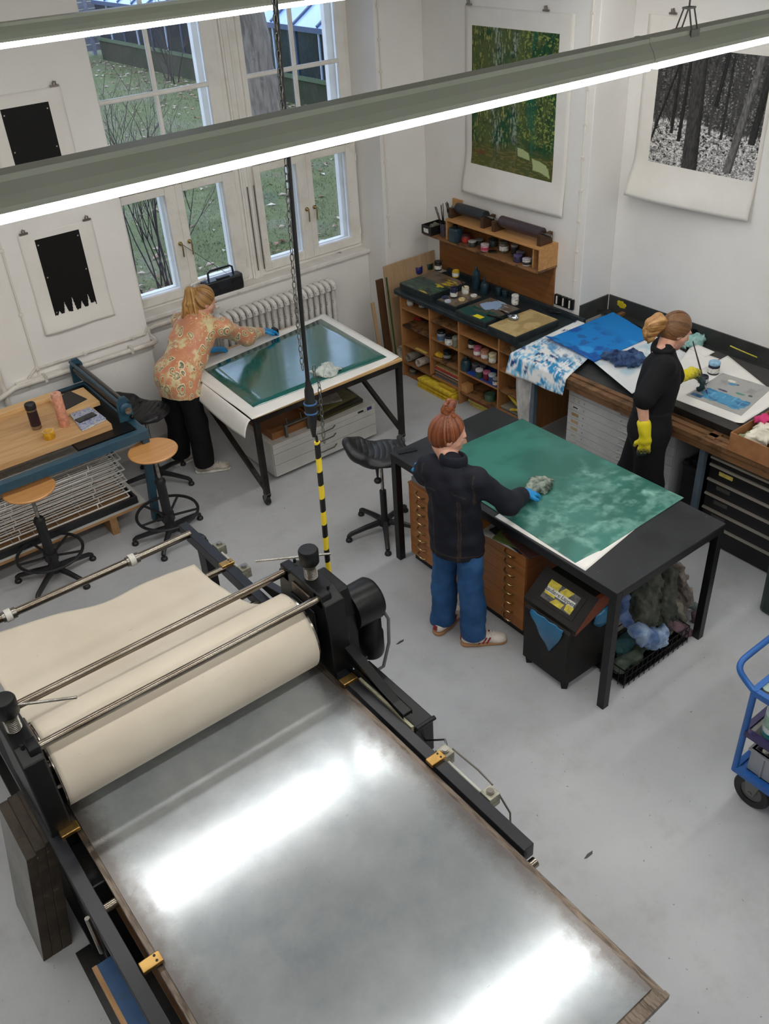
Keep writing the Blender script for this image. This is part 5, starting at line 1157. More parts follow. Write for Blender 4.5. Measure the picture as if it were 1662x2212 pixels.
MB().cyl((rx, ya - .085, rz_), (rx, ya - .095, rz_), .026, n=18).build('dial', M['chrome'], hb, smooth=True)
MB().cyl((rx - .04, ya - .03, 1.085), (rx - .04, yb + .03, 1.085), .012, n=10).build('guard_bar', M['blue'], bl, smooth=True)
MB().tube([(rx + .03, ya - .03, 1.06), (rx + .09, ya - .05, 1.05), (rx + .11, ya - .05, 1.04)], .007, 8).build('crank_lever', M['black'], bl, smooth=True); MB().ball((rx + .12, ya - .05, 1.04), .016).build('crank_knob', M['black'], bl, smooth=True)
MB().ball((rx + .03, ya - .05, .94), .018).build('crank_knob', M['black'], bl, smooth=True)
wtp = thing('wooden_worktop', 'thick scratched birch worktop lying on the blue press frame', 'worktop', (.6, 6.35, .91))
MB().box(-.6, 1.86, 5.945, 6.62, .915, BT).build('slab', M['topw'], wtp, bevel=.003); MB().box(-.6, 1.70, 6.62, 6.70, .915, BT + .035).build('rim', M['lightw'], wtp, bevel=.003); MB().box(1.64, 1.92, 6.28, 6.60, BT + .0005, BT + .035).build('end_block', M['lightw'], wtp, bevel=.003)
lsf = thing('lower_shelf', 'white-edged wooden lower shelf across the blue press legs', 'shelf', (.7, 6.35, .17))
MB().box(-.6, 1.985, 5.98, 6.72, .165, .19).build('shelf_board', wood('shelf_edge', S(158, 118, 76), S(180, 140, 96), 3, 0, .5), lsf); MB().box(-.6, 1.985, 5.98, 6.72, .19, .196).build('white_lining', M['cabw'], lsf)
for x in (-.3, .7, 1.7): MB().box(x - .03, x + .03, 6.0, 6.7, 0, .165).build('bearer', M['ply'], lsf)
# wire trays
M['wire'] = mat('white_wire', S(222, 218, 212), .4)
tray_b = MB().box(.82, 1.93, 6.02, 6.62, .1965, .225).box(.82, 1.93, 6.0, 6.02, .1965, .26).box(1.91, 1.93, 6.02, 6.62, .225, .26).box(.82, .84, 6.02, 6.62, .225, .26)
single('black_tray', tray_b, M['plast'], 'shallow black plastic tray under the wire racks', 'tray', bevel=.004)
card('wood_sheet', 'brown wooden sheet leaning under the wire racks', 'board', .86, 1.88, 6.05, 6.55, .2255, .02, M['ply'])
proto = None; lab8 = ['lowest', 'second', 'third', 'fourth', 'fifth', 'sixth', 'seventh', 'topmost']
for k in range(8):
    if proto is None:
        t = thing('wire_rack', '', 'wire rack', (1.3, 6.3, .262), 0, 'stacked white wire racks'); f_ = MB()
        ring = [(.74, 6.03, .265), (1.88, 6.03, .265), (1.88, 6.60, .33), (.74, 6.60, .33)]
        for a, b in zip(ring, ring[1:] + ring[:1]): f_.tube([a, b], .0065, 6)
        f_.build('rim_wire', M['wire'], t)
        for j in range(1, 6):
            y = 6.03 + .57 * j / 6; zz = .265 + .065 * j / 6; MB().tube([(.74, y, zz), (1.88, y, zz)], .0055, 5).build('long_wire', M['wire'], t)
        for x in (.95, 1.12, 1.3, 1.48, 1.66):
            MB().tube([(x, 6.03, .262), (x, 6.60, .327)], .0028, 5).build('cross_wire', M['wire'], t)
        for x in (1.0, 1.62): MB().tube([(x, 6.028, .265), (x, 6.024, .30), (x, 6.03, .312)], .0045, 6).build('stacking_hook', M['wire'], t)
        proto = t; o = t
    else:
        o = copy_tree(proto); o.location.z += .047 * k; o.location.y += .004 * k; o.location.x += (.0, .02, -.01, .015)[k % 4]
    o['label'] = 'white wire drying rack, %s of the stack under the blue press' % lab8[k]
# panels standing on the lower shelf
rs = random.Random(7)
pc = [(150, 112, 74), (96, 72, 50), (186, 150, 108), (60, 52, 46), (206, 200, 190), (130, 96, 62), (84, 66, 50), (170, 130, 90)]
pn = ['brown plywood', 'dark hardboard', 'pale birch', 'black', 'white-edged', 'tan', 'smoky brown', 'honey-coloured']
zz_ = ['beside the racks', 'in the second rank', 'in the third rank', 'at the far end of the row']
for k in range(26):
    x = .66 - k * .036; h = rs.uniform(.38, .56); d0 = rs.uniform(5.99, 6.06); ln = .10; th = rs.choice([.008, .012, .02])
    mbp = MB().prism3([(x, d0, .1965), (x + th, d0, .1965), (x + th - ln, d0, .1965 + h), (x - ln, d0, .1965 + h)], (0, rs.uniform(.4, .62), 0)); q = rs.randrange(8)
    single('panel', mbp, cm(pc[q], .7), '%s panel standing on the lower shelf %s' % (pn[q], zz_[k // 7]), 'panel', 'panels standing on the lower shelf')

# ---- things on the worktop
def up(x, y, z=BT): return Pz(x, y, z + .0005)
p = up(80, 925); t = thing('thermos_cup', 'dark purple steel thermos cup with black lid on the worktop', 'thermos', p)
MB().lathe([(.036, 0), (.037, .006), (.037, .03)], p, 24).build('steel_base', M['chrome'], t, smooth=True); MB().lathe([(.0375, .03), (.037, .15)], p, 24).build('body', cm((44, 26, 36), .35), t, smooth=True); MB().lathe([(.0375, .15), (.0375, .162)], p, 24).build('steel_band', M['chrome'], t, smooth=True); MB().lathe([(.039, .162), (.040, .17), (.040, .20), (.036, .206), (.03, .200), (.001, .200)], p, 24).build('lid', M['plast'], t, smooth=True)
p = up(140, 919); t = thing('drinking_bottle', 'tall peach-coloured bottle on the worktop', 'bottle', p); MB().lathe([(.035, 0), (.038, .006), (.038, .235), (.034, .24)], p, 26).build('body', cm((232, 160, 130), .4), t, smooth=True); MB().lathe([(.0375, .24), (.038, .244), (.038, .262), (.034, .268), (.001, .266)], p, 26).build('lid', cm((238, 176, 150), .4), t, smooth=True); MB().box(p.x - .008, p.x + .008, p.y - .004, p.y + .004, p.z + .266, p.z + .271).build('lid_tab', cm((226, 150, 124)), t)
p = up(108, 946); t = thing('mug', 'small yellow enamel mug with white inside on the worktop', 'mug', p); MB().lathe([(.038, 0), (.041, .004), (.042, .058), (.0405, .06)], p, 26).build('body', cm((222, 168, 40), .35), t, smooth=True); MB().lathe([(.0408, .0605), (.038, .0605), (.037, .008), (.001, .008)], p, 26, cap=False).build('inside', cm((232, 228, 218)), t, smooth=True)
nb = [(144, 886), (186, 872), (229, 903), (177, 928)]
def book(px, z, th, mc, label, t_name='notebook'):
    q = [Pz(x, y, z + th) for x, y in px]; c = sum(q, Vector()) / 4; t = thing(t_name, label, 'notebook', (c.x, c.y, z))
    MB().prism([(a.x, a.y) for a in q], z, z + .003).build('back_cover', mc, t); MB().prism([((a.x - c.x) * .97 + c.x, (a.y - c.y) * .97 + c.y) for a in q], z + .003, z + th - .003).build('pages', M['paper'], t); MB().prism([(a.x, a.y) for a in q], z + th - .003, z + th).build('front_cover', mc, t); return c
def impress():
    m, nt, b = _nt('floral_cover'); v = coords(nt); src = ramp(nt, noise(nt, v, 34, 3, .6, 2), [(.35, S(84, 96, 150)), (.5, S(150, 160, 196)), (.6, S(206, 204, 190)), (.72, S(130, 140, 90))]); base(b, nt, src); b.inputs['Roughness'].default_value = .5; return m
book(nb, BT + .0005, .016, impress(), 'notebook with blue and lilac painted cover under the phone')
ph = thing('phone', 'black smartphone lying on the painted notebook', 'phone', Pz(186, 903, BT + .018)); q = Pz(186, 903, BT + .017); a1 = Pz(165, 912, BT + .017); a2 = Pz(206, 894, BT + .017); d = (a2 - a1).normalized(); an = math.atan2(d.y, d.x)
MB().cbox(q + V(0, 0, .0045), .15, .072, .008, Matrix.Rotation(an, 3, 'Z')).build('case', M['rubber'], ph, bevel=.003); MB().cbox(q + V(0, 0, .0088), .144, .067, .0006, Matrix.Rotation(an, 3, 'Z')).build('screen', mat('phone_glass', S(14, 14, 16), .1), ph)
q = [Pz(x, y, BT + .04) for x, y in [(112, 866), (150, 843), (189, 861), (140, 886)]]; c = sum(q, Vector()) / 4
single('black_case', MB().prism([(a.x, a.y) for a in q], BT + .0005, BT + .04), mat('case_black', S(40, 36, 34), .6), 'flat black-brown case lying beside the peach bottle', 'case', bevel=.006)

# ================================================================== black steel work table
KX0, KX1, KY0, KY1, KZ = 3.17, 4.14, 2.295, 4.285, .91
M['ktop'] = mat('black_tabletop', S(30, 32, 35), .4, 0, S(40, 42, 45), 4, stain=S(104, 108, 108), sscale=30, slo=.67, shi=.72, rvar=.07, spec=.4)
kt = thing('work_table', 'long black steel work table covered by a big green sheet', 'table', ((KX0 + KX1) / 2, (KY0 + KY1) / 2, 0))
MB().box(KX0, KX1, KY0, KY1, KZ - .012, KZ).build('table_top', M['ktop'], kt, bevel=.002)
for a, b in (((KX0 + .025, KY0), (KX0 + .025, KY1)), ((KX1 - .025, KY0), (KX1 - .025, KY1)), ((KX0 + .05, KY0 + .025), (KX1 - .05, KY0 + .025)), ((KX0 + .05, KY1 - .025), (KX1 - .05, KY1 - .025))):
    MB().bar((a[0], a[1], KZ - .037), (b[0], b[1], KZ - .037), .05, .05).build('frame_bar', M['black'], kt, bevel=.002)
for x in (KX0 + .025, KX1 - .025):
    for y in (KY0 + .025, KY1 - .025): MB().box(x - .025, x + .025, y - .025, y + .025, 0, KZ - .06).build('leg', M['black'], kt, bevel=.002)
# big green sheet and the paper beneath it
z = KZ + .0015
T, R_, B_ = Pz(1128, 905, z), Pz(1478, 1076, z), Pz(1250, 1221, z); L_ = Pz(911, 1000, z)
w1, w2, w3 = Pz(1070, 1116, z), Pz(1265, 1233, z), Pz(1352, 1160, z); e = (w3 - w2) * 2.2
pp = sheet('backing_paper', [w1, w2, w2 + e, w1 + e], 30, 20, M['paper'], None, None, None, thick=.001); tag(pp, 'white paper peeping out under the big green sheet on the black table', 'paper')
M['sheetg'] = attrm('green_sheet', .38, .5, .03, 60, coat=.15)
GA, GB_, GC = np.array(S(52, 118, 106)), np.array(S(36, 98, 86)), np.array(S(140, 190, 176))
def gcol(u, v):
    # u: along the near short side -> far, v: along the long side (0 = window end)
    n = fbm(u, v, 3, 6, 51); C = GA * (1 - sst(n, .35, .65)[..., None]) + GB_ * sst(n, .35, .65)[..., None]
    dk = sst(.30 - np.hypot((u - .22) / .8, (v - .46) / .6), 0, .25); C = mixn(C, S(26, 84, 72), dk * .7)
    w = 0
    rs = np.random.RandomState(5)
    for k in range(46):
        cu, cv = rs.uniform(.08, .92), rs.uniform(.55, .97); a = rs.normal(.75, .5); L = rs.uniform(.05, .16); W_ = rs.uniform(.012, .045); bend = rs.normal(0, 3)
        du, dv = u - cu, (v - cv) * 1.6; s_ = du * math.cos(a) + dv * math.sin(a); t_ = -du * math.sin(a) + dv * math.cos(a) + bend * s_ * s_
        w = np.maximum(w, np.exp(-(s_ / L) ** 4) * np.exp(-(t_ / W_) ** 2) * rs.uniform(.2, .6))
    w = w * sst(fbm(u, v, 22, 34, 71, 4), .34, .72) * 1.1 + .45 * sst(fbm(u, v, 8, 16, 83), .52, .68) * sst(v, .52, .75) * (.4 + .6 * fbm(u, v, 40, 40, 15, 2))
    return mixn(C, GC, np.clip(w, 0, .85))
z += .002
gk = sheet('green_sheet', [(L_.x, L_.y, z), (T.x, T.y, z), (R_.x, R_.y, z), (B_.x, B_.y, z)], 150, 230, M['sheetg'], None, gcol, lambda u, v: (0, 0, .004 * sst(v, .94, 1) * (1 - u)), thick=.0012); tag(gk, 'big matt green sheet with wiped pale smears on the black table', 'printing plate')
Z_T = z
single('steel_rule', MB().prism3([Pz(858, 975, KZ), Pz(862, 982, KZ), Pz(902, 974, KZ), Pz(899, 967, KZ)], (0, 0, .006)), M['black'], 'short black strip lying at the end of the black table', 'strip')

# ---- two oak plan chests under it
M['oakc'] = wood('chest_oak', S(150, 94, 48), S(172, 112, 60), 2.5, 1, .4, gloss=.5)
M['oakc2'] = wood('chest_oak_side', S(128, 74, 38), S(150, 90, 48), 2.5, 0, .4, gloss=.5)
M['dbrass'] = mat('dark_brass', S(168, 140, 96), .3, 1.0)
FX = 3.245; ZCH = Px(1143, 1207, FX).z
def chest(y0, y1, hy, label):
    t = thing('plan_chest', label, 'chest of drawers', (FX + .35, (y0 + y1) / 2, 0), 0, 'oak plan chests under the black table')
    MB().box(FX + .018, 3.98, y0, y1, .07, ZCH - .012).build('carcass', M['oakc2'], t); MB().box(FX - .004, 4.0, y0 - .004, y1 + .004, ZCH - .012, ZCH).build('top_board', M['oakc'], t, bevel=.002); MB().box(FX + .03, 3.96, y0 + .01, y1 - .01, 0, .07).build('plinth', M['black'], t)
    n = 8; h = (ZCH - .012 - .07) / n
    for k in range(n):
        za = .07 + k * h; d_ = MB().box(FX, FX + .018, y0 + .002, y1 - .002, za + .0012, za + h - .0012).build('drawer', M['oakc'], t, bevel=.001); zc = za + h / 2
        MB().tube([(FX + .002, hy + .042, zc + .016), (FX - .024, hy + .03, zc + .010), (FX - .030, hy, zc + .002), (FX - .024, hy - .03, zc - .004), (FX + .002, hy - .042, zc - .010)], .0065, 8).build('bow_handle', M['dbrass'], d_, smooth=True)
chest(3.63, 4.195, 4.06, 'oak plan chest with brass bow handles, under the grey crate'); chest(3.045, 3.61, 3.18, 'oak plan chest with brass bow handles, beside the rag bin')
for k, (px, py_, a, c, nm) in enumerate(((1075, 1165, .1, (206, 206, 202), 'white folder lowest'), (1095, 1172, -.1, (40, 42, 46), 'black folder second'), (1100, 1178, .25, (92, 108, 50), 'olive-green sheet third'), (1120, 1190, -.2, (84, 54, 48), 'maroon sheet topmost'))):
    q = Pz(px, py_, ZCH); card('folder', nm + ' in the pile on the oak chest', 'folder', q.x - .02, q.x + .30, q.y - .17, q.y + .14, ZCH + .0005 + k * .011, .010, cm(c, .6), rz=a)
q = (3.30, 4.08, ZCH); cr = thing('plastic_crate', 'small grey plastic crate on the oak plan chest', 'crate', (3.42, 4.05, ZCH)); M['crate'] = mat('crate_grey', S(140, 144, 148), .5)
for k in range(4): 
    o = MB().box(3.28, 3.6, 3.93 + .075 * k, 3.935 + .075 * k, ZCH, ZCH + .11) if 0 < k < 3 else MB().box(3.28, 3.6, 3.93 + .082 * k, 3.94 + .082 * k, ZCH, ZCH + .11); o.build('rib' if 0 < k < 3 else 'end_wall', M['crate'], cr)
MB().box(3.27, 3.28, 3.925, 4.19, ZCH, ZCH + .035).box(3.27, 3.28, 3.925, 4.19, ZCH + .085, ZCH + .11).build('front_wall', M['crate'], cr); MB().box(3.28, 3.6, 3.935, 4.18, ZCH, ZCH + .006).build('floor', M['crate'], cr)

# ---- clean-rag bin with sloping hatch
BY0, BY1 = 2.545, 2.905; bx0, bx1 = 3.105, 3.50
lo_l = Py(1132, 1290, BY1 + .03); up_l = Py(1180, 1221, BY1 + .03); lo_r = Py(1238, 1363, BY0 - .03)
bn = thing('rag_bin', 'black wooden rag bin with sloping hatch and hazard sticker', 'bin', ((bx0 + bx1) / 2, (BY0 + BY1) / 2, 0))
M['binb'] = mat('bin_black', S(24, 22, 21), .55, 0, S(34, 31, 28), 6, stain=S(84, 62, 46), sscale=18, slo=.68, shi=.73, spec=.3)
zl = lo_l.z; zu = up_l.z; xl = lo_l.x; xu = max(up_l.x, xl + .16)
MB().prism3([(bx0, BY0, .05), (bx1, BY0, .05), (bx1, BY0, zu - .02), (min(xu, bx1 - .01), BY0, zu - .02), (bx0, BY0, zl + (bx0 - xl) * (zu - zl) / (xu - xl) - .03)], (0, BY1 - BY0, 0)).build('bin_body', M['binb'], bn, bevel=.003)
for x in (bx0 + .03, bx1 - .03):
    for y in (BY0 + .03, BY1 - .03): MB().lathe([(.024, 0), (.034, .05)], (x, y, 0), 4).build('foot', M['binb'], bn)
th = .03; n_ = V(-(zu - zl), 0, (xu - xl)).normalized()
lidm = MB().prism3([(xl, BY0 - .03, zl - th), (xu, BY0 - .03, zu - th), (xu, BY0 - .03, zu), (xl, BY0 - .03, zl)], (0, BY1 - BY0 + .06, 0)); ld = lidm.build('hatch_frame', M['binb'], bn, bevel=.002)
MB().prism3([(xl, BY0 - .0305, zl - th - .002), (bx1, BY0 - .0305, zu - th - .03), (bx1, BY0 - .0305, zu - .005), (xu, BY0 - .0305, zu - .004), (xl + .004, BY0 - .0305, zl - .006)], (0, .0285, 0)).build('side_board', wood('bin_side', S(112, 54, 30), S(132, 68, 38), 3, 0, .5), bn)
def onlid(s_, t_, off=0.0):   # s_ 0..1 up the slope, t_ 0..1 along Y from window end
    return V(xl + (xu - xl) * s_, BY1 + .03 - (BY1 - BY0 + .06) * t_, zl + (zu - zl) * s_) + n_ * off
def lidquad(a, b, c, d, off): return [onlid(a[0], a[1], off), onlid(b[0], b[1], off), onlid(c[0], c[1], off), onlid(d[0], d[1], off)]
def plate(q, th_): return MB().prism3(q, n_ * th_)
hp2 = plate(lidquad((.16, .12), (.16, .86), (.86, .86), (.86, .12), 0), .004).build('hatch_panel', M['binb'], ld, bevel=.001)
M['hzy'] = cm((226, 206, 60), .5); M['hzk'] = mat('sticker_dark', S(60, 58, 60), .4, 0, S(100, 98, 96), 25)
plate(lidquad((.26, .22), (.26, .78), (.78, .78), (.78, .22), .0045), .0006).build('sticker', M['hzk'], hp2)
for k, (a, b, c, d) in enumerate((((.60, .22), (.78, .22), (.78, .42), (.60, .42)), ((.62, .44), (.78, .50), (.78, .66), (.52, .58)), ((.40, .24), (.50, .22), (.50, .40), (.40, .44)), ((.26, .40), (.42, .46), (.40, .62), (.26, .60)), ((.30, .66), (.50, .64), (.46, .78), (.28, .78)))): plate(lidquad(a, b, c, d, .0052), .0005).build('yellow_stripe', M['hzy'], hp2)
plate(lidquad((.46, .23), (.46, .76), (.60, .76), (.60, .23), .006), .0005).build('label_strip', M['lab'] if False else cm((236, 234, 226), .5), hp2)
ex = onlid(.5, 1) - onlid(.5, 0); text_part('lettering', 'saubere Lappen', .036, onlid(.53, .495, .0072), ex, onlid(1, .5) - onlid(0, .5), M['black'], hp2)
# blue bag showing under the hatch
M['bag'] = mat('blue_bag', S(40, 112, 152), .3, 0, S(30, 92, 130), 9, spec=.6)
bagp = []; nb_, mb_ = 18, 12
for i in range(nb_):
    u = i / (nb_ - 1); dep = .03 + .21 * (1 - abs(u - .62) / (.62 if u < .62 else .38)) ** .8
    for j in range(mb_):
        v = j / (mb_ - 1); bagp.append((bx0 - .008 - .012 * math.sin(v * 3.1) + .004 * math.sin(u * 19 + v * 5), BY1 - .06 - (BY1 - BY0 - .1) * u, zl - .02 - dep * v))
o = MB().add(bagp, [(i * mb_ + j, (i + 1) * mb_ + j, (i + 1) * mb_ + j + 1, i * mb_ + j + 1) for i in range(nb_ - 1) for j in range(mb_ - 1)]).build('bin_bag', M['bag'], bn, smooth=True); o.modifiers.new('t', 'SOLIDIFY').thickness = .003
sdf_obj('bag_bulge', [ell_((bx1 - .12, BY0 - .03, zl - .02), (.10, .025, .07), .02), ell_((bx1 - .03, BY0 - .025, zl - .01), (.06, .02, .05), .02)], M['bag'], bn, .008, waves(3, .004, 90))

# ---- crate of dirty rags under the end of the table
wc = thing('wire_crate', 'low black wire crate full of dirty rags under the black table', 'crate', (3.72, 2.45, 0)); CX = (3.40, 4.02, 2.33, 2.66, .14)
x0, x1, y0, y1, hz = CX
MB().box(x0, x1, y0, y1, .02, .03).build('crate_floor', M['black'], wc)
for zz in (.03, .085, hz):
    for a, b in (((x0, y0), (x1, y0)), ((x0, y1), (x1, y1)), ((x0, y0), (x0, y1)), ((x1, y0), (x1, y1))): MB().tube([(a[0], a[1], zz), (b[0], b[1], zz)], .004, 5).build('rail_wire', M['black'], wc)
for k in range(14):
    x = x0 + (x1 - x0) * k / 13; MB().tube([(x, y0, .0), (min(x + .024, x1), y0, hz)], .0028, 5).build('upright_wire', M['black'], wc)
for k in range(8):
    y = y0 + (y1 - y0) * k / 7; MB().tube([(x0, y, .0), (x0, y, hz)], .0028, 5).build('upright_wire', M['black'], wc)
def rag_mat(n, a, b, s_=7): return mat(n, S(*a), .9, 0, S(*b), s_, lo=.38, hi=.62)
M['r1'] = rag_mat('rag_dark_green', (52, 58, 52), (92, 94, 84)); M['r2'] = rag_mat('rag_blue', (84, 112, 156), (150, 170, 196)); M['r3'] = rag_mat('rag_brown', (92, 82, 78), (150, 140, 130)); M['r4'] = rag_mat('rag_mauve', (104, 78, 88), (138, 112, 120)); M['r5'] = rag_mat('rag_grey_green', (86, 100, 96), (124, 136, 130)); M['r6'] = rag_mat('rag_cream', (150, 148, 132), (110, 108, 98))
def rag(prims, m, label, seed, amp=.007, f=42, h=.009):
    amp *= 2.0; prims = [p[:5] + (p[5] * 1.6,) + p[6:] for p in prims]
    w1 = waves(seed, 1, f * 1.15, 4); w2 = waves(seed + 4, 1, f * 2.1, 4); w3 = waves(seed + 8, .002, 240, 5); o = sdf_obj('rag', prims, m, None, h, lambda X, Y, Z: amp * 1.25 * (np.minimum(np.abs(w1(X, Y, Z)), 1.2) + .6 * np.minimum(np.abs(w2(X, Y, Z)), 1.2) - .8) + w3(X, Y, Z))
    a = np.zeros(len(o.data.vertices) * 3); o.data.vertices.foreach_get('co', a); a = a.reshape(-1, 3); c = Vector(((a[:, 0].min() + a[:, 0].max()) / 2, (a[:, 1].min() + a[:, 1].max()) / 2, a[:, 2].min())); o.data.transform(Matrix.Translation(-c)); o.location = c; return tag(o, label, 'rag', 'dirty rags in the wire crate')
def pk(x, y, Y): return Py(x, y, Y)
rag([cap_(pk(1400, 1250, 2.50), pk(1385, 1330, 2.46), .085, .10, .05), cap_(pk(1440, 1240, 2.52), pk(1430, 1330, 2.46), .07, .09, .05), cap_(pk(1400, 1350, 2.45), pk(1440, 1350, 2.45), .05, .05, .05)], M['r1'], 'large dark green-black rag heaped highest in the crate', 11, .009)
rag([cap_(pk(1468, 1225, 2.56), pk(1475, 1290, 2.55), .045, .055, .04), cap_(pk(1478, 1290, 2.54), pk(1465, 1320, 2.5), .05, .05, .04)], M['r3'], 'brownish grey rag hanging behind the dark rag', 12)
rag([cap_(pk(1462, 1315, 2.47), pk(1472, 1335, 2.47), .045, .04, .03)], M['r6'], 'cream-grey rag at the side of the dark rag', 13)
rag([cap_(pk(1375, 1362, 2.36), pk(1425, 1378, 2.36), .045, .05, .03), cap_(pk(1425, 1378, 2.36), pk(1432, 1358, 2.36), .04, .03, .03), cap_(pk(1390, 1385, 2.35), pk(1410, 1390, 2.35), .035, .035, .03)], M['r2'], 'pale blue rag spilling over the crate front', 14, .006)
rag([cap_(pk(1352, 1290, 2.45), pk(1348, 1330, 2.45), .028, .032, .02), cap_(pk(1348, 1330, 2.45), pk(1362, 1352, 2.42), .032, .03, .02)], rag_mat('rag_deep_blue', (52, 78, 122), (110, 130, 170)), 'deep blue rag strip beside the table leg', 15, .005)
rag([cap_(pk(1445, 1345, 2.40), pk(1478, 1362, 2.38), .026, .03, .02), cap_(pk(1478, 1362, 2.38), pk(1500, 1370, 2.37), .03, .028, .02), cap_(pk(1503, 1325, 2.42), pk(1507, 1360, 2.4), .022, .025, .02)], M['r4'], 'mauve rag trailing toward the table leg', 16, .005)
rag([cap_(pk(1488, 1305, 2.48), pk(1510, 1312, 2.47), .026, .026, .02)], M['r5'], 'grey-green rag stub beside the far table leg', 17, .004)
rag([cap_((3.46, 2.42, .075), (3.62, 2.45, .07), .04, .04, .03), cap_((3.6, 2.42, .07), (3.75, 2.5, .08), .042, .04, .03), cap_((3.75, 2.45, .08), (3.95, 2.5, .08), .04, .04, .03), cap_((3.5, 2.56, .08), (3.9, 2.58, .09), .045, .045, .04)], rag_mat('rag_dull_green', (58, 72, 62), (96, 106, 92)), 'dull green rags lying lowest on the crate floor', 18, .006)
rag([cap_((3.55, 2.50, .13), (3.72, 2.5, .15), .05, .05, .04), cap_((3.72, 2.5, .15), (3.9, 2.52, .14), .05, .05, .04)], rag_mat('rag_teal', (44, 82, 88), (70, 104, 108)), 'teal rag squeezed under the dark rag', 19, .006)

# ================================================================== sink bench along the recessed wall
HZ = .90; HX0, HY1, HY0 = 4.885, 4.79, 1.6
M['benchw'] = wood('bench_timber', S(108, 76, 48), S(136, 100, 66), 3, 1, .55, stain=S(52, 38, 26), slo=.5, shi=.70, sscale=6)
M['basin'] = mat('basin_black', S(40, 42, 42), .5, 0, S(58, 60, 58), 6, stain=S(96, 100, 96), sscale=14, slo=.66, shi=.72)
sbn = thing('sink_bench', 'long timber-framed bench with a black stained basin along the wall', 'bench', (5.5, 3.3, 0))
MB().box(HX0 + .06, XB, HY0, HY1, HZ - .075, HZ - .045).build('basin', M['basin'], sbn)
MB().box(HX0, HX0 + .055, HY0, HY1, HZ - .05, HZ - .01).build('front_rail', M['benchw'], sbn, bevel=.003); MB().box(HX0 + .055, HX0 + .10, HY0, HY1, HZ - .05, HZ).build('inner_rail', M['benchw'], sbn, bevel=.003); MB().box(HX0 + .01, HX0 + .05, HY0, HY1, HZ - .105, HZ - .05).build('lower_rail', M['benchw'], sbn, bevel=.003)
MB().box(HX0 + .1, XB, HY1 - .04, HY1, HZ - .05, HZ - .0).build('end_rail', M['benchw'], sbn, bevel=.003); MB().box(HX0 + .03, XB - .05, 2.93, 3.0, HZ - .045, HZ + .0).build('cross_rail', M['benchw'], sbn, bevel=.003)
M['legb'] = mat('blue_grey_paint', S(96, 112, 124), .45, 0, S(84, 98, 110), 8)
for y in (4.66, 3.02, 1.75):
    MB().box(HX0 + .06, HX0 + .105, y - .022, y + .022, 0, HZ - .075).build('leg', M['legb'], sbn, bevel=.002); MB().box(XB - .12, XB - .075, y - .022, y + .022, 0, HZ - .075).build('leg', M['legb'], sbn, bevel=.002)
M['splash'] = mat('splashback_black', S(50, 52, 50), .5, 0, S(70, 70, 66), 4, stain=S(30, 30, 30), sscale=8, slo=.6, shi=.68)
MB().box(XB - .014, XB, HY0, YP - .002, HZ - .045, 1.01).build('splashback', M['splash'], sbn); MB().box(XA + .004, XB - .014, YP - .016, YP - .002, HZ - .045, 1.01).build('splashback', M['splash'], sbn); MB().box(XB - .018, XB - .012, YP - .02, YP - .014, HZ - .03, 1.02).build('seam_strip', M['white'], sbn)
MB().box(XB - .10, XB - .014, HY0, YP - .016, HZ - .045, HZ - .025).build('back_ledge', M['basin'], sbn, bevel=.004)
def blob(c, r, m, nm, par, ax):
    rs = np.random.RandomState(int(r * 1e4)); n = 14; ps = []
    for i in range(n):
        a = 2 * math.pi * i / n; q = r * rs.uniform(.6, 1.15); ps.append(Vector(c) + (V(0, 1.6 * q * math.cos(a), q * math.sin(a)) if ax == 'x' else V(1.6 * q * math.cos(a), q * math.sin(a), 0)))
    return MB().prism3(ps, (-.001, 0, 0) if ax == 'x' else (0, 0, .001)).build(nm, m, par)
blob((XB - .0145, 4.80, .96), .035, cm((226, 200, 40)), 'paint_splash', sbn, 'x'); blob((XA + .19, 0, 0), .001, M['black'], 'paint_splash', sbn, 'z') if False else None
blob((XB - .0145, 4.03, .95), .022, M['black'], 'paint_splash', sbn, 'x')

# ---- papers and the blue sheet
def poly_z(px, z): return [Pz(x, y, z) for x, y in px]
z1 = HZ + .0015
def smear(u, v):
    C = np.tile(np.array(S(232, 234, 232)), u.shape + (1,)); f = sst(v + .25 * (fbm(u, v, 3, 3, 77) - .5), .34, .62); n = fbm(u, v, 14, 22, 3); C = mixn(C, S(126, 190, 222), f * sst(n, .46, .62)); C = mixn(C, S(40, 138, 190), f * sst(fbm(u, v, 6, 16, 8), .52, .60)); C = mixn(C, S(30, 62, 118), f * sst(fbm(u, v, 9, 22, 14), .63, .68)); C = mixn(C, S(238, 240, 238), sst(fbm(u, v, 50, 14, 29), .58, .66) * .9)
    return mixn(C, S(40, 70, 130), sst(fbm(u, v, 16, 16, 31), .70, .74) * sst(-v, -.5, -.2))
M['art'] = attrm('painted_paper', .6, .3)
bl_, br_ = Pz(1243, 668, z1), Pz(1345, 700, z1); fl_, fr_ = Px(1143, 728, HX0 + .02), Px(1280, 783, HX0 + .02)
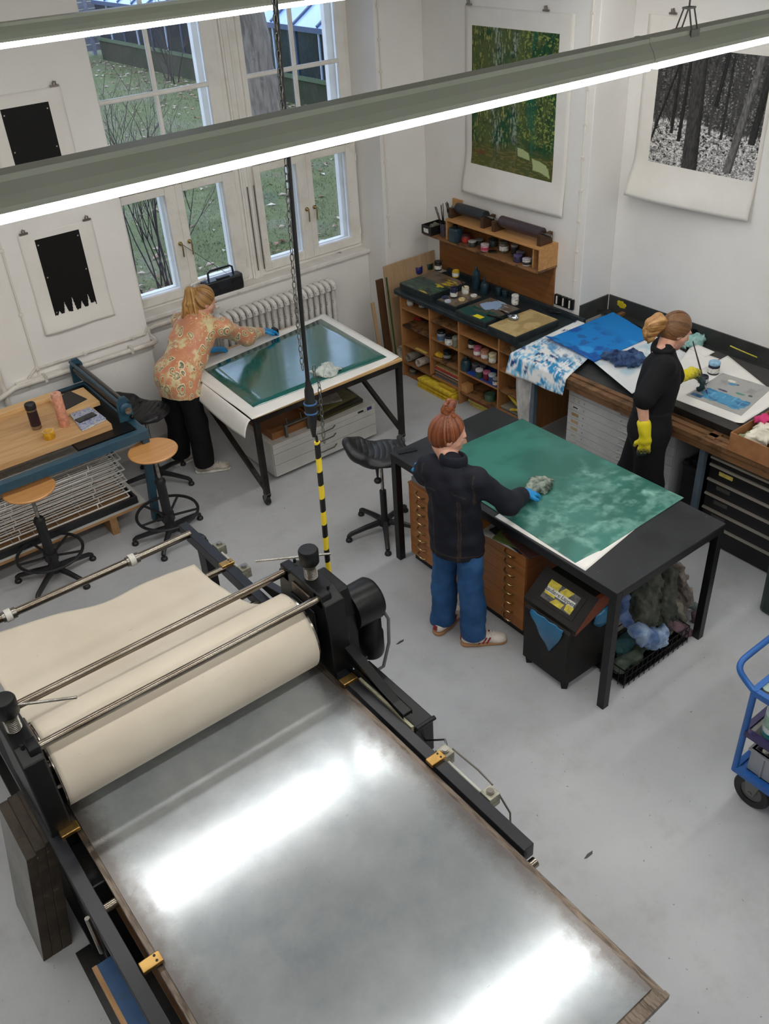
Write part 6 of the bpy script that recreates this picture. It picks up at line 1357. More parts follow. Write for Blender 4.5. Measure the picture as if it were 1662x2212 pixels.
# lies on the bench, bends over the front rail and hangs down
pa, pb = Pz(1243, 668, z1), Pz(1330, 720, z1); yl, yr = Pz(1150, 735, z1).y, Pz(1285, 792, z1).y
vs = []; nu_, nv_ = 50, 60; U, Vv = np.meshgrid(np.linspace(0, 1, nu_), np.linspace(0, 1, nv_), indexing='ij')
def drape(name, yl, yr, xbl, xbr, ybl, ybr, hang, colfn, label, seed, m=None):
    vs = []; r = .03
    for i in range(nu_):
        u = i / (nu_ - 1); xb = xbl + (xbr - xbl) * u; yb = ybl + (ybr - ybl) * u; yf = yl + (yr - yl) * u; flat = xb - (HX0 + r * .4); h_ = hang(u); tot = flat + r * 1.57 + h_
        for j in range(nv_):
            s_ = tot * j / (nv_ - 1); t = min(1, s_ / max(flat, .01)); y = yb + (yf - yb) * t
            if s_ < flat: p = (xb - s_, y, z1 + .004 * math.sin(u * 7 + seed) ** 2 * t)
            elif s_ < flat + r * 1.57:
                a = (s_ - flat) / r; p = (HX0 + r * .4 - r * math.sin(a), y, z1 - r + r * math.cos(a))
            else:
                d = s_ - flat - r * 1.57; p = (HX0 - r * .6 - .05 * d / .2 - .012 * math.sin(u * 9 + seed) * d / .2, y, z1 - r - d)
            vs.append(p)
    me = MB().add(vs, [(i * nv_ + j, (i + 1) * nv_ + j, (i + 1) * nv_ + j + 1, i * nv_ + j + 1) for i in range(nu_ - 1) for j in range(nv_ - 1)])
    o = single(name, me, m or M['art'], label, 'paper', smooth=True)
    if colfn is not None:
        C = np.clip(colfn(U, Vv), 0, 1).reshape(-1, 3); C = np.concatenate([C, np.ones((len(C), 1))], 1); at = o.data.color_attributes.new('Col', 'FLOAT_COLOR', 'POINT'); at.data.foreach_set('color', C.astype(np.float32).ravel())
    o.modifiers.new('t', 'SOLIDIFY').thickness = .001; return o
drape('smeared_paper', 4.86, 4.24, 5.80, 5.55, 4.93, 4.45, lambda u: .13 - .02 * u, smear, 'white paper smeared with cyan paint hanging over the bench edge', 1)
def clothcol(u, v):
    C = np.tile(np.array(S(228, 230, 230)), u.shape + (1,)); return mixn(C, S(150, 196, 214), sst(fbm(u, v, 4, 4, 44), .55, .75) * .6)
q = [(1284, 784), (1420, 722), (1480, 790), (1368, 852)]
wp2 = sheet('white_sheet', [Pz(1284, 783, z1), Pz(1366, 851, z1), Pz(1500, 772, z1), Pz(1410, 722, z1)], 40, 40, M['art'], None, clothcol, lambda u, v: (0, 0, .0015 + .0 * u), thick=.001); tag(wp2, 'white sheet with faint blue stains under the navy cloth', 'paper')
def bcol(u, v):
    C = np.tile(np.array(S(6, 128, 206)), u.shape + (1,)); C = mixn(C, S(16, 86, 168), sst(fbm(u, v, 4, 5, 61), .45, .62) * sst(-v, -.75, -.45)); C = mixn(C, S(40, 150, 222), sst(fbm(u, v, 3, 7, 67), .6, .72)); return mixn(C, S(40, 70, 140), sst(fbm(u, v, 6, 6, 73), .64, .74) * .6)
z2 = z1 + .006
bs = sheet('blue_sheet', [Pz(1178, 734, z2), Pz(1284, 782, z2), Pz(1410, 727, z2), Pz(1325, 674, z2)], 90, 90, M['art'], None, bcol, lambda u, v: (0, 0, .03 * sst(-v, -.12, 0) * (1 - u) + .008 * np.sin(u * 3.1)), thick=.0012); tag(bs, 'bright cobalt blue painted sheet on the bench', 'painted sheet')
M['navycloth'] = rag_mat('navy_cloth', (34, 52, 92), (74, 104, 146), 12)
crumple('navy_cloth', Pz(1349, 785, z1 + .003), .26, .20, .12, M['navycloth'], 44, None, 'crumpled navy blue cloth on the white sheet', 'cloth', n=9, rz=-.5, h=.008)
# ---- black board with the painting in progress
bz = HZ + .0; BH = .055
qb = [Pz(1335, 842, bz + BH), Pz(1606, 919, bz + BH), Pz(1700, 850, bz + BH), Pz(1450, 772, bz + BH)]
x0b, x1b = 5.02, 5.78; y0b = Pz(1606, 920, bz + BH).y; y1b = 3.70
kb = thing('black_board', 'thick black board on the bench carrying the painting', 'board', (5.4, 3.4, bz)); MB().box(x0b, x1b + .2, y0b, y1b, bz, bz + BH).build('board', mat('board_black', S(24, 23, 22), .4, 0, S(40, 36, 32), 8), kb, bevel=.004); MB().box(x0b, x0b + .1, y0b - .0, y1b, bz - .04, bz).build('bearer', M['benchw'], kb)
z3 = bz + BH + .0015
pa_ = sheet('painting_paper', poly_z([(1420, 848), (1602, 917), (1690, 862), (1573, 768)], z3), 30, 30, M['paper'], None, None, lambda u, v: (0, 0, .001 + .012 * sst(u, .94, 1) * sst(-v, -.06, 0)), thick=.001); tag(pa_, 'white paper under the grey painted plate on the black board', 'paper')
pb_ = sheet('white_papers', poly_z([(1440, 822), (1462, 842), (1555, 775), (1490, 752)], z3), 20, 20, M['paper'], None, None, None, thick=.001); tag(pb_, 'blank white paper behind the painting on the bench', 'paper')
pc_ = sheet('small_card', poly_z([(1490, 752), (1525, 771), (1545, 760), (1508, 744)], z3 + .004), 6, 6, M['paper'], None, None, None, thick=.003); tag(pc_, 'small white card lying on the blank papers', 'card')
def pcol(u, v):
    C = np.tile(np.array(S(168, 168, 164)), u.shape + (1,)); C = mixn(C, S(146, 146, 142), sst(fbm(u, v, 4, 4, 91), .5, .7)); n = (fbm(u, v, 9, 9, 97) - .5)
    d = np.maximum(np.abs(u - .55) / .40, np.abs(v - .26) / .16) + n * .55; C = mixn(C, S(64, 148, 190), sst(-d, -1.0, -.9)); C = mixn(C, S(36, 110, 158), sst(-d, -1.0, -.9) * sst(fbm(u, v, 5, 26, 99), .52, .62)); C = mixn(C, S(120, 184, 210), sst(-d, -1.0, -.9) * sst(fbm(u, v, 22, 6, 103), .6, .68) * .6)
    for cu, cv, ru, rv, col in ((.36, .49, .09, .03, (52, 40, 84)), (.66, .55, .09, .03, (70, 140, 118)), (.84, .58, .05, .035, (60, 70, 80)), (.32, .83, .10, .05, (228, 224, 210)), (.38, .76, .10, .055, (70, 140, 176)), (.47, .78, .04, .03, (60, 56, 100))):
        dd = np.hypot((u - cu) / ru, (v - cv) / rv) + n * 1.2; C = mixn(C, S(*col), sst(-dd, -1.0, -.85))
    dd = np.maximum(np.abs(u - .13) / .10, np.abs(v - .10 - .0 * u) / .045); return mixn(C, S(48, 96, 138), (dd < 1).astype(float))
pp_ = sheet('painted_plate', poly_z([(1483, 853), (1602, 898), (1668, 838), (1562, 806)], z3 + .003), 120, 120, attrm('plate_paint', .35, .5), None, pcol, None, thick=.002); tag(pp_, 'grey plate being painted with blue brushstrokes', 'painting')
jar(Pz(1541, 806, z3 + .002), .042, .095, (44, 40, 62), (150, 196, 226), 1, 'paint jar with pale blue lid beside the grey plate', 'paint jars at the painting'); jar(Pz(1519, 826, z3 + .002), .036, .07, (40, 44, 66), (46, 52, 80), (206, 212, 214), 'open dark paint jar under the gloved hand', 'paint jars at the painting', open_=True)
crumple('gauze_rag', Pz(1492, 748, HZ - .04), .22, .12, .12, mat('teal_gauze', S(168, 208, 202), .9, 0, S(130, 176, 172), 12), 52, None, 'pale turquoise gauze rag at the back of the bench', 'rag', n=7, rz=-.5, h=.009)
single('yellow_stick', MB().tube([Pz(1578, 747, 1.0), Pz(1600, 757, .985), Pz(1636, 772, .985)], .005, 6), cm((206, 196, 60)), 'thin yellow stick lying on the back ledge of the bench', 'stick', smooth=True)
# cardboard box with gloves and rags on the bench end
qx = Px(1600, 970, HX0 - .02); cbx = thing('cardboard_box', 'open cardboard box full of rags and gloves at the bench front', 'box', (5.05, 2.5, HZ - .01)); M['cardb'] = mat('cardboard', S(166, 116, 74), .8, 0, S(146, 98, 60), 8, stain=S(70, 50, 36), sscale=12, slo=.66, shi=.72)
ya_, yb_ = Pz(1598, 955, HZ).y, 2.12; xa_, xb_ = HX0 - .01, 5.32; zz = HZ
for (a, b, c, d) in ((xa_, xa_ + .006, yb_, ya_), (xb_ - .006, xb_, yb_, ya_), (xa_ + .006, xb_ - .006, yb_, yb_ + .006), (xa_ + .006, xb_ - .006, ya_ - .006, ya_)): MB().box(a, b, c, d, zz, zz + .13).build('box_wall', M['cardb'], cbx)
MB().box(xa_, xb_, yb_, ya_, zz - .004, zz).build('box_floor', M['cardb'], cbx)
crumple('cotton_glove', (5.05, ya_ - .14, zz + .05), .22, .16, .14, mat('cotton_white', S(226, 222, 206), .9, 0, S(200, 196, 178), 12), 61, None, 'cream cotton rag sticking out of the cardboard box', 'rag', n=7, h=.009)
crumple('green_rag', (5.0, ya_ - .09, zz + .02), .16, .10, .10, mat('sage_cloth', S(136, 152, 116), .9), 62, None, 'sage green rag in the corner of the cardboard box', 'rag', n=5, h=.009)
crumple('pink_cloth', (5.22, ya_ - .12, zz + .07), .16, .14, .14, mat('pink_cloth', S(206, 60, 116), .9, 0, S(170, 44, 92), 10), 63, None, 'magenta pink cloth at the back of the cardboard box', 'rag', n=5, h=.009)
crumple('grey_cloth', (5.08, ya_ - .30, zz + .03), .22, .18, .13, mat('pale_grey_cloth', S(190, 194, 194), .9), 64, None, 'pale grey cloth in the middle of the cardboard box', 'rag', n=6, h=.009)

# ---- under the bench: wrapped roll, plan chests, box, black drawers
rp_ = Pz(1172, 925, .0); wr_ = sdf_obj('wrapped_roll', [cap_((4.99, 4.76, .06), (4.965, 4.745, .70), .06, .08, .02)], mat('bubble_wrap', S(214, 212, 206), .35, 0, S(176, 176, 172), 9, (3, 3, 1), spec=.6, bmp=.3, bscale=25), None, .01, lambda X, Y, Z: waves(7, .006, 70, 6, (1, 1, .3))(X, Y, Z)); 
tag(wr_, 'upright roll wrapped in white plastic between shelf unit and bench', 'roll')
M['alu2'] = mat('satin_handle', S(206, 206, 202), .35, .5)
M['grey'] = mat('chest_grey', S(196, 198, 198), .45, 0, S(184, 186, 186), 5)
PX = 4.995; pzt = Px(1232, 830, PX).z; py1 = Px(1228, 870, PX).y; py0 = 3.62
gc_ = thing('plan_chest', 'tall pale grey metal plan chest with paper labels under the bench', 'chest of drawers', (5.4, (py0 + py1) / 2, 0))
MB().box(PX + .015, 6.0, py0, py1, .05, pzt).build('carcass', M['grey'], gc_, bevel=.003); MB().box(PX + .06, 5.9, py0 + .1, py1 - .05, pzt, pzt + .004).build('top_recess', M['splash'], gc_); MB().box(PX + .03, 5.97, py0 + .02, py1 - .02, 0, .05).build('plinth', M['black'], gc_)
nd = 11; hh = (pzt - .02 - .05) / nd; lcol = [(206, 202, 192), (206, 202, 192), (226, 224, 218), (176, 140, 96), (190, 160, 124), (184, 168, 130), (206, 202, 192)]
for k in range(nd):
    zt_ = pzt - .02 - k * hh; d_ = MB().box(PX, PX + .015, py0 + .002, py1 - .002, zt_ - hh + .0015, zt_ - .0015).build('drawer', M['grey'], gc_, bevel=.001); zc = zt_ - hh * .5
    MB().box(PX - .002, PX, py1 - .115, py1 - .045, zc - .013, zc + .013).build('label_card', cm(lcol[k % 7], .6), d_)
    hy = py1 - .60
    MB().tube([(PX + .001, hy + .062, zc + .002), (PX - .022, hy + .06, zc), (PX - .022, hy - .06, zc), (PX + .001, hy - .062, zc + .002)], .006, 8).build('bar_handle', M['alu2'], d_, smooth=True)
    if k < 7: text_part('drawer_number', str(k + 1), .022, (PX - .0008, py1 - .165, zc), (0, -1, 0), (0, 0, 1), M['black'], d_, .0004)
    if k == 2: MB().box(PX - .003, PX - .002, py1 - .105, py1 - .055, zc - .005, zc + .006).build('label_scribble', M['black'], d_)
q1_ = Px(1462, 930, 5.03); pzt2 = .80
gc2 = thing('filing_chest', 'narrow grey metal chest of flat drawers beside the painter', 'chest of drawers', (5.4, 3.4, 0)); gy1, gy0 = 3.60, 3.30
MB().box(5.045, 5.9, gy0, gy1, .04, pzt2).build('carcass', M['grey'], gc2, bevel=.003); MB().box(5.06, 5.88, gy0 + .02, gy1 - .02, 0, .04).build('plinth', M['black'], gc2); MB().box(5.10, 5.25, gy0 + .06, gy1 - .08, pzt2, pzt2 + .012).build('top_tray', M['splash'], gc2)
for k in range(9):
    h9 = (pzt2 - .06) / 9; za = .045 + k * h9; MB().box(5.03, 5.045, gy0 + .002, gy1 - .002, za + .0015, za + h9 - .0015).build('drawer', M['grey'], gc2, bevel=.001)
bk = thing('black_canister', 'black plastic canister standing beside the bench leg', 'canister', (5.12, 3.14, 0)); MB().prism(rrect(5.03, 5.28, 3.06, 3.24, .04), 0, .52).build('canister_body', M['plast'], bk, bevel=.02); MB().box(5.08, 5.22, 3.13, 3.17, .52, .56).build('grip', M['plast'], bk, bevel=.008); MB().cyl((5.07, 3.2, .52), (5.07, 3.2, .545), .025).build('cap', M['plast'], bk, smooth=True)
# black drawer unit
DX = 5.0; dy1, dy0 = 2.975, 2.36; dzt = .735
du = thing('tool_drawers', 'black metal drawer unit with aluminium edges under the bench', 'chest of drawers', (5.4, 2.7, 0)); M['dk'] = mat('drawer_black', S(16, 16, 18), .4); M['alu'] = mat('aluminium_edge', S(196, 192, 180), .35, .7)
MB().box(DX + .012, 5.85, dy0, dy1, .03, dzt).build('carcass', M['dk'], du); MB().box(DX - .01, 5.85, dy0 - .01, dy1 + .01, dzt, dzt + .015).build('top_board', mat('dusty_top', S(60, 56, 52), .7, 0, S(96, 88, 78), 14), du)
hs = [.06, .12, .12, .12, .12, .17]; zt_ = dzt - .01
for k, h9 in enumerate(hs):
    d_ = MB().box(DX, DX + .012, dy0 + .003, dy1 - .003, zt_ - h9 + .002, zt_ - .002).build('drawer', M['dk'], du); MB().prism3([(DX - .018, dy0 + .003, zt_ - .018), (DX, dy0 + .003, zt_ - .022), (DX, dy0 + .003, zt_ - .004), (DX - .014, dy0 + .003, zt_ - .004)], (0, dy1 - dy0 - .006, 0)).build('edge_pull', M['alu'], d_)
    if 0 < k < 5: MB().box(DX - .002, DX, dy1 - .19, dy1 - .08, zt_ - .075, zt_ - .045).build('label_holder', mat('label_dark', S(70, 68, 64), .4) if k != 1 else cm((206, 190, 96)), d_)
    zt_ -= h9
single('wood_scrap', MB().prism(rrect(5.1, 5.25, 2.72, 2.86, .03), dzt + .0155, dzt + .035), M['ply'], 'rounded wooden offcut on the black drawer unit', 'wood')
gq = Pz(1640, 1210); gb_ = thing('green_bin', 'dark green plastic bin standing in front of the black drawers', 'bin', (4.98, 2.3, 0)); M['gbin'] = mat('dark_green_plastic', S(26, 50, 40), .4, 0, S(22, 42, 34), 5)
gx0, gx1, gy0_, gy1_ = 4.62, 4.94, 1.8, 2.215
MB().prism3([(gx0, gy0_, .0), (gx1, gy0_, 0), (gx1, gy0_, .56), (gx0 - .03, gy0_, .56)], (0, gy1_ - gy0_, 0)).build('bin_body', M['gbin'], gb_, bevel=.03); MB().box(gx0 - .045, gx1 + .01, gy0_ - .01, gy1_ + .012, .56, .60).build('bin_rim', M['gbin'], gb_, bevel=.012)

# ================================================================== prints on the walls
M['printpaper'] = mat('print_paper', S(236, 233, 226), .8, 0, S(228, 224, 216), 2)
M['inkart'] = attrm('printed_ink', .6, .25)
M['clip'] = mat('clip_steel', S(150, 140, 130), .3, .9)
def bulldog(c, ax, label):
    """clip at c on a wall; ax = direction along the wall; wall normal toward the room"""
    c = Vector(c); ax = Vector(ax); nn = V(0, -1, 0) if abs(ax.x) > .5 else V(-1, 0, 0); t = thing('bulldog_clip', label, 'clip', c, 0, 'bulldog clips holding prints')
    MB().bar(c - ax * .032 + nn * .008, c + ax * .032 + nn * .008, .012, .014, (0, 0, 1)).build('jaw', M['clip'], t); MB().tube([c + ax * -.012 + nn * .012, c + ax * -.010 + nn * .02 + V(0, 0, .03), c + ax * .010 + nn * .02 + V(0, 0, .03), c + ax * .012 + nn * .012], .0035, 6).build('finger_grip', M['clip'], t); MB().tube([c + nn * .006 + V(0, 0, .014) + V(ax.x * .012 * math.cos(a), ax.y * .012 * math.cos(a), .012 * math.sin(a)) for a in [k * .7 for k in range(9)]], .003, 5, closed=True).build('hang_ring', M['clip'], t)
    MB().cyl(c + V(0, 0, .03), c + nn * .012 + V(0, 0, .03), .004, n=8).build('nail', M['clip'], t)
def curl(amt, s=.75): return lambda u, v: (0, 0, amt * sst(-v, -(1 - s), 0) ** 1.5 * (1 + .4 * np.sin(u * 5)) + .002 + .003 * np.sin(u * 7 + v * 4))
yw = YW - .003
# two black prints on the window wall
def black_print(x0, x1, z0, z1, ix0, ix1, iz0, iz1, ragged, label):
    t = thing('wall_print', label, 'print', ((x0 + x1) / 2, yw, z0), 0, 'prints clipped to the walls')
    dsp = lambda u, v: (0, 0, .018 * sst(-v, -.22, 0) * (1 + .5 * np.sin(u * 6)) + .002)
    sheet('paper', [(x0, yw, z0), (x1, yw, z0), (x1, yw, z1), (x0, yw, z1)], 24, 40, M['printpaper'], t, None, dsp, thick=.0008)
    a0, a1 = (ix0 - x0) / (x1 - x0), (ix1 - x0) / (x1 - x0); b0, b1 = (iz0 - z0) / (z1 - z0), (iz1 - z0) / (z1 - z0)
    def dsp2(u, v): return (0, 0, .018 * sst(-(b0 + (b1 - b0) * v), -.22, 0) * (1 + .5 * np.sin((a0 + (a1 - a0) * u) * 6)) + .0032)
    def bc(u, v):
        C = np.tile(np.array(S(15, 14, 14)), u.shape + (1,))
        for du, dv in ((.05, .93), (.95, .93), (.06, .52), (.95, .5), (.05, .06), (.95, .06)): C = mixn(C, S(220, 216, 208), (np.hypot((u - du) * .35, (v - dv) * .6) < .004).astype(float))
        return C
    def cut(u, v):
        if not ragged: return np.ones(u.shape, bool)
        tips = np.array([.0, .12, .30, .50, .66, .88, 1.0]); gaps = [(.09, .07), (.37 - .10, .20), (.45, .21), (.62, .10), (.79, .15)]
        lim = .02 + .006 * np.sin(u * 57)
        for g, h, w_ in ((.115, .07, .05), (.275, .165, .06), (.47, .215, .05), (.665, .12, .06), (.84, .19, .045)): lim = np.maximum(lim, .02 + (h - .02) * np.clip(1 - np.abs(u - g) / w_, 0, 1) ** 1.3)
        for g in (.19, .37, .565, .75): lim = np.maximum(lim, .02 + .0 * u)
        for g, b_ in ((.05, .0), (.195, .03), (.37, .0), (.565, .015), (.75, .03), (.93, .055)): lim = np.where(np.abs(u - g) < .05, np.maximum(lim, b_), lim)
        return v > lim
    sheet('ink_area', [(ix0, yw, iz0), (ix1, yw, iz0), (ix1, yw, iz1), (ix0, yw, iz1)], 90, 150, M['inkart'], t, bc, dsp2, thick=0, cut=cut); return t
black_print(1.875, 2.445, 2.27, 3.06, 1.985, 2.332, 2.37, 2.972, False, 'print of a solid black rectangle, clipped above the ragged one')
black_print(1.857, 2.443, 1.325, 2.117, 1.973, 2.323, 1.443, 2.06, True, 'print of a black rectangle with a ragged dripping lower edge')
for x, z, l in ((2.40, 3.065, 'steel clip at the corner of the solid black print'), (1.905, 2.125, 'steel clip at the pipe-side corner of the ragged black print'), (2.40, 2.118, 'steel clip at the window-side corner of the ragged black print'), (1.92, 3.068, 'steel clip at the pipe-side corner of the solid black print')): bulldog((x, yw - .003, z), (1, 0, 0), l)
# green woodland print
def green_art(u, v):
    n1 = fbm(u, v, 5, 6, 201); n2 = fbm(u, v, 70, 26, 205, 3); n3 = fbm(u, v, 60, 90, 211, 2); n4 = fbm(u, v, 9, 5, 219)
    C = mixn(np.tile(np.array(S(84, 98, 50)), u.shape + (1,)), S(28, 78, 46), sst(n1 + (u - .5) * .25, .42, .62)); C = mixn(C, S(30, 56, 30), sst(n2, .5, .62) * .8); C = mixn(C, S(148, 152, 84), sst(n2, .60, .70) * sst(.75 - u, 0, .3))
    tr = np.exp(-((u - .30 - .03 * np.sin(v * 9)) / .055) ** 2) + np.exp(-((u - .52 - .02 * np.sin(v * 7)) / .04) ** 2); C = mixn(C, S(150, 164, 150), tr * sst(n2, .48, .62) * .9); C = mixn(C, S(24, 40, 44), tr * sst(fbm(u, v, 40, 60, 223, 2), .55, .65) * .8)
    dots = sst(n3, .62, .68) * sst(u, .5, .66) * sst(v, .16, .3); C = mixn(C, S(138, 154, 72), dots); C = mixn(C, S(16, 96, 72), np.exp(-((u - .72) / .05) ** 2) * sst(n4, .45, .6) * .8)
    fl = sst(.22 - v, 0, .1); C = mixn(C, S(84, 88, 40), fl * .8); C = mixn(C, S(116, 108, 60), fl * sst(fbm(u, v, 20, 120, 227, 2), .55, .65)); C = mixn(C, S(120, 60, 44), np.exp(-((u - .12) / .06) ** 2 - ((v - .10) / .012) ** 2))
    for cu, cv, a, b in ((.66, .155, .07, .03), (.855, .085, .09, .04)):
        d = np.maximum(np.abs((u - cu) + .25 * (v - cv)) / a, np.abs((v - cv) + .15 * (u - cu)) / b) + (fbm(u, v, 14, 14, 231) - .5) * .6; C = mixn(C, S(172, 184, 132), sst(-d, -1, -.9))
    return C
def wall_print_x(xw, y0, y1, z0, z1, iy0, iy1, iz0, iz1, art, n, label, crl):
    t = thing('wall_print', label, 'print', (xw, (y0 + y1) / 2, z0), 0, 'prints clipped to the walls')
    f0 = lambda b: crl * sst(-b, -.28, 0) ** 1.4
    sheet('paper', [(xw, y0, z0), (xw, y1, z0), (xw, y1, z1), (xw, y0, z1)], 30, 50, M['printpaper'], t, None, lambda u, v: (0, 0, .002 + f0(v) * (.6 + .5 * np.sin(1 + u * 2.6))), thick=.0008)
    a0, a1 = (iy0 - y0) / (y1 - y0), (iy1 - y0) / (y1 - y0); b0, b1 = (iz0 - z0) / (z1 - z0), (iz1 - z0) / (z1 - z0)
    sheet('printed_image', [(xw, iy0, iz0), (xw, iy1, iz0), (xw, iy1, iz1), (xw, iy0, iz1)], n[0], n[1], M['inkart'], t, art, lambda u, v: (0, 0, .0032 + f0(b0 + (b1 - b0) * v) * (.6 + .5 * np.sin(1 + (a0 + (a1 - a0) * u) * 2.6))), thick=0); return t
wall_print_x(XA - .002, 6.435, 5.205, 1.72, 3.24, 6.345, 5.352, 1.986, 3.097, green_art, (220, 260), 'large green woodland print with a wide white border', .05)
for y, l in ((6.376, 'steel clip at the window-side corner of the green print'), (5.497, 'steel clip at the sink-side corner of the green print')): bulldog((XA - .006, y, 3.25), (0, 1, 0), l)
def forest(u, v):
    n = fbm(u, v, 90, 110, 301, 3); hz = .36 + .03 * np.sin(u * 6); up_ = sst(v - hz, 0, .04)
    G = .03 + .22 * fbm(u, v, 50, 22, 305, 4) ** 1.5 + .6 * sst(n, .58, .74) * fbm(u, v, 6, 6, 309) ** 1.3; F = .38 + .5 * sst(n, .42, .62) - .3 * sst(v, .0, .4) * 0 - .35 * sst(fbm(u, v, 40, 46, 313, 2), .56, .66)
    g = G * up_ + F * (1 - up_); g = np.where(v < .12, g * .8 + .2 * n, g)
    rs = np.random.RandomState(9)
    for k in range(30):
        x = rs.rand(); w = rs.choice([.003, .004, .006, .012]); b = hz + rs.uniform(-.06, .04); ln = rs.normal(0, .02); m_ = (np.abs(u - x - ln * (v - b)) < w) & (v > b); g = np.where(m_, .05 + .12 * n, g)
    for x, w, b, ln, d in ((.195, .014, .28, .03, .05), (.275, .017, .22, .04, .05), (.40, .068, -.1, -.02, .10), (.545, .018, .56, .12, .05), (.80, .035, .03, .16, .22), (.93, .03, .30, .10, .06), (.03, .010, .0, .30, .04), (.66, .012, .30, .03, .06)):
        c = x + ln * (v - .3); ww = w * (1.1 - .2 * v); m_ = (np.abs(u - c) < ww) & (v > b); tx = d * (.5 + 1.1 * fbm(u, v, 120, 30, 317, 2)) * (1 - .5 * sst((u - c) / ww, .2, 1)); g = np.where(m_, tx, g)
    g = np.clip(g, .0, 1) ** 1.25; return np.stack([g * .93, g * .91, g * .89], -1)
wall_print_x(XB - .002, 4.83, 3.72, 1.92, 3.22, 4.69, 3.77 - .02, 2.196, 3.02, forest, (300, 280), 'black and white forest photograph print with white border', .09)
for y, l in ((4.61, 'steel clip holding the forest print beside the wall edge'), (3.9, 'steel clip holding the far corner of the forest print')): bulldog((XB - .006, y, 3.235), (0, 1, 0), l)

# ================================================================== boombox on the sill
bm_ = thing('boombox', 'black portable radio with carrying handle and antenna on the sill', 'radio', (3.615, 7.32, 1.105)); xb0, xb1 = 3.415, 3.815; M['bbox'] = mat('radio_black', S(34, 36, 42), .4, 0, S(26, 28, 34), 10)
pts = rrect(xb0, xb1, 7.262, 7.385, .035); MB().prism(pts, 1.1055, 1.245).build('case', M['bbox'], bm_, bevel=.014)
for x in (xb0 + .075, xb1 - .075):
    s_ = MB().cyl((x, 7.266, 1.172), (x, 7.255, 1.172), .058, n=28).build('speaker', M['rubber'], bm_, smooth=True); MB().cyl((x, 7.256, 1.172), (x, 7.252, 1.172), .02, n=16).build('speaker_cone', M['bbox'], s_, smooth=True)
MB().box(3.545, 3.685, 7.256, 7.264, 1.13, 1.175).build('cassette_door', M['rubber'], bm_, bevel=.004); MB().box(3.55, 3.68, 7.28, 7.31, 1.245, 1.256).build('button_row', M['rubber'], bm_, bevel=.002)
MB().tube([(xb0 + .07, 7.33, 1.235), (xb0 + .075, 7.33, 1.31), (xb0 + .10, 7.33, 1.325), (xb1 - .10, 7.33, 1.325), (xb1 - .075, 7.33, 1.31), (xb1 - .07, 7.33, 1.235)], .010, 8).build('handle', M['bbox'], bm_, smooth=True)
MB().tube([(xb1 - .12, 7.37, 1.25), (3.30, 7.355, 1.62)], .0025, 5).build('antenna', M['chrome'], bm_); 
single('window_stay', MB().tube([(3.30, 7.33, 1.25), (3.47, 7.355, 1.265)], .012, 8).box(3.33, 3.35, 7.33, 7.39, 1.105, 1.25), M['white'], 'short white window stay beside the radio', 'stay', smooth=True)

# ================================================================== blue trolley
M['tblue'] = mat('trolley_blue', S(36, 98, 172), .35, 0, S(30, 84, 152), 6, stain=S(24, 40, 70), sscale=16, slo=.68, shi=.73)
tx0, tx1, ty0, ty1 = 3.205, 3.76, .55, 1.455; tr_ = thing('trolley', 'blue tubular steel trolley with shelves and rubber wheels', 'trolley', ((tx0 + tx1) / 2, 1.0, 0))
for x in (tx0, tx1):
    for y in (ty0, ty1): MB().cyl((x, y, .22), (x, y, .82), .017, n=14).build('post', M['tblue'], tr_, smooth=True)
for z, m_ in ((.235, M['tblue']), (.52, cm((54, 44, 92))), (.80, M['tblue'])):
    b = MB()
    for a, c in (((tx0, ty0), (tx1, ty0)), ((tx0, ty1), (tx1, ty1)), ((tx0, ty0), (tx0, ty1)), ((tx1, ty0), (tx1, ty1))): b.bar((a[0], a[1], z), (c[0], c[1], z), .03, .035)
    b.build('shelf_frame', m_, tr_); MB().box(tx0 + .012, tx1 - .012, ty0 + .012, ty1 - .012, z - .006, z + .004).build('shelf_plate', M['zinc'] if z > .3 else M['tblue'], tr_)
MB().tube(chaikin([(tx0, ty1, .80), (tx0, ty1 + .05, .83), (tx0 + .0, ty1 + .10, .87), (tx0 + .03, ty1 + .115, .90), (tx0 + .10, ty1 + .115, .905), (tx1 - .10, ty1 + .115, .905), (tx1, ty1 + .10, .87), (tx1, ty1, .80)]), .016, 12).build('push_handle', M['tblue'], tr_, smooth=True)
for x in (tx0 + .05, tx1 - .05):
    for y in (ty0 + .1, ty1 - .10):
        w_ = MB().lathe([(.062, -.02), (.098, -.022), (.105, -.012), (.105, .012), (.098, .022), (.062, .02)], (x, y, .105), 30, Matrix.Rotation(math.pi / 2, 3, 'Y'), cap=False).build('tyre', M['rubber'], tr_, smooth=True)
        MB().lathe([(.001, -.012), (.064, -.014), (.064, .014), (.001, .012)], (x, y, .105), 24, Matrix.Rotation(math.pi / 2, 3, 'Y')).build('rim', M['castor'], w_, smooth=True)
        MB().prism3([(x - .032, y - .05, .215), (x - .032, y + .05, .215), (x - .032, y + .02, .095), (x - .032, y - .02, .095)], (.005, 0, 0)).prism3([(x + .027, y - .05, .215), (x + .027, y + .05, .215), (x + .027, y + .02, .095), (x + .027, y - .02, .095)], (.005, 0, 0)).box(x - .034, x + .034, y - .05, y + .05, .212, .218).cyl((x - .036, y, .105), (x + .036, y, .105), .012).build('fork', M['zinc'], tr_)
cg = thing('storage_crate', 'grey stacking crate of ink bottles on the trolley base', 'crate', (3.5, 1.15, .25)); cx0, cx1, cy0, cy1, cz0, cz1 = 3.24, 3.70, .80, 1.41, .2395, .40; M['cr2'] = mat('crate_light', S(150, 154, 160), .5)
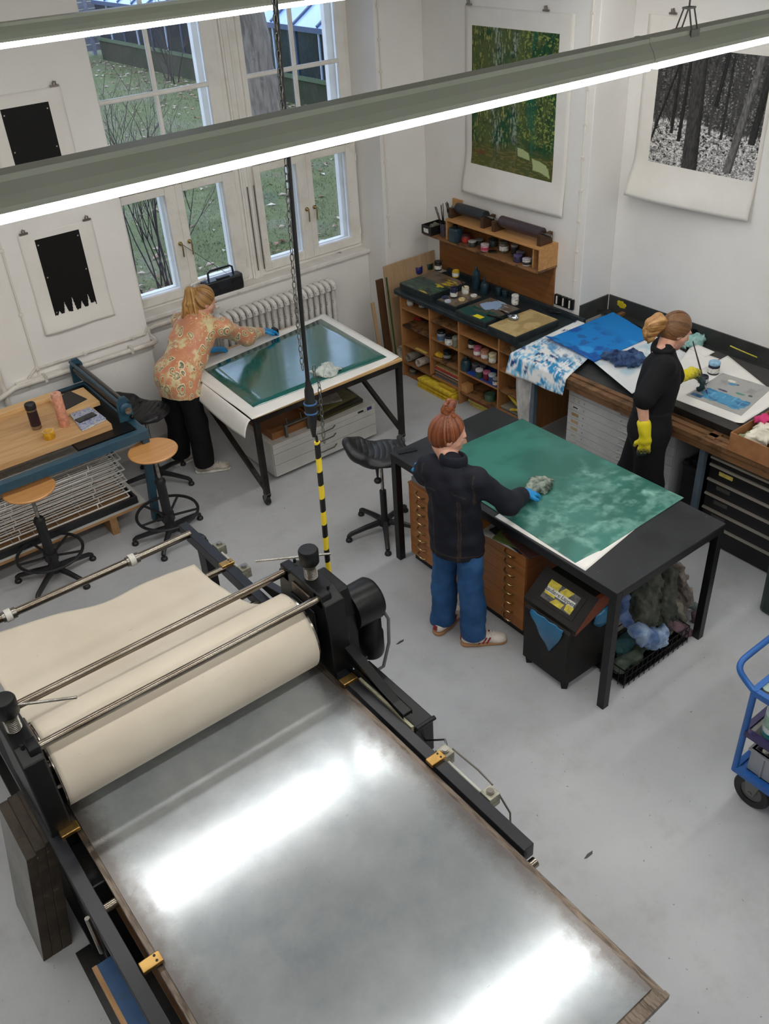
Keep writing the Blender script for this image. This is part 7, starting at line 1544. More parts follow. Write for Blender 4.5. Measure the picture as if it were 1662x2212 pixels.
for (a, b, c, d) in ((cx0, cx0 + .012, cy0, cy1), (cx1 - .012, cx1, cy0, cy1), (cx0 + .012, cx1 - .012, cy0, cy0 + .012), (cx0 + .012, cx1 - .012, cy1 - .012, cy1)): MB().box(a, b, c, d, cz0, cz1).build('wall', M['cr2'], cg)
MB().box(cx0, cx1, cy0, cy1, cz0, cz0 + .006).build('bottom', M['cr2'], cg); o = MB()
for (a, b, c, d) in ((cx0 - .012, cx0 + .014, cy0 - .012, cy1 + .012), (cx1 - .014, cx1 + .012, cy0 - .012, cy1 + .012), (cx0 + .014, cx1 - .014, cy0 - .012, cy0 + .014), (cx0 + .014, cx1 - .014, cy1 - .014, cy1 + .012)): o.box(a, b, c, d, cz1 - .014, cz1)
o.build('rim', M['cr2'], cg)
for k in range(5): MB().box(cx0 - .010, cx0, cy0 + .05 + k * .12, cy0 + .06 + k * .12, cz0 + .01, cz1 - .014).build('rib', M['cr2'], cg)
bc_ = [((190, 60, 40), (236, 230, 220), 'orange-red bottle with white cap'), ((50, 40, 52), (30, 26, 34), 'plum bottle with black cap'), ((40, 60, 110), (26, 34, 60), 'blue bottle with navy cap'), ((190, 70, 90), (170, 60, 80), 'pink bottle with red cap'), ((60, 40, 30), (24, 22, 20), 'brown bottle with black cap'), ((44, 44, 48), (20, 20, 22), 'black bottle'), ((96, 50, 60), (40, 20, 26), 'maroon bottle'), ((60, 50, 80), (30, 24, 44), 'violet bottle'), ((130, 80, 50), (40, 30, 24), 'amber bottle')]
for k, (b, l, nm) in enumerate(bc_):
    p = V(3.29 + (k % 3) * .085 + .02 * (k // 3 % 2), 1.36 - (k // 3) * .095, cz0 + .0065); t = thing('ink_bottle', nm + ' in the crate on the trolley', 'bottle', p, 0, 'ink bottles in the trolley crate'); MB().lathe([(.03, 0), (.032, .005), (.032, .085), (.016, .105), (.014, .112)], p, 16).build('bottle_body', cm(b, .3), t, smooth=True); MB().lathe([(.017, .112), (.017, .135), (.001, .136)], p, 14).build('cap', cm(l), t, smooth=True)
p = V(3.285, 1.35, .5245); t = thing('cleaner_bottle', 'white cleaning bottle with green label and teal base on the trolley', 'bottle', p); MB().lathe([(.052, 0), (.055, .006), (.055, .035)], p, 22).build('teal_base', cm((40, 140, 150), .3), t, smooth=True); MB().lathe([(.055, .035), (.055, .17), (.04, .20), (.022, .21)], p, 22).build('bottle_body', mat('milky_plastic', S(206, 214, 212), .3), t, smooth=True); MB().lathe([(.022, .21), (.022, .235), (.001, .236)], p, 14).build('cap', cm((230, 230, 226)), t, smooth=True)
vs = []
for z in (.07, .145):
    for i in range(13):
        a = math.radians(120 + 180 * i / 12); vs.append((p.x + .0562 * math.cos(a), p.y + .0562 * math.sin(a), p.z + z))
MB().add(vs, [(i, i + 1, 14 + i, 13 + i) for i in range(12)]).build('green_label', cm((150, 180, 160), .5), t, smooth=True)
for k in range(3): single('plastic_lid', MB().lathe([(.03, 0), (.032, .008), (.001, .009)], (3.27 + .05 * k, 1.42 - .07 * k, .8045), 18), cm(((150, 170, 160), (220, 220, 214), (120, 130, 120))[k]), ('grey-green plastic lid', 'white plastic lid', 'drab plastic lid')[k] + ' on the top of the trolley', 'dish', smooth=True)  # loose plastic lids lying on the trolley top
single('yellow_tool', MB().prism3([(3.245, 1.33, .8045), (3.27, 1.35, .8045), (3.40, 1.22, .85), (3.36, 1.19, .85)], (0, 0, .012)), cm((236, 176, 30)), 'yellow plastic spatula lying on the trolley top', 'spatula')
# a loose leaf-shaped scrap and bits on the floor
for k, (x, y) in enumerate(((865, 1387), (1272, 1847))):
    q = Pz(x, y); single('floor_scrap', MB().prism([(q.x - .035, q.y), (q.x, q.y + .008), (q.x + .035, q.y + .004), (q.x + .02, q.y - .008), (q.x - .02, q.y - .008)], .0, .002), cm((70, 68, 64)), ('dark scrap on the floor beside the red-haired person', 'tiny dark scrap on the floor beyond the press bed')[k], 'scrap')
single('black_tape', MB().cbox(Pz(436, 1258) + V(0, 0, .002), .07, .05, .003, Matrix.Rotation(.3, 3, 'Z')), M['rubber'], 'black tape square on the floor beside the felt end', 'tape')

# ================================================================== people
def npv(v): return np.array([float(c) for c in v])
def unit(v): v = npv(v); return v / np.linalg.norm(v)
def skin_m(name, a, b): 
    m = mat(name, S(*a), .5, 0, S(*b), 18, bmp=.03, bscale=200); bb = m.node_tree.nodes['Principled BSDF']; bb.inputs['Subsurface Weight'].default_value = .15; bb.inputs['Subsurface Radius'].default_value = (.01, .004, .002); return m
M['skin'] = skin_m('skin', (222, 172, 148), (206, 150, 128))
def head_prims(c, f, u):
    c, f = npv(c), unit(f); u = npv(u); u = unit(u - f * (u @ f)); l = np.cross(u, f); R3 = np.stack([f, l, u], 1)
    p = lambda a, b, d: c + f * a + l * b + u * d
    pr = [ell_(p(-.012, 0, .03), (.096, .074, .098), .02, R3), ell_(p(.030, 0, -.035), (.066, .058, .082), .03, R3), cap_(p(.060, 0, -.098), p(.055, 0, -.095), .024, .024, .02),
          cap_(p(.086, 0, .012), p(.108, 0, -.026), .008, .012, .012), cap_(p(.098, -.010, -.030), p(.098, .010, -.030), .008, .008, .008),
          cap_(p(.084, -.034, .026), p(.084, .034, .026), .010, .010, .015), cap_(p(.084, -.016, -.058), p(.084, .016, -.058), .010, .010, .008), cap_(p(.083, -.012, -.069), p(.083, .012, -.069), .010, .010, .008),
          cap_(p(.045, -.046, -.02), p(.035, -.05, -.03), .02, .02, .02), cap_(p(.045, .046, -.02), p(.035, .05, -.03), .02, .02, .02)]
    for s in (-1, 1):
        pr.append(ell_(p(.094, s * .032, .004), (.014, .016, .010), .01, R3, 's'))
        ear = [ell_(p(-.008, s * .076, -.005), (.020, .009, .032), .006, R3), ell_(p(-.004, s * .086, .0), (.010, .008, .016), .006, R3, 's')]
        pr += ear
    return pr, (c, f, l, u, p)
def hand_prims(w, d, n, side, curl=.35, grow=0.0, spread=.12, thumb=.7, scale=1.0):
    """w wrist, d pointing direction, n back-of-hand normal; side +1 left, -1 right"""
    w, d = npv(w), unit(d); n = npv(n); n = unit(n - d * (n @ d)); a = np.cross(n, d) * (1 if side > 0 else 1)
    a = np.cross(d, n); t = -a if side > 0 else a      # direction of the thumb side
    s = scale; pr = [cap_(w - d * .03, w + d * .02 * s, .027 + grow, .027 + grow, .015, sq=(n, 1.25)), cap_(w + d * .02 * s + t * .012, w + d * .085 * s + t * .018, .022 + grow, .02 + grow, .015, sq=(n, 1.35)), cap_(w + d * .02 * s - t * .012, w + d * .08 * s - t * .02, .022 + grow, .019 + grow, .015, sq=(n, 1.35))]
    for k, (off, L) in enumerate(((.030, .92), (.010, 1.0), (-.011, .95), (-.031, .78))):
        p = w + d * (.085 - .004 * k) * s + t * off; ang = 0.0; q = p; fd = unit(d + t * off * spread * 12)
        for j, seg in enumerate((.042, .027, .021)):
            ang += curl * (1.0 + .15 * k) * (1.0 if j else .8); dd = fd * math.cos(ang) - n * math.sin(ang); q2 = q + dd * seg * L * s
            pr.append(cap_(q, q2, (.0092 - .0006 * j) + grow, (.0086 - .0008 * j) + grow, .006)); q = q2
    b = w + d * .028 * s + t * .026; m1 = b + unit(t * thumb + d * .6 - n * .25) * .040 * s; m2 = m1 + unit(d * .9 + t * .25 - n * .35) * .030 * s
    pr += [cap_(b, m1, .0125 + grow, .0105 + grow, .01), cap_(m1, m2, .0100 + grow, .0086 + grow, .006)]
    return pr
def limb(pts, radii, k=.03): return [cap_(pts[i], pts[i + 1], radii[i], radii[i + 1], k) for i in range(len(pts) - 1)]
HAIR_M = attrm('hair', .42, .45)
def hair_col(c, axis, ref, cols, seed, nst=150):
    c, ax = npv(c), unit(axis); r = npv(ref); r = unit(r - ax * (r @ ax)); s = np.cross(ax, r); rs = np.random.RandomState(seed); tab = rs.rand(nst * 2 + 2)
    def f(P):
        d = P - c; th = np.arctan2(d @ s, d @ r); x = (th + math.pi) / (2 * math.pi) * nst; i = x.astype(int); a = x - i; t = tab[i % nst] * (1 - a) + tab[(i + 1) % nst] * a; lo, mid, hi = [np.array(S(*q)) for q in cols]
        C = np.where(t[:, None] < .5, lo + (mid - lo) * (t[:, None] * 2), mid + (hi - mid) * (t[:, None] * 2 - 1)); return C
    def w(X, Y, Z):
        d0, d1, d2 = X - c[0], Y - c[1], Z - c[2]; th = np.arctan2(d0 * s[0] + d1 * s[1] + d2 * s[2], d0 * r[0] + d1 * r[1] + d2 * r[2]); return .0016 * np.sin(th * 46) + .0012 * np.sin(th * 23 + 1)
    return f, w
def shoe(foot_h, foot_t, parent, mu, ms, label_parts, width=.045):
    h_, t_ = npv(foot_h), npv(foot_t); d = unit(t_ - h_); up_ = np.array([0, 0, 1.]); sd = np.cross(up_, d)
    pr = [cap_(h_ + up_ * .055, h_ + d * .06 + up_ * .06, .040, .040, .02), cap_(h_ + d * .06 + up_ * .05, t_ - d * .05 + up_ * .035, .042, .036, .03, sq=(up_, 1.15)), cap_(t_ - d * .07 + up_ * .034, t_ - d * .035 + up_ * .03, .042, .036, .02, sq=(up_, 1.3)), cap_(h_ + d * .02 + up_ * .06, h_ + d * .03 + up_ * .10, .038, .040, .02)]
    sh = sdf_obj('shoe', pr, mu, parent, .006, None, [((0, 0, .018), (0, 0, -1)), ((0, 0, .108), (0, 0, 1))])
    sp = [cap_(h_ + up_ * .012, h_ + d * .08 + up_ * .012, .043, .042, .02), cap_(h_ + d * .08 + up_ * .012, t_ - d * .04 + up_ * .012, .042, .042, .02)]
    sdf_obj('sole', sp, ms, sh, .006, None, [((0, 0, .001), (0, 0, -1)), ((0, 0, .024), (0, 0, 1))])
    for k in range(4):
        c = h_ + d * (.115 + .022 * k) + up_ * (.098 - .0085 * k); MB().tube([c - sd * .022, c + up_ * .004, c + sd * .022], .003, 5).build('lace', label_parts.get('lace', M['paper']), sh)
    if 'stripe' in label_parts:
        for sgn in (-1, 1):
            for k in range(3):
                a = h_ + d * (.075 + .026 * k) + sd * sgn * .0415 + up_ * .026; b = h_ + d * (.10 + .026 * k) + sd * sgn * .036 + up_ * .07; MB().bar(a, b, .010, .005, tuple(sd)).build('stripe', label_parts['stripe'], sh)
        MB().bar(h_ - d * .040 + up_ * .05, h_ - d * .036 + up_ * .085, .03, .006, tuple(d)).build('heel_tab', label_parts['stripe'], sh)
    return sh
def eyes(fr, parent):
    c, f, l, u, p = fr
    for s in (-1, 1): MB().ball(Vector(p(.0715, s * .032, .004)), .0115, 10, 8).build('eye', M['paper'], parent, smooth=True); MB().ball(Vector(p(.0795, s * .033, .001)), .0052, 8, 6).build('iris', M['dglass'], parent, smooth=True)
    for s in (-1, 1): MB().tube([Vector(p(.094, s * .018, .022)), Vector(p(.094, s * .034, .027)), Vector(p(.084, s * .048, .022))], .003, 5).build('eyebrow', cm((110, 70, 44), .8), parent)
    MB().tube([Vector(p(.094, -.020, -.0635)), Vector(p(.0965, 0, -.062)), Vector(p(.094, .020, -.0635))], .0045, 6).build('lips', cm((196, 112, 104), .5), parent, smooth=True)
def body_obj(prims, label, base_xy):
    o = sdf_obj('person', prims, M['skin'], None, .0075); c = Vector((base_xy[0], base_xy[1], 0)); o.data.transform(Matrix.Translation(-c)); o.location = c; return tag(o, label, 'person')

# ---------------- red-haired person in a dark jacket at the black table
F = unit((.93, .36, 0)); Lf = np.array([-F[1], F[0], 0]); up3 = np.array([0, 0, 1.])
hip = np.array([2.955, 3.365, .90]); nb0 = np.array([2.930, 3.360, 1.345]); hc0 = npv(Px(970, 940, 2.975))
hR, hL = hip - Lf * .085, hip + Lf * .085; kR, kL = np.array([2.985, 3.262, .48]), np.array([2.945, 3.470, .48]); aR, aL = np.array([2.985, 3.228, .09]), np.array([2.925, 3.468, .09])
sR, sL = nb0 - Lf * .15 - up3 * .05, nb0 + Lf * .15 - up3 * .05
wR = npv(Pz(1131, 1068, 1.0)); eR = (sR + wR) / 2 + np.array([-.02, -.085, -.075]); wL = np.array([3.16, 3.93, .955]); eL = (sL + wL) / 2 + np.array([.0, .0, -.05])
hf = unit((.82, -.50, -.30)); hp_, hfr = head_prims(hc0, hf, (.12, -.08, 1)); hx = lambda a, b, d: hfr[4](a, b, d)
dR = unit(npv((3.62, 3.25, .925)) - wR); hndR = hand_prims(wR, dR, (.1, -.1, 1), -1, .38); hndL = hand_prims(wL, (.55, .80, -.25), (-.1, .2, 1), 1, .12)
body = hp_ + limb([hx(-.03, 0, -.07), nb0 + F * .0], [.052, .050]) + [ell_(nb0 - up3 * .17, (.10, .10, .22), .05), ell_(hip, (.12, .12, .12), .05)] + limb([sR, eR, wR], [.05, .042, .028]) + limb([sL, eL, wL], [.05, .042, .028]) + hndR + hndL + limb([hR, kR, aR], [.075, .05, .035]) + limb([hL, kL, aL], [.075, .05, .035]) + [cap_(aR - up3 * .03, aR + unit((.18, -.13, 0)) * .12 - up3 * .05, .035, .025, .02), cap_(aL - up3 * .03, aL + unit((.14, .03, 0)) * .12 - up3 * .05, .035, .025, .02)]
pj = body_obj(body, 'red-haired person with a bun, dark jacket and blue jeans wiping the green sheet', hip[:2]); eyes(hfr, pj)
Rb = np.stack([F, Lf, up3], 1)
M['jacket'] = mat('dark_denim', S(24, 26, 36), .75, 0, S(32, 34, 46), 9, bmp=.1, bscale=400, spec=.3)
ch0 = nb0 * .62 + hip * .38
jk = [ell_(nb0 - up3 * .14, (.118, .172, .15), .05, Rb), ell_(ch0 - up3 * .08, (.125, .165, .22), .06, Rb), cap_(hip + up3 * .08, hip - up3 * .32, .128, .148, .06, sq=(Lf, .80)), cap_(sR + up3 * .0, sL + up3 * .0, .058, .058, .04), cap_(nb0 + up3 * .012, nb0 - up3 * .08, .072, .105, .04)] + limb([sR, eR, wR + (eR - wR) * .17], [.072, .062, .052], .04) + limb([sL, eL, wL + (eL - wL) * .12], [.072, .062, .050], .04)
wv = waves(21, .006, 24, 6); wv2 = waves(22, .0035, 60, 6)
def jseam(P):
    t = (P[:, 2] - hip[2]) / (nb0[2] - hip[2]); ax = hip[None] * (1 - t[:, None]) + nb0[None] * t[:, None]; l_ = (P - ax) @ Lf; f_ = (P - ax) @ F; z_ = P[:, 2]
    C = np.tile(np.array(S(24, 26, 36)), (len(P), 1)); n_ = np.sin(P[:, 0] * 37) * np.sin(P[:, 1] * 41) * np.sin(P[:, 2] * 33); C = C * (1 + .25 * n_[:, None]); s_ = np.zeros(len(P)); bk = f_ < .0
    for q in (-.100, -.086, .100): s_ = np.maximum(s_, (bk & (np.abs(l_ - q * (.9 + .12 * t)) < .0035) & (t < .62)).astype(float))
    s_ = np.maximum(s_, ((np.abs(z_ - .755) < .0035)).astype(float)); s_ = np.maximum(s_, (bk & (np.abs(z_ - 1.235 + .25 * np.abs(l_)) < .0035) & (np.abs(l_) < .13) & (np.abs(l_) > .05)).astype(float)); s_ = np.maximum(s_, (np.abs(np.abs(l_) - .165) < .004) * (t > .55) * (t < 1.0) * 1.0)
    return C * (1 - .35 * s_[:, None]) + np.array(S(96, 76, 58)) * (.35 * s_[:, None])
o = sdf_obj('jacket', jk, attrm('dark_denim_seams', .75, .3, .1, 400), pj, .007, lambda X, Y, Z: wv(X, Y, Z) + wv2(X, Y, Z), [((0, 0, .715), (0, 0, -1))], jseam)
ringp = []; cn = nb0 + up3 * .028 + F * .010
for i in range(20):
    a = 2 * math.pi * i / 20; ringp.append(cn + F * (.066 * math.cos(a)) + Lf * (.068 * math.sin(a)) - up3 * (.016 * math.cos(a)))
sdf_obj('collar', [cap_(ringp[i], ringp[(i + 1) % 20] , .015, .015, .010, sq=(up3, .42)) for i in range(20)], M['jacket'], o, .007)
for (wv_, el_) in ((wR, eR), (wL, eL)):
    d = unit(wv_ - el_); c = wv_ - d * (.055 if wv_ is wR else .04); MB().lathe([(.054, -.028), (.057, -.024), (.056, .024), (.052, .028)], Vector(c), 22, frame_to(Vector(d)), cap=True).build('cuff', M['jacket'], o, smooth=True)
M['stitch'] = cm((150, 112, 74), .7)
def seam(pts, nm='seam'): MB().tube([Vector(p) for p in pts], .0016, 4).build(nm, M['stitch'], o)
def onback(l_, z_, dep): return nb0 * ((z_ - hip[2]) / (nb0[2] - hip[2])) + hip * (1 - (z_ - hip[2]) / (nb0[2] - hip[2])) - F * dep + Lf * l_
MB().lathe([(.001, 0)] * 2, (0, 0, -5), 3) if False else None
M['jeans'] = mat('blue_denim', S(40, 78, 124), .8, 0, S(56, 98, 146), 5, stain=S(84, 124, 166), sscale=2.5, slo=.6, shi=.8, bmp=.1, bscale=400, spec=.25)
jn = [ell_(hip - up3 * .04, (.108, .145, .12), .04, Rb)] + limb([hR, kR, aR + up3 * .0], [.088, .080, .082], .03) + limb([hL, kL, aL], [.088, .080, .082], .03)
wj_ = waves(25, .006, 30, 6, (1, 1, .8)); wj2 = waves(27, .0025, 80, 6); sdf_obj('jeans', jn, M['jeans'], pj, .008, lambda X, Y, Z: wj_(X, Y, Z) + wj2(X, Y, Z), [((0, 0, .062), (0, 0, -1)), ((0, 0, .80), (0, 0, 1))])
M['shoew'] = mat('white_leather', S(226, 218, 206), .5, 0, S(206, 196, 182), 12); M['gum'] = mat('gum_sole', S(176, 132, 92), .6)
dr_ = unit((.186, -.133, 0)); shoe(aR - dr_ * .05 - up3 * .09, aR + dr_ * .215 - up3 * .09, pj, M['shoew'], M['gum'], {'stripe': cm((150, 34, 44)), 'lace': M['paper']}); dl_ = unit((.14, .03, 0)); shoe(aL - dl_ * .05 - up3 * .09, aL + dl_ * .215 - up3 * .09, pj, M['shoew'], M['gum'], {'stripe': cm((150, 34, 44)), 'lace': M['paper']})
M['nitrile'] = mat('blue_glove', S(34, 150, 214), .4, 0, S(24, 130, 196), 14, bmp=.1, bscale=60)
sdf_obj('glove', hand_prims(wR, dR, (.1, -.1, 1), -1, .38, .003), M['nitrile'], pj, .0045); sdf_obj('glove', hand_prims(wL, (.55, .80, -.25), (-.1, .2, 1), 1, .12, .003), M['nitrile'], pj, .0045)
# hair: cap, swept up to a bun
fc, wf = hair_col(hx(-.045, 0, .125), hfr[3] * .9 - hfr[1] * .35, hfr[1], ((78, 38, 22), (124, 66, 36), (166, 100, 60)), 5)
Rh = np.stack([hfr[1], hfr[2], hfr[3]], 1); cutn = unit(hfr[1] * 1.0 - hfr[3] * .50)
sdf_obj('hair', [ell_(hx(-.022, 0, .034), (.104, .088, .106), .02, Rh), ell_(hx(-.055, 0, -.01), (.062, .076, .075), .03, Rh), cap_(hx(-.04, 0, .12), hx(-.045, 0, .145), .035, .03, .03)], HAIR_M, pj, .006, wf, [(hx(.042, 0, .035), cutn)], fc)
bp = []
for (a, b, d, a2, b2, d2) in ((-.07, .022, .15, -.055, .025, .20), (-.055, .025, .20, -.03, .012, .205), (-.03, .012, .205, -.03, -.005, .16), (-.06, -.022, .15, -.05, -.024, .19), (-.05, -.024, .19, -.04, -.006, .205), (-.075, .0, .145, -.075, .0, .18), (-.07, .03, .14, -.02, -.03, .145)): bp.append(cap_(hx(a, b, d), hx(a2, b2, d2), .017, .016, .006))
fb, wb_ = hair_col(hx(-.05, 0, .17), hfr[1], hfr[3], ((88, 42, 24), (132, 70, 38), (168, 102, 60)), 8, 40); sdf_obj('hair_bun', bp, HAIR_M, pj, .0045, wb_, (), fb)
tipR = npv((3.56, 3.25, .92)); crumple('wiping_rag', (Pz(1163, 1058, Z_T).x, Pz(1163, 1058, Z_T).y, Z_T), .19, .14, .075, rag_mat('grey_gauze', (150, 160, 146), (60, 72, 62), 18), 71, None, 'grey-green gauze rag under the blue-gloved hand on the green sheet', 'rag', n=9, rz=.4, h=.006)

# ---------------- person in a paisley blouse leaning over the mobile table
hip = np.array([2.625, 6.43, .90]); sR = npv(Pz(478, 708, 1.20)); sL = npv(Pz(392, 690, 1.23)); nb0 = (sR + sL) / 2 + np.array([.01, 0, .05]); Lf = unit(sL - sR); tz = unit(nb0 - hip); F = unit(np.cross(Lf, tz))
hR, hL = hip + np.array([.03, -.085, 0]), hip + np.array([-.02, .085, 0]); aR, aL = np.array([2.69, 6.345, .09]), np.array([2.60, 6.62, .09]); kR, kL = np.array([2.70, 6.36, .49]), np.array([2.61, 6.56, .49])
wR = npv(Pz(567, 716, .925)); eR = (sR + wR) / 2 + np.array([.0, -.05, -.05]); wL = npv(Pz(452, 757, .89)) ; eL = (sL + wL) / 2 + np.array([-.07, .08, .02])
hc0 = npv(Pz(440, 652, 1.395)); hf = unit((.93, -.05, -.45)); hp_, hfr = head_prims(hc0, hf, (.3, 0, 1)); hx = hfr[4]
dR = unit((1, .12, -.22)); dLh = unit((.95, -.1, -.12)); hndR = hand_prims(wR, dR, (.2, 0, 1), -1, .35); hndL = hand_prims(wL, dLh, (0, .1, 1), 1, .15)
body = hp_ + limb([hx(-.03, 0, -.07), nb0], [.052, .060]) + [cap_(nb0 - tz * .08, hip, .11, .11, .05)] + limb([sR, eR, wR], [.05, .042, .028]) + limb([sL, eL, wL], [.05, .042, .028]) + hndR + hndL + limb([hR, kR, aR], [.075, .05, .035]) + limb([hL, kL, aL], [.075, .05, .035]) + [cap_(aR - up3 * .03, aR + np.array([.11, -.05, -.05]), .035, .025, .02), cap_(aL - up3 * .03, aL + np.array([.11, .0, -.05]), .035, .025, .02)]
pp2 = body_obj(body, 'person with blonde ponytail in an orange paisley blouse leaning over the wet green sheet', hip[:2]); eyes(hfr, pp2)
def paisley():
    m, nt, b = _nt('paisley_print'); t = nt.nodes.new('ShaderNodeTexCoord'); nz = nt.nodes.new('ShaderNodeTexNoise'); nz.inputs['Scale'].default_value = 9; nt.links.new(t.outputs['Object'], nz.inputs['Vector'])
    ad = nt.nodes.new('ShaderNodeVectorMath'); ad.operation = 'MULTIPLY_ADD'; nt.links.new(nz.outputs['Color'], ad.inputs[0]); ad.inputs[1].default_value = (.09, .09, .09); nt.links.new(t.outputs['Object'], ad.inputs[2])
    mp = nt.nodes.new('ShaderNodeMapping'); mp.inputs['Scale'].default_value = (1.5, 1.5, .85); mp.inputs['Rotation'].default_value = (.5, .4, .3); nt.links.new(ad.outputs[0], mp.inputs['Vector'])
    def vor(sc, off):
        v = nt.nodes.new('ShaderNodeTexVoronoi'); v.inputs['Scale'].default_value = sc; v.inputs['Randomness'].default_value = 1; mo = nt.nodes.new('ShaderNodeVectorMath'); mo.operation = 'ADD'; mo.inputs[1].default_value = off; nt.links.new(mp.outputs['Vector'], mo.inputs[0]); nt.links.new(mo.outputs[0], v.inputs['Vector']); return v
    v1 = vor(9, (0, 0, 0)); v2 = vor(19, (3, 1, 2)); bs_ = ramp(nt, noise(nt, t.outputs['Object'], 7, 4, .6), [(.40, S(206, 134, 100)), (.52, S(214, 150, 108)), (.58, S(222, 208, 160)), (.70, S(206, 190, 140))])
    r1 = ramp(nt, v1.outputs['Distance'], [(.0, S(178, 74, 44)), (.12, S(206, 150, 80)), (.20, S(196, 92, 60)), (.25, S(230, 214, 168)), (.36, S(84, 82, 56)), (.40, S(236, 222, 182))]); f1 = ramp(nt, v1.outputs['Distance'], [(.43, (1, 1, 1)), (.445, (0, 0, 0))]); src = mixc(nt, f1, bs_, r1)
    r2 = ramp(nt, v2.outputs['Distance'], [(.0, S(178, 74, 44)), (.14, S(214, 178, 110)), (.24, S(170, 70, 44)), (.32, S(230, 212, 160))]); f2 = ramp(nt, v2.outputs['Distance'], [(.34, (.9, .9, .9)), (.36, (0, 0, 0))]); n3 = ramp(nt, noise(nt, t.outputs['Object'], 5, 2), [(.48, (0, 0, 0)), (.52, (1, 1, 1))]); mm = nt.nodes.new('ShaderNodeMix'); mm.data_type = 'RGBA'; mm.blend_type = 'MULTIPLY'; mm.inputs[0].default_value = 1; nt.links.new(f2, mm.inputs[6]); nt.links.new(n3, mm.inputs[7]); src = mixc(nt, mm.outputs[2], src, r2)
    base(b, nt, src); b.inputs['Roughness'].default_value = .45; b.inputs['Sheen Weight'].default_value = .2; return m
Rt = np.stack([F, Lf, tz], 1); mid = nb0 * .5 + hip * .5
bl2 = [ell_(nb0 - tz * .12, (.125, .185, .16), .06, Rt), ell_(mid, (.135, .18, .24), .08, Rt), ell_(hip + tz * .02 - F * .01, (.16, .195, .17), .08, Rt), cap_(sR, sL, .070, .070, .05), cap_(nb0 - tz * .01, nb0 - tz * .08, .078, .12, .05), cap_(hip + np.array([.02, -.02, 0]), hip - up3 * .30 + np.array([.0, -.02, 0]), .16, .19, .07)] + limb([sR, eR, wR + (eR - wR) * .22], [.076, .068, .042], .05) + limb([sL, eL, wL + (eL - wL) * .2], [.076, .068, .044], .05)
wb1, wb2 = waves(41, .008, 24, 6), waves(42, .003, 66, 6); sdf_obj('blouse', bl2, paisley(), pp2, .009, lambda X, Y, Z: wb1(X, Y, Z) + wb2(X, Y, Z), [((hip[0], hip[1], .765), unit((-.12, 0, -1)))])
M['blackt'] = mat('black_trousers', S(17, 17, 19), .8, 0, S(24, 24, 27), 8, spec=.25)
tr2 = [ell_(hip - up3 * .04, (.115, .145, .13), .05)] + limb([hR, kR, aR], [.098, .088, .088], .04) + limb([hL, kL, aL], [.105, .088, .088], .04); wt2 = waves(45, .006, 26, 6, (1, 1, .5)); sdf_obj('trousers', tr2, M['blackt'], pp2, .01, lambda X, Y, Z: wt2(X, Y, Z), [((0, 0, .075), (0, 0, -1)), ((0, 0, .95), (0, 0, 1))])
M['sneak'] = mat('grey_mesh', S(196, 188, 176), .6, 0, S(150, 142, 130), 20); d1 = unit((.207, -.109, 0)); shoe(aR - d1 * .05 - up3 * .09, aR + d1 * .215 - up3 * .09, pp2, M['sneak'], cm((226, 222, 212), .6), {'lace': M['paper']}); d2 = unit((1, -.1, 0)); shoe(aL - d2 * .05 - up3 * .09, aL + d2 * .215 - up3 * .09, pp2, M['sneak'], cm((226, 222, 212), .6), {'lace': M['paper']})
sdf_obj('glove', hand_prims(wR, dR, (.2, 0, 1), -1, .35, .003), M['nitrile'], pp2, .0045); sdf_obj('glove', hand_prims(wL, dLh, (0, .1, 1), 1, .15, .003), M['nitrile'], pp2, .0045)
q = wR + dR * .12; single('squeegee', MB().cbox(Vector((q[0] + .02, q[1], .882)), .035, .075, .055), M['rubber'], 'small black squeegee held on the wet green sheet', 'squeegee', bevel=.006)
tie = hx(-.085, 0, .075); fc, wf = hair_col(tie, hfr[1] * -1 + hfr[3] * .4, hfr[3], ((104, 70, 36), (166, 122, 70), (206, 166, 110)), 15); Rh = np.stack([hfr[1], hfr[2], hfr[3]], 1)
sdf_obj('hair', [ell_(hx(-.020, 0, .034), (.102, .086, .104), .02, Rh), ell_(hx(-.05, 0, -.005), (.064, .078, .07), .03, Rh)], HAIR_M, pp2, .006, wf, [(hx(.050, 0, .035), unit(hfr[1] - hfr[3] * .45))], fc)
pt_ = []; t0 = npv(tie)
for (o1, o2, o3) in ((0, 0, 0), (.022, -.012, .01), (-.02, .02, .012), (.0, .025, -.012), (.012, -.03, -.005)):
    s_ = Lf * o2; p0 = t0; p1 = t0 + np.array([-.055, 0, .015]) + s_ * .7; p2_ = t0 + np.array([-.080 + o1, 0, -.085]) + s_; p3 = t0 + np.array([-.085 + o1 * 2, 0, -.20 + o3]) + s_ * 1.5; p4 = t0 + np.array([-.05 + o1 * 2, 0, -.29 + o3 * 2]) + s_ * 1.9; pt_ += limb([p0, p1, p2_, p3, p4], [.022, .026, .024, .019, .007], .012)
fp, wp_ = hair_col(t0 + np.array([-.05, 0, -.1]), (0, 0, 1), Lf, ((124, 86, 44), (186, 142, 84), (222, 184, 128)), 16, 46); sdf_obj('ponytail', pt_, HAIR_M, pp2, .0055, wp_, (), fp)

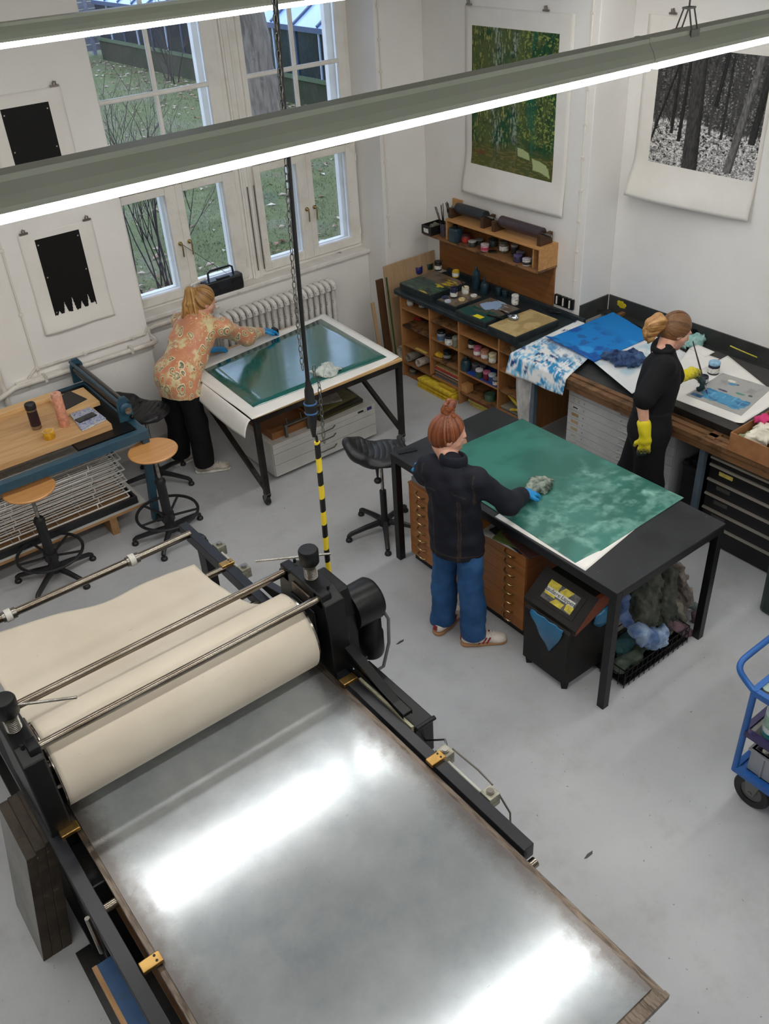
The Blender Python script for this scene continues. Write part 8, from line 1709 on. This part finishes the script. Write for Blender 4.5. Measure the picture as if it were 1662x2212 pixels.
# ---------------- person in black painting at the bench
hip = np.array([4.69, 3.30, .96]); hc0 = npv(Px(1461, 716, 4.94)); sR = npv(Px(1408, 790, 4.73)); nb0 = npv(Px(1435, 760, 4.80)); F = unit((.62, -.78, 0)); Lf = np.array([-F[1], F[0], 0]); sL = nb0 + Lf * .155 - up3 * .045
sR = nb0 - Lf * .155 - up3 * .045
hR, hL = hip - Lf * .085, hip + Lf * .085; aR, aL = np.array([4.60, 3.22, .09]), np.array([4.66, 3.44, .09]); kR, kL = np.array([4.66, 3.22, .50]), np.array([4.69, 3.41, .50])
eR = npv(Px(1388, 868, 4.50)); wR = npv(Px(1395, 946, 4.50)); wL = npv(Pz(1502, 806, 1.10)); eL = (sL + wL) / 2 + np.array([-.02, .02, -.13])
hf = unit((.84, -.48, -.42)); hp_, hfr = head_prims(hc0, hf, (.35, -.15, 1)); hx = hfr[4]
dR = unit((.03, .02, -1)); nR = -Lf; dLh = unit(npv(Pz(1524, 822, 1.06)) - wL + np.array([.02, 0, -.04])); hndR = hand_prims(wR, dR, nR + np.array([-.2, 0, 0]), -1, .22); hndL = hand_prims(wL, dLh, (0, .2, 1), 1, .55, thumb=.3)
body = hp_ + limb([hx(-.03, 0, -.07), nb0], [.053, .062]) + [cap_(nb0 - up3 * .1, hip, .11, .11, .05)] + limb([sR, eR, wR], [.05, .040, .028]) + limb([sL, eL, wL], [.05, .040, .028]) + hndR + hndL + limb([hR, kR, aR], [.075, .05, .035]) + limb([hL, kL, aL], [.075, .05, .035]) + [cap_(aR - up3 * .03, aR + np.array([.11, -.05, -.05]), .035, .025, .02), cap_(aL - up3 * .03, aL + np.array([.11, -.03, -.05]), .035, .025, .02)]
pb3 = body_obj(body, 'person with brown ponytail, black shirt and yellow rubber gloves, painting at the bench', hip[:2]); eyes(hfr, pb3)
Rb = np.stack([F, Lf, up3], 1); M['blackc'] = mat('black_cotton', S(16, 16, 18), .8, 0, S(22, 22, 25), 8, spec=.25); tz = unit(nb0 - hip); mid = nb0 * .5 + hip * .5
st = [ell_(nb0 - up3 * .14, (.118, .172, .15), .05, Rb), ell_(mid, (.125, .16, .22), .07, Rb), cap_(mid, hip, .125, .135, .05, sq=(Lf, .8)), cap_(sR, sL, .060, .060, .04), cap_(nb0 + up3 * .004, nb0 - up3 * .08, .062, .10, .04)] + limb([sR, sR + (eR - sR) * .86], [.075, .082], .04) + limb([sL, sL + (eL - sL) * .95], [.075, .082], .04)
ws_ = waves(61, .005, 28, 6); o = sdf_obj('shirt', st, M['blackc'], pb3, .009, lambda X, Y, Z: ws_(X, Y, Z), [((0, 0, 1.06), (0, 0, -1))])
sdf_obj('collar', [cap_(nb0 + up3 * .022 + F * (.066 * math.cos(a)) + Lf * (.07 * math.sin(a)), nb0 + up3 * .022 + F * (.066 * math.cos(a + .35)) + Lf * (.07 * math.sin(a + .35)), .013, .013, .01, sq=(up3, .6)) for a in np.arange(.6, 5.5, .35)], M['blackc'], o, .007)
tr3 = [cap_(hip + up3 * .20, hip - up3 * .02, .125, .14, .06, sq=(Lf, .8)), ell_(hip - up3 * .05, (.135, .175, .15), .06, Rb)] + limb([hR, kR, aR], [.112, .10, .10], .05) + limb([hL, kL, aL], [.112, .10, .10], .05); wt3 = waves(65, .005, 26, 6, (1, 1, .5)); sdf_obj('trousers', tr3, M['blackc'], pb3, .01, lambda X, Y, Z: wt3(X, Y, Z), [((0, 0, .08), (0, 0, -1)), ((0, 0, 1.10), (0, 0, 1))])
for a_ in (aR, aL): d1 = unit((.9, -.3, 0)); shoe(a_ - d1 * .05 - up3 * .09, a_ + d1 * .215 - up3 * .09, pb3, M['blackc'], M['rubber'], {'lace': M['rubber']})
def gcolf(w, d, a, b):
    def f(P):
        t = (P - w) @ d; n = np.sin(P[:, 0] * 160) * np.sin(P[:, 1] * 190 + 1) * np.sin(P[:, 2] * 170 + 2); k = np.clip((t - a + .03 * n) / (b - a), 0, 1)[:, None]; return np.array(S(226, 210, 40)) * (1 - k) + np.array(S(22, 48, 52)) * k
    return f
GL = attrm('rubber_glove', .45, .4)
cR = unit(wR - eR); gpr = hand_prims(wR, dR, nR + np.array([-.2, 0, 0]), -1, .22, .005) + limb([wR + cR * .01, wR - cR * .10], [.036, .046], .015); gw = waves(71, .0025, 80, 5); sdf_obj('rubber_glove', gpr, GL, pb3, .005, lambda X, Y, Z: gw(X, Y, Z), (), gcolf(wR, dR, .06, .12))
cL = unit(wL - eL); gpl = hand_prims(wL, dLh, (0, .2, 1), 1, .55, .005, thumb=.3) + limb([wL + cL * .01, wL - cL * .17], [.036, .050], .015); sdf_obj('rubber_glove', gpl, GL, pb3, .005, lambda X, Y, Z: gw(X, Y, Z), (), gcolf(wL, dLh, -.04, .04))
tip = Pz(1529, 852, z3 + .006); top = Vector(Pz(1514, 768, 1.22)); gr = Vector(wL + dLh * .10); d_ = (gr - tip).normalized(); t = thing('paint_brush', 'long dark paint brush held over the blue brushstrokes', 'brush', tip)
MB().tube([tip + d_ * .07, tip + d_ * .2, tip + d_ * .40], .0055, 8, radii=[.005, .0065, .004]).build('handle', cm((60, 44, 40)), t, smooth=True); MB().cyl(tip + d_ * .035, tip + d_ * .07, .006, .005).build('ferrule', M['thread'], t); MB().cyl(tip, tip + d_ * .035, .003, .007).build('bristles', cm((50, 60, 110)), t)
tie = hx(-.10, 0, .03); fc, wf = hair_col(tie, -hfr[1], hfr[3], ((70, 44, 26), (116, 80, 48), (150, 110, 70)), 25); Rh = np.stack([hfr[1], hfr[2], hfr[3]], 1)
sdf_obj('hair', [ell_(hx(-.020, 0, .034), (.104, .088, .106), .02, Rh), ell_(hx(-.045, 0, -.005), (.066, .080, .075), .03, Rh)], HAIR_M, pb3, .006, wf, [(hx(.056, 0, .03), unit(hfr[1] - hfr[3] * .40))], fc)
t0 = npv(tie); bk_ = -hfr[1]; bk_ = unit(np.array([bk_[0], bk_[1], 0])); pt_ = []
for (s2, dz, L) in ((0, 0, 1), (.02, -.01, .9), (-.02, .012, .95), (.012, .02, 1.05), (-.012, -.03, .8)):
    pt_ += limb([t0, t0 + bk_ * .05 * L + up3 * (.022 + dz) + hfr[2] * s2, t0 + bk_ * .10 * L + up3 * (-.01 + dz) + hfr[2] * s2 * 1.4, t0 + bk_ * .125 * L + up3 * (-.065 + dz) + hfr[2] * s2 * 1.6, t0 + bk_ * .135 * L + up3 * (-.10 + dz)], [.026, .033, .03, .018, .006], .012)
fp, wp_ = hair_col(t0 + bk_ * .08 - up3 * .02, bk_, up3, ((120, 84, 46), (170, 124, 72), (206, 160, 104)), 26, 40); sdf_obj('ponytail', pt_, HAIR_M, pb3, .0055, wp_, (), fp)
rg = []
for i in range(12):
    a = 2 * math.pi * i / 12; rg.append(Vector(t0 + hfr[2] * (.028 * math.cos(a)) + hfr[3] * (.028 * math.sin(a)) + bk_ * .012))
MB().tube(rg, .009, 6, closed=True).build('hair_tie', cm((44, 34, 30)), pb3, smooth=True)
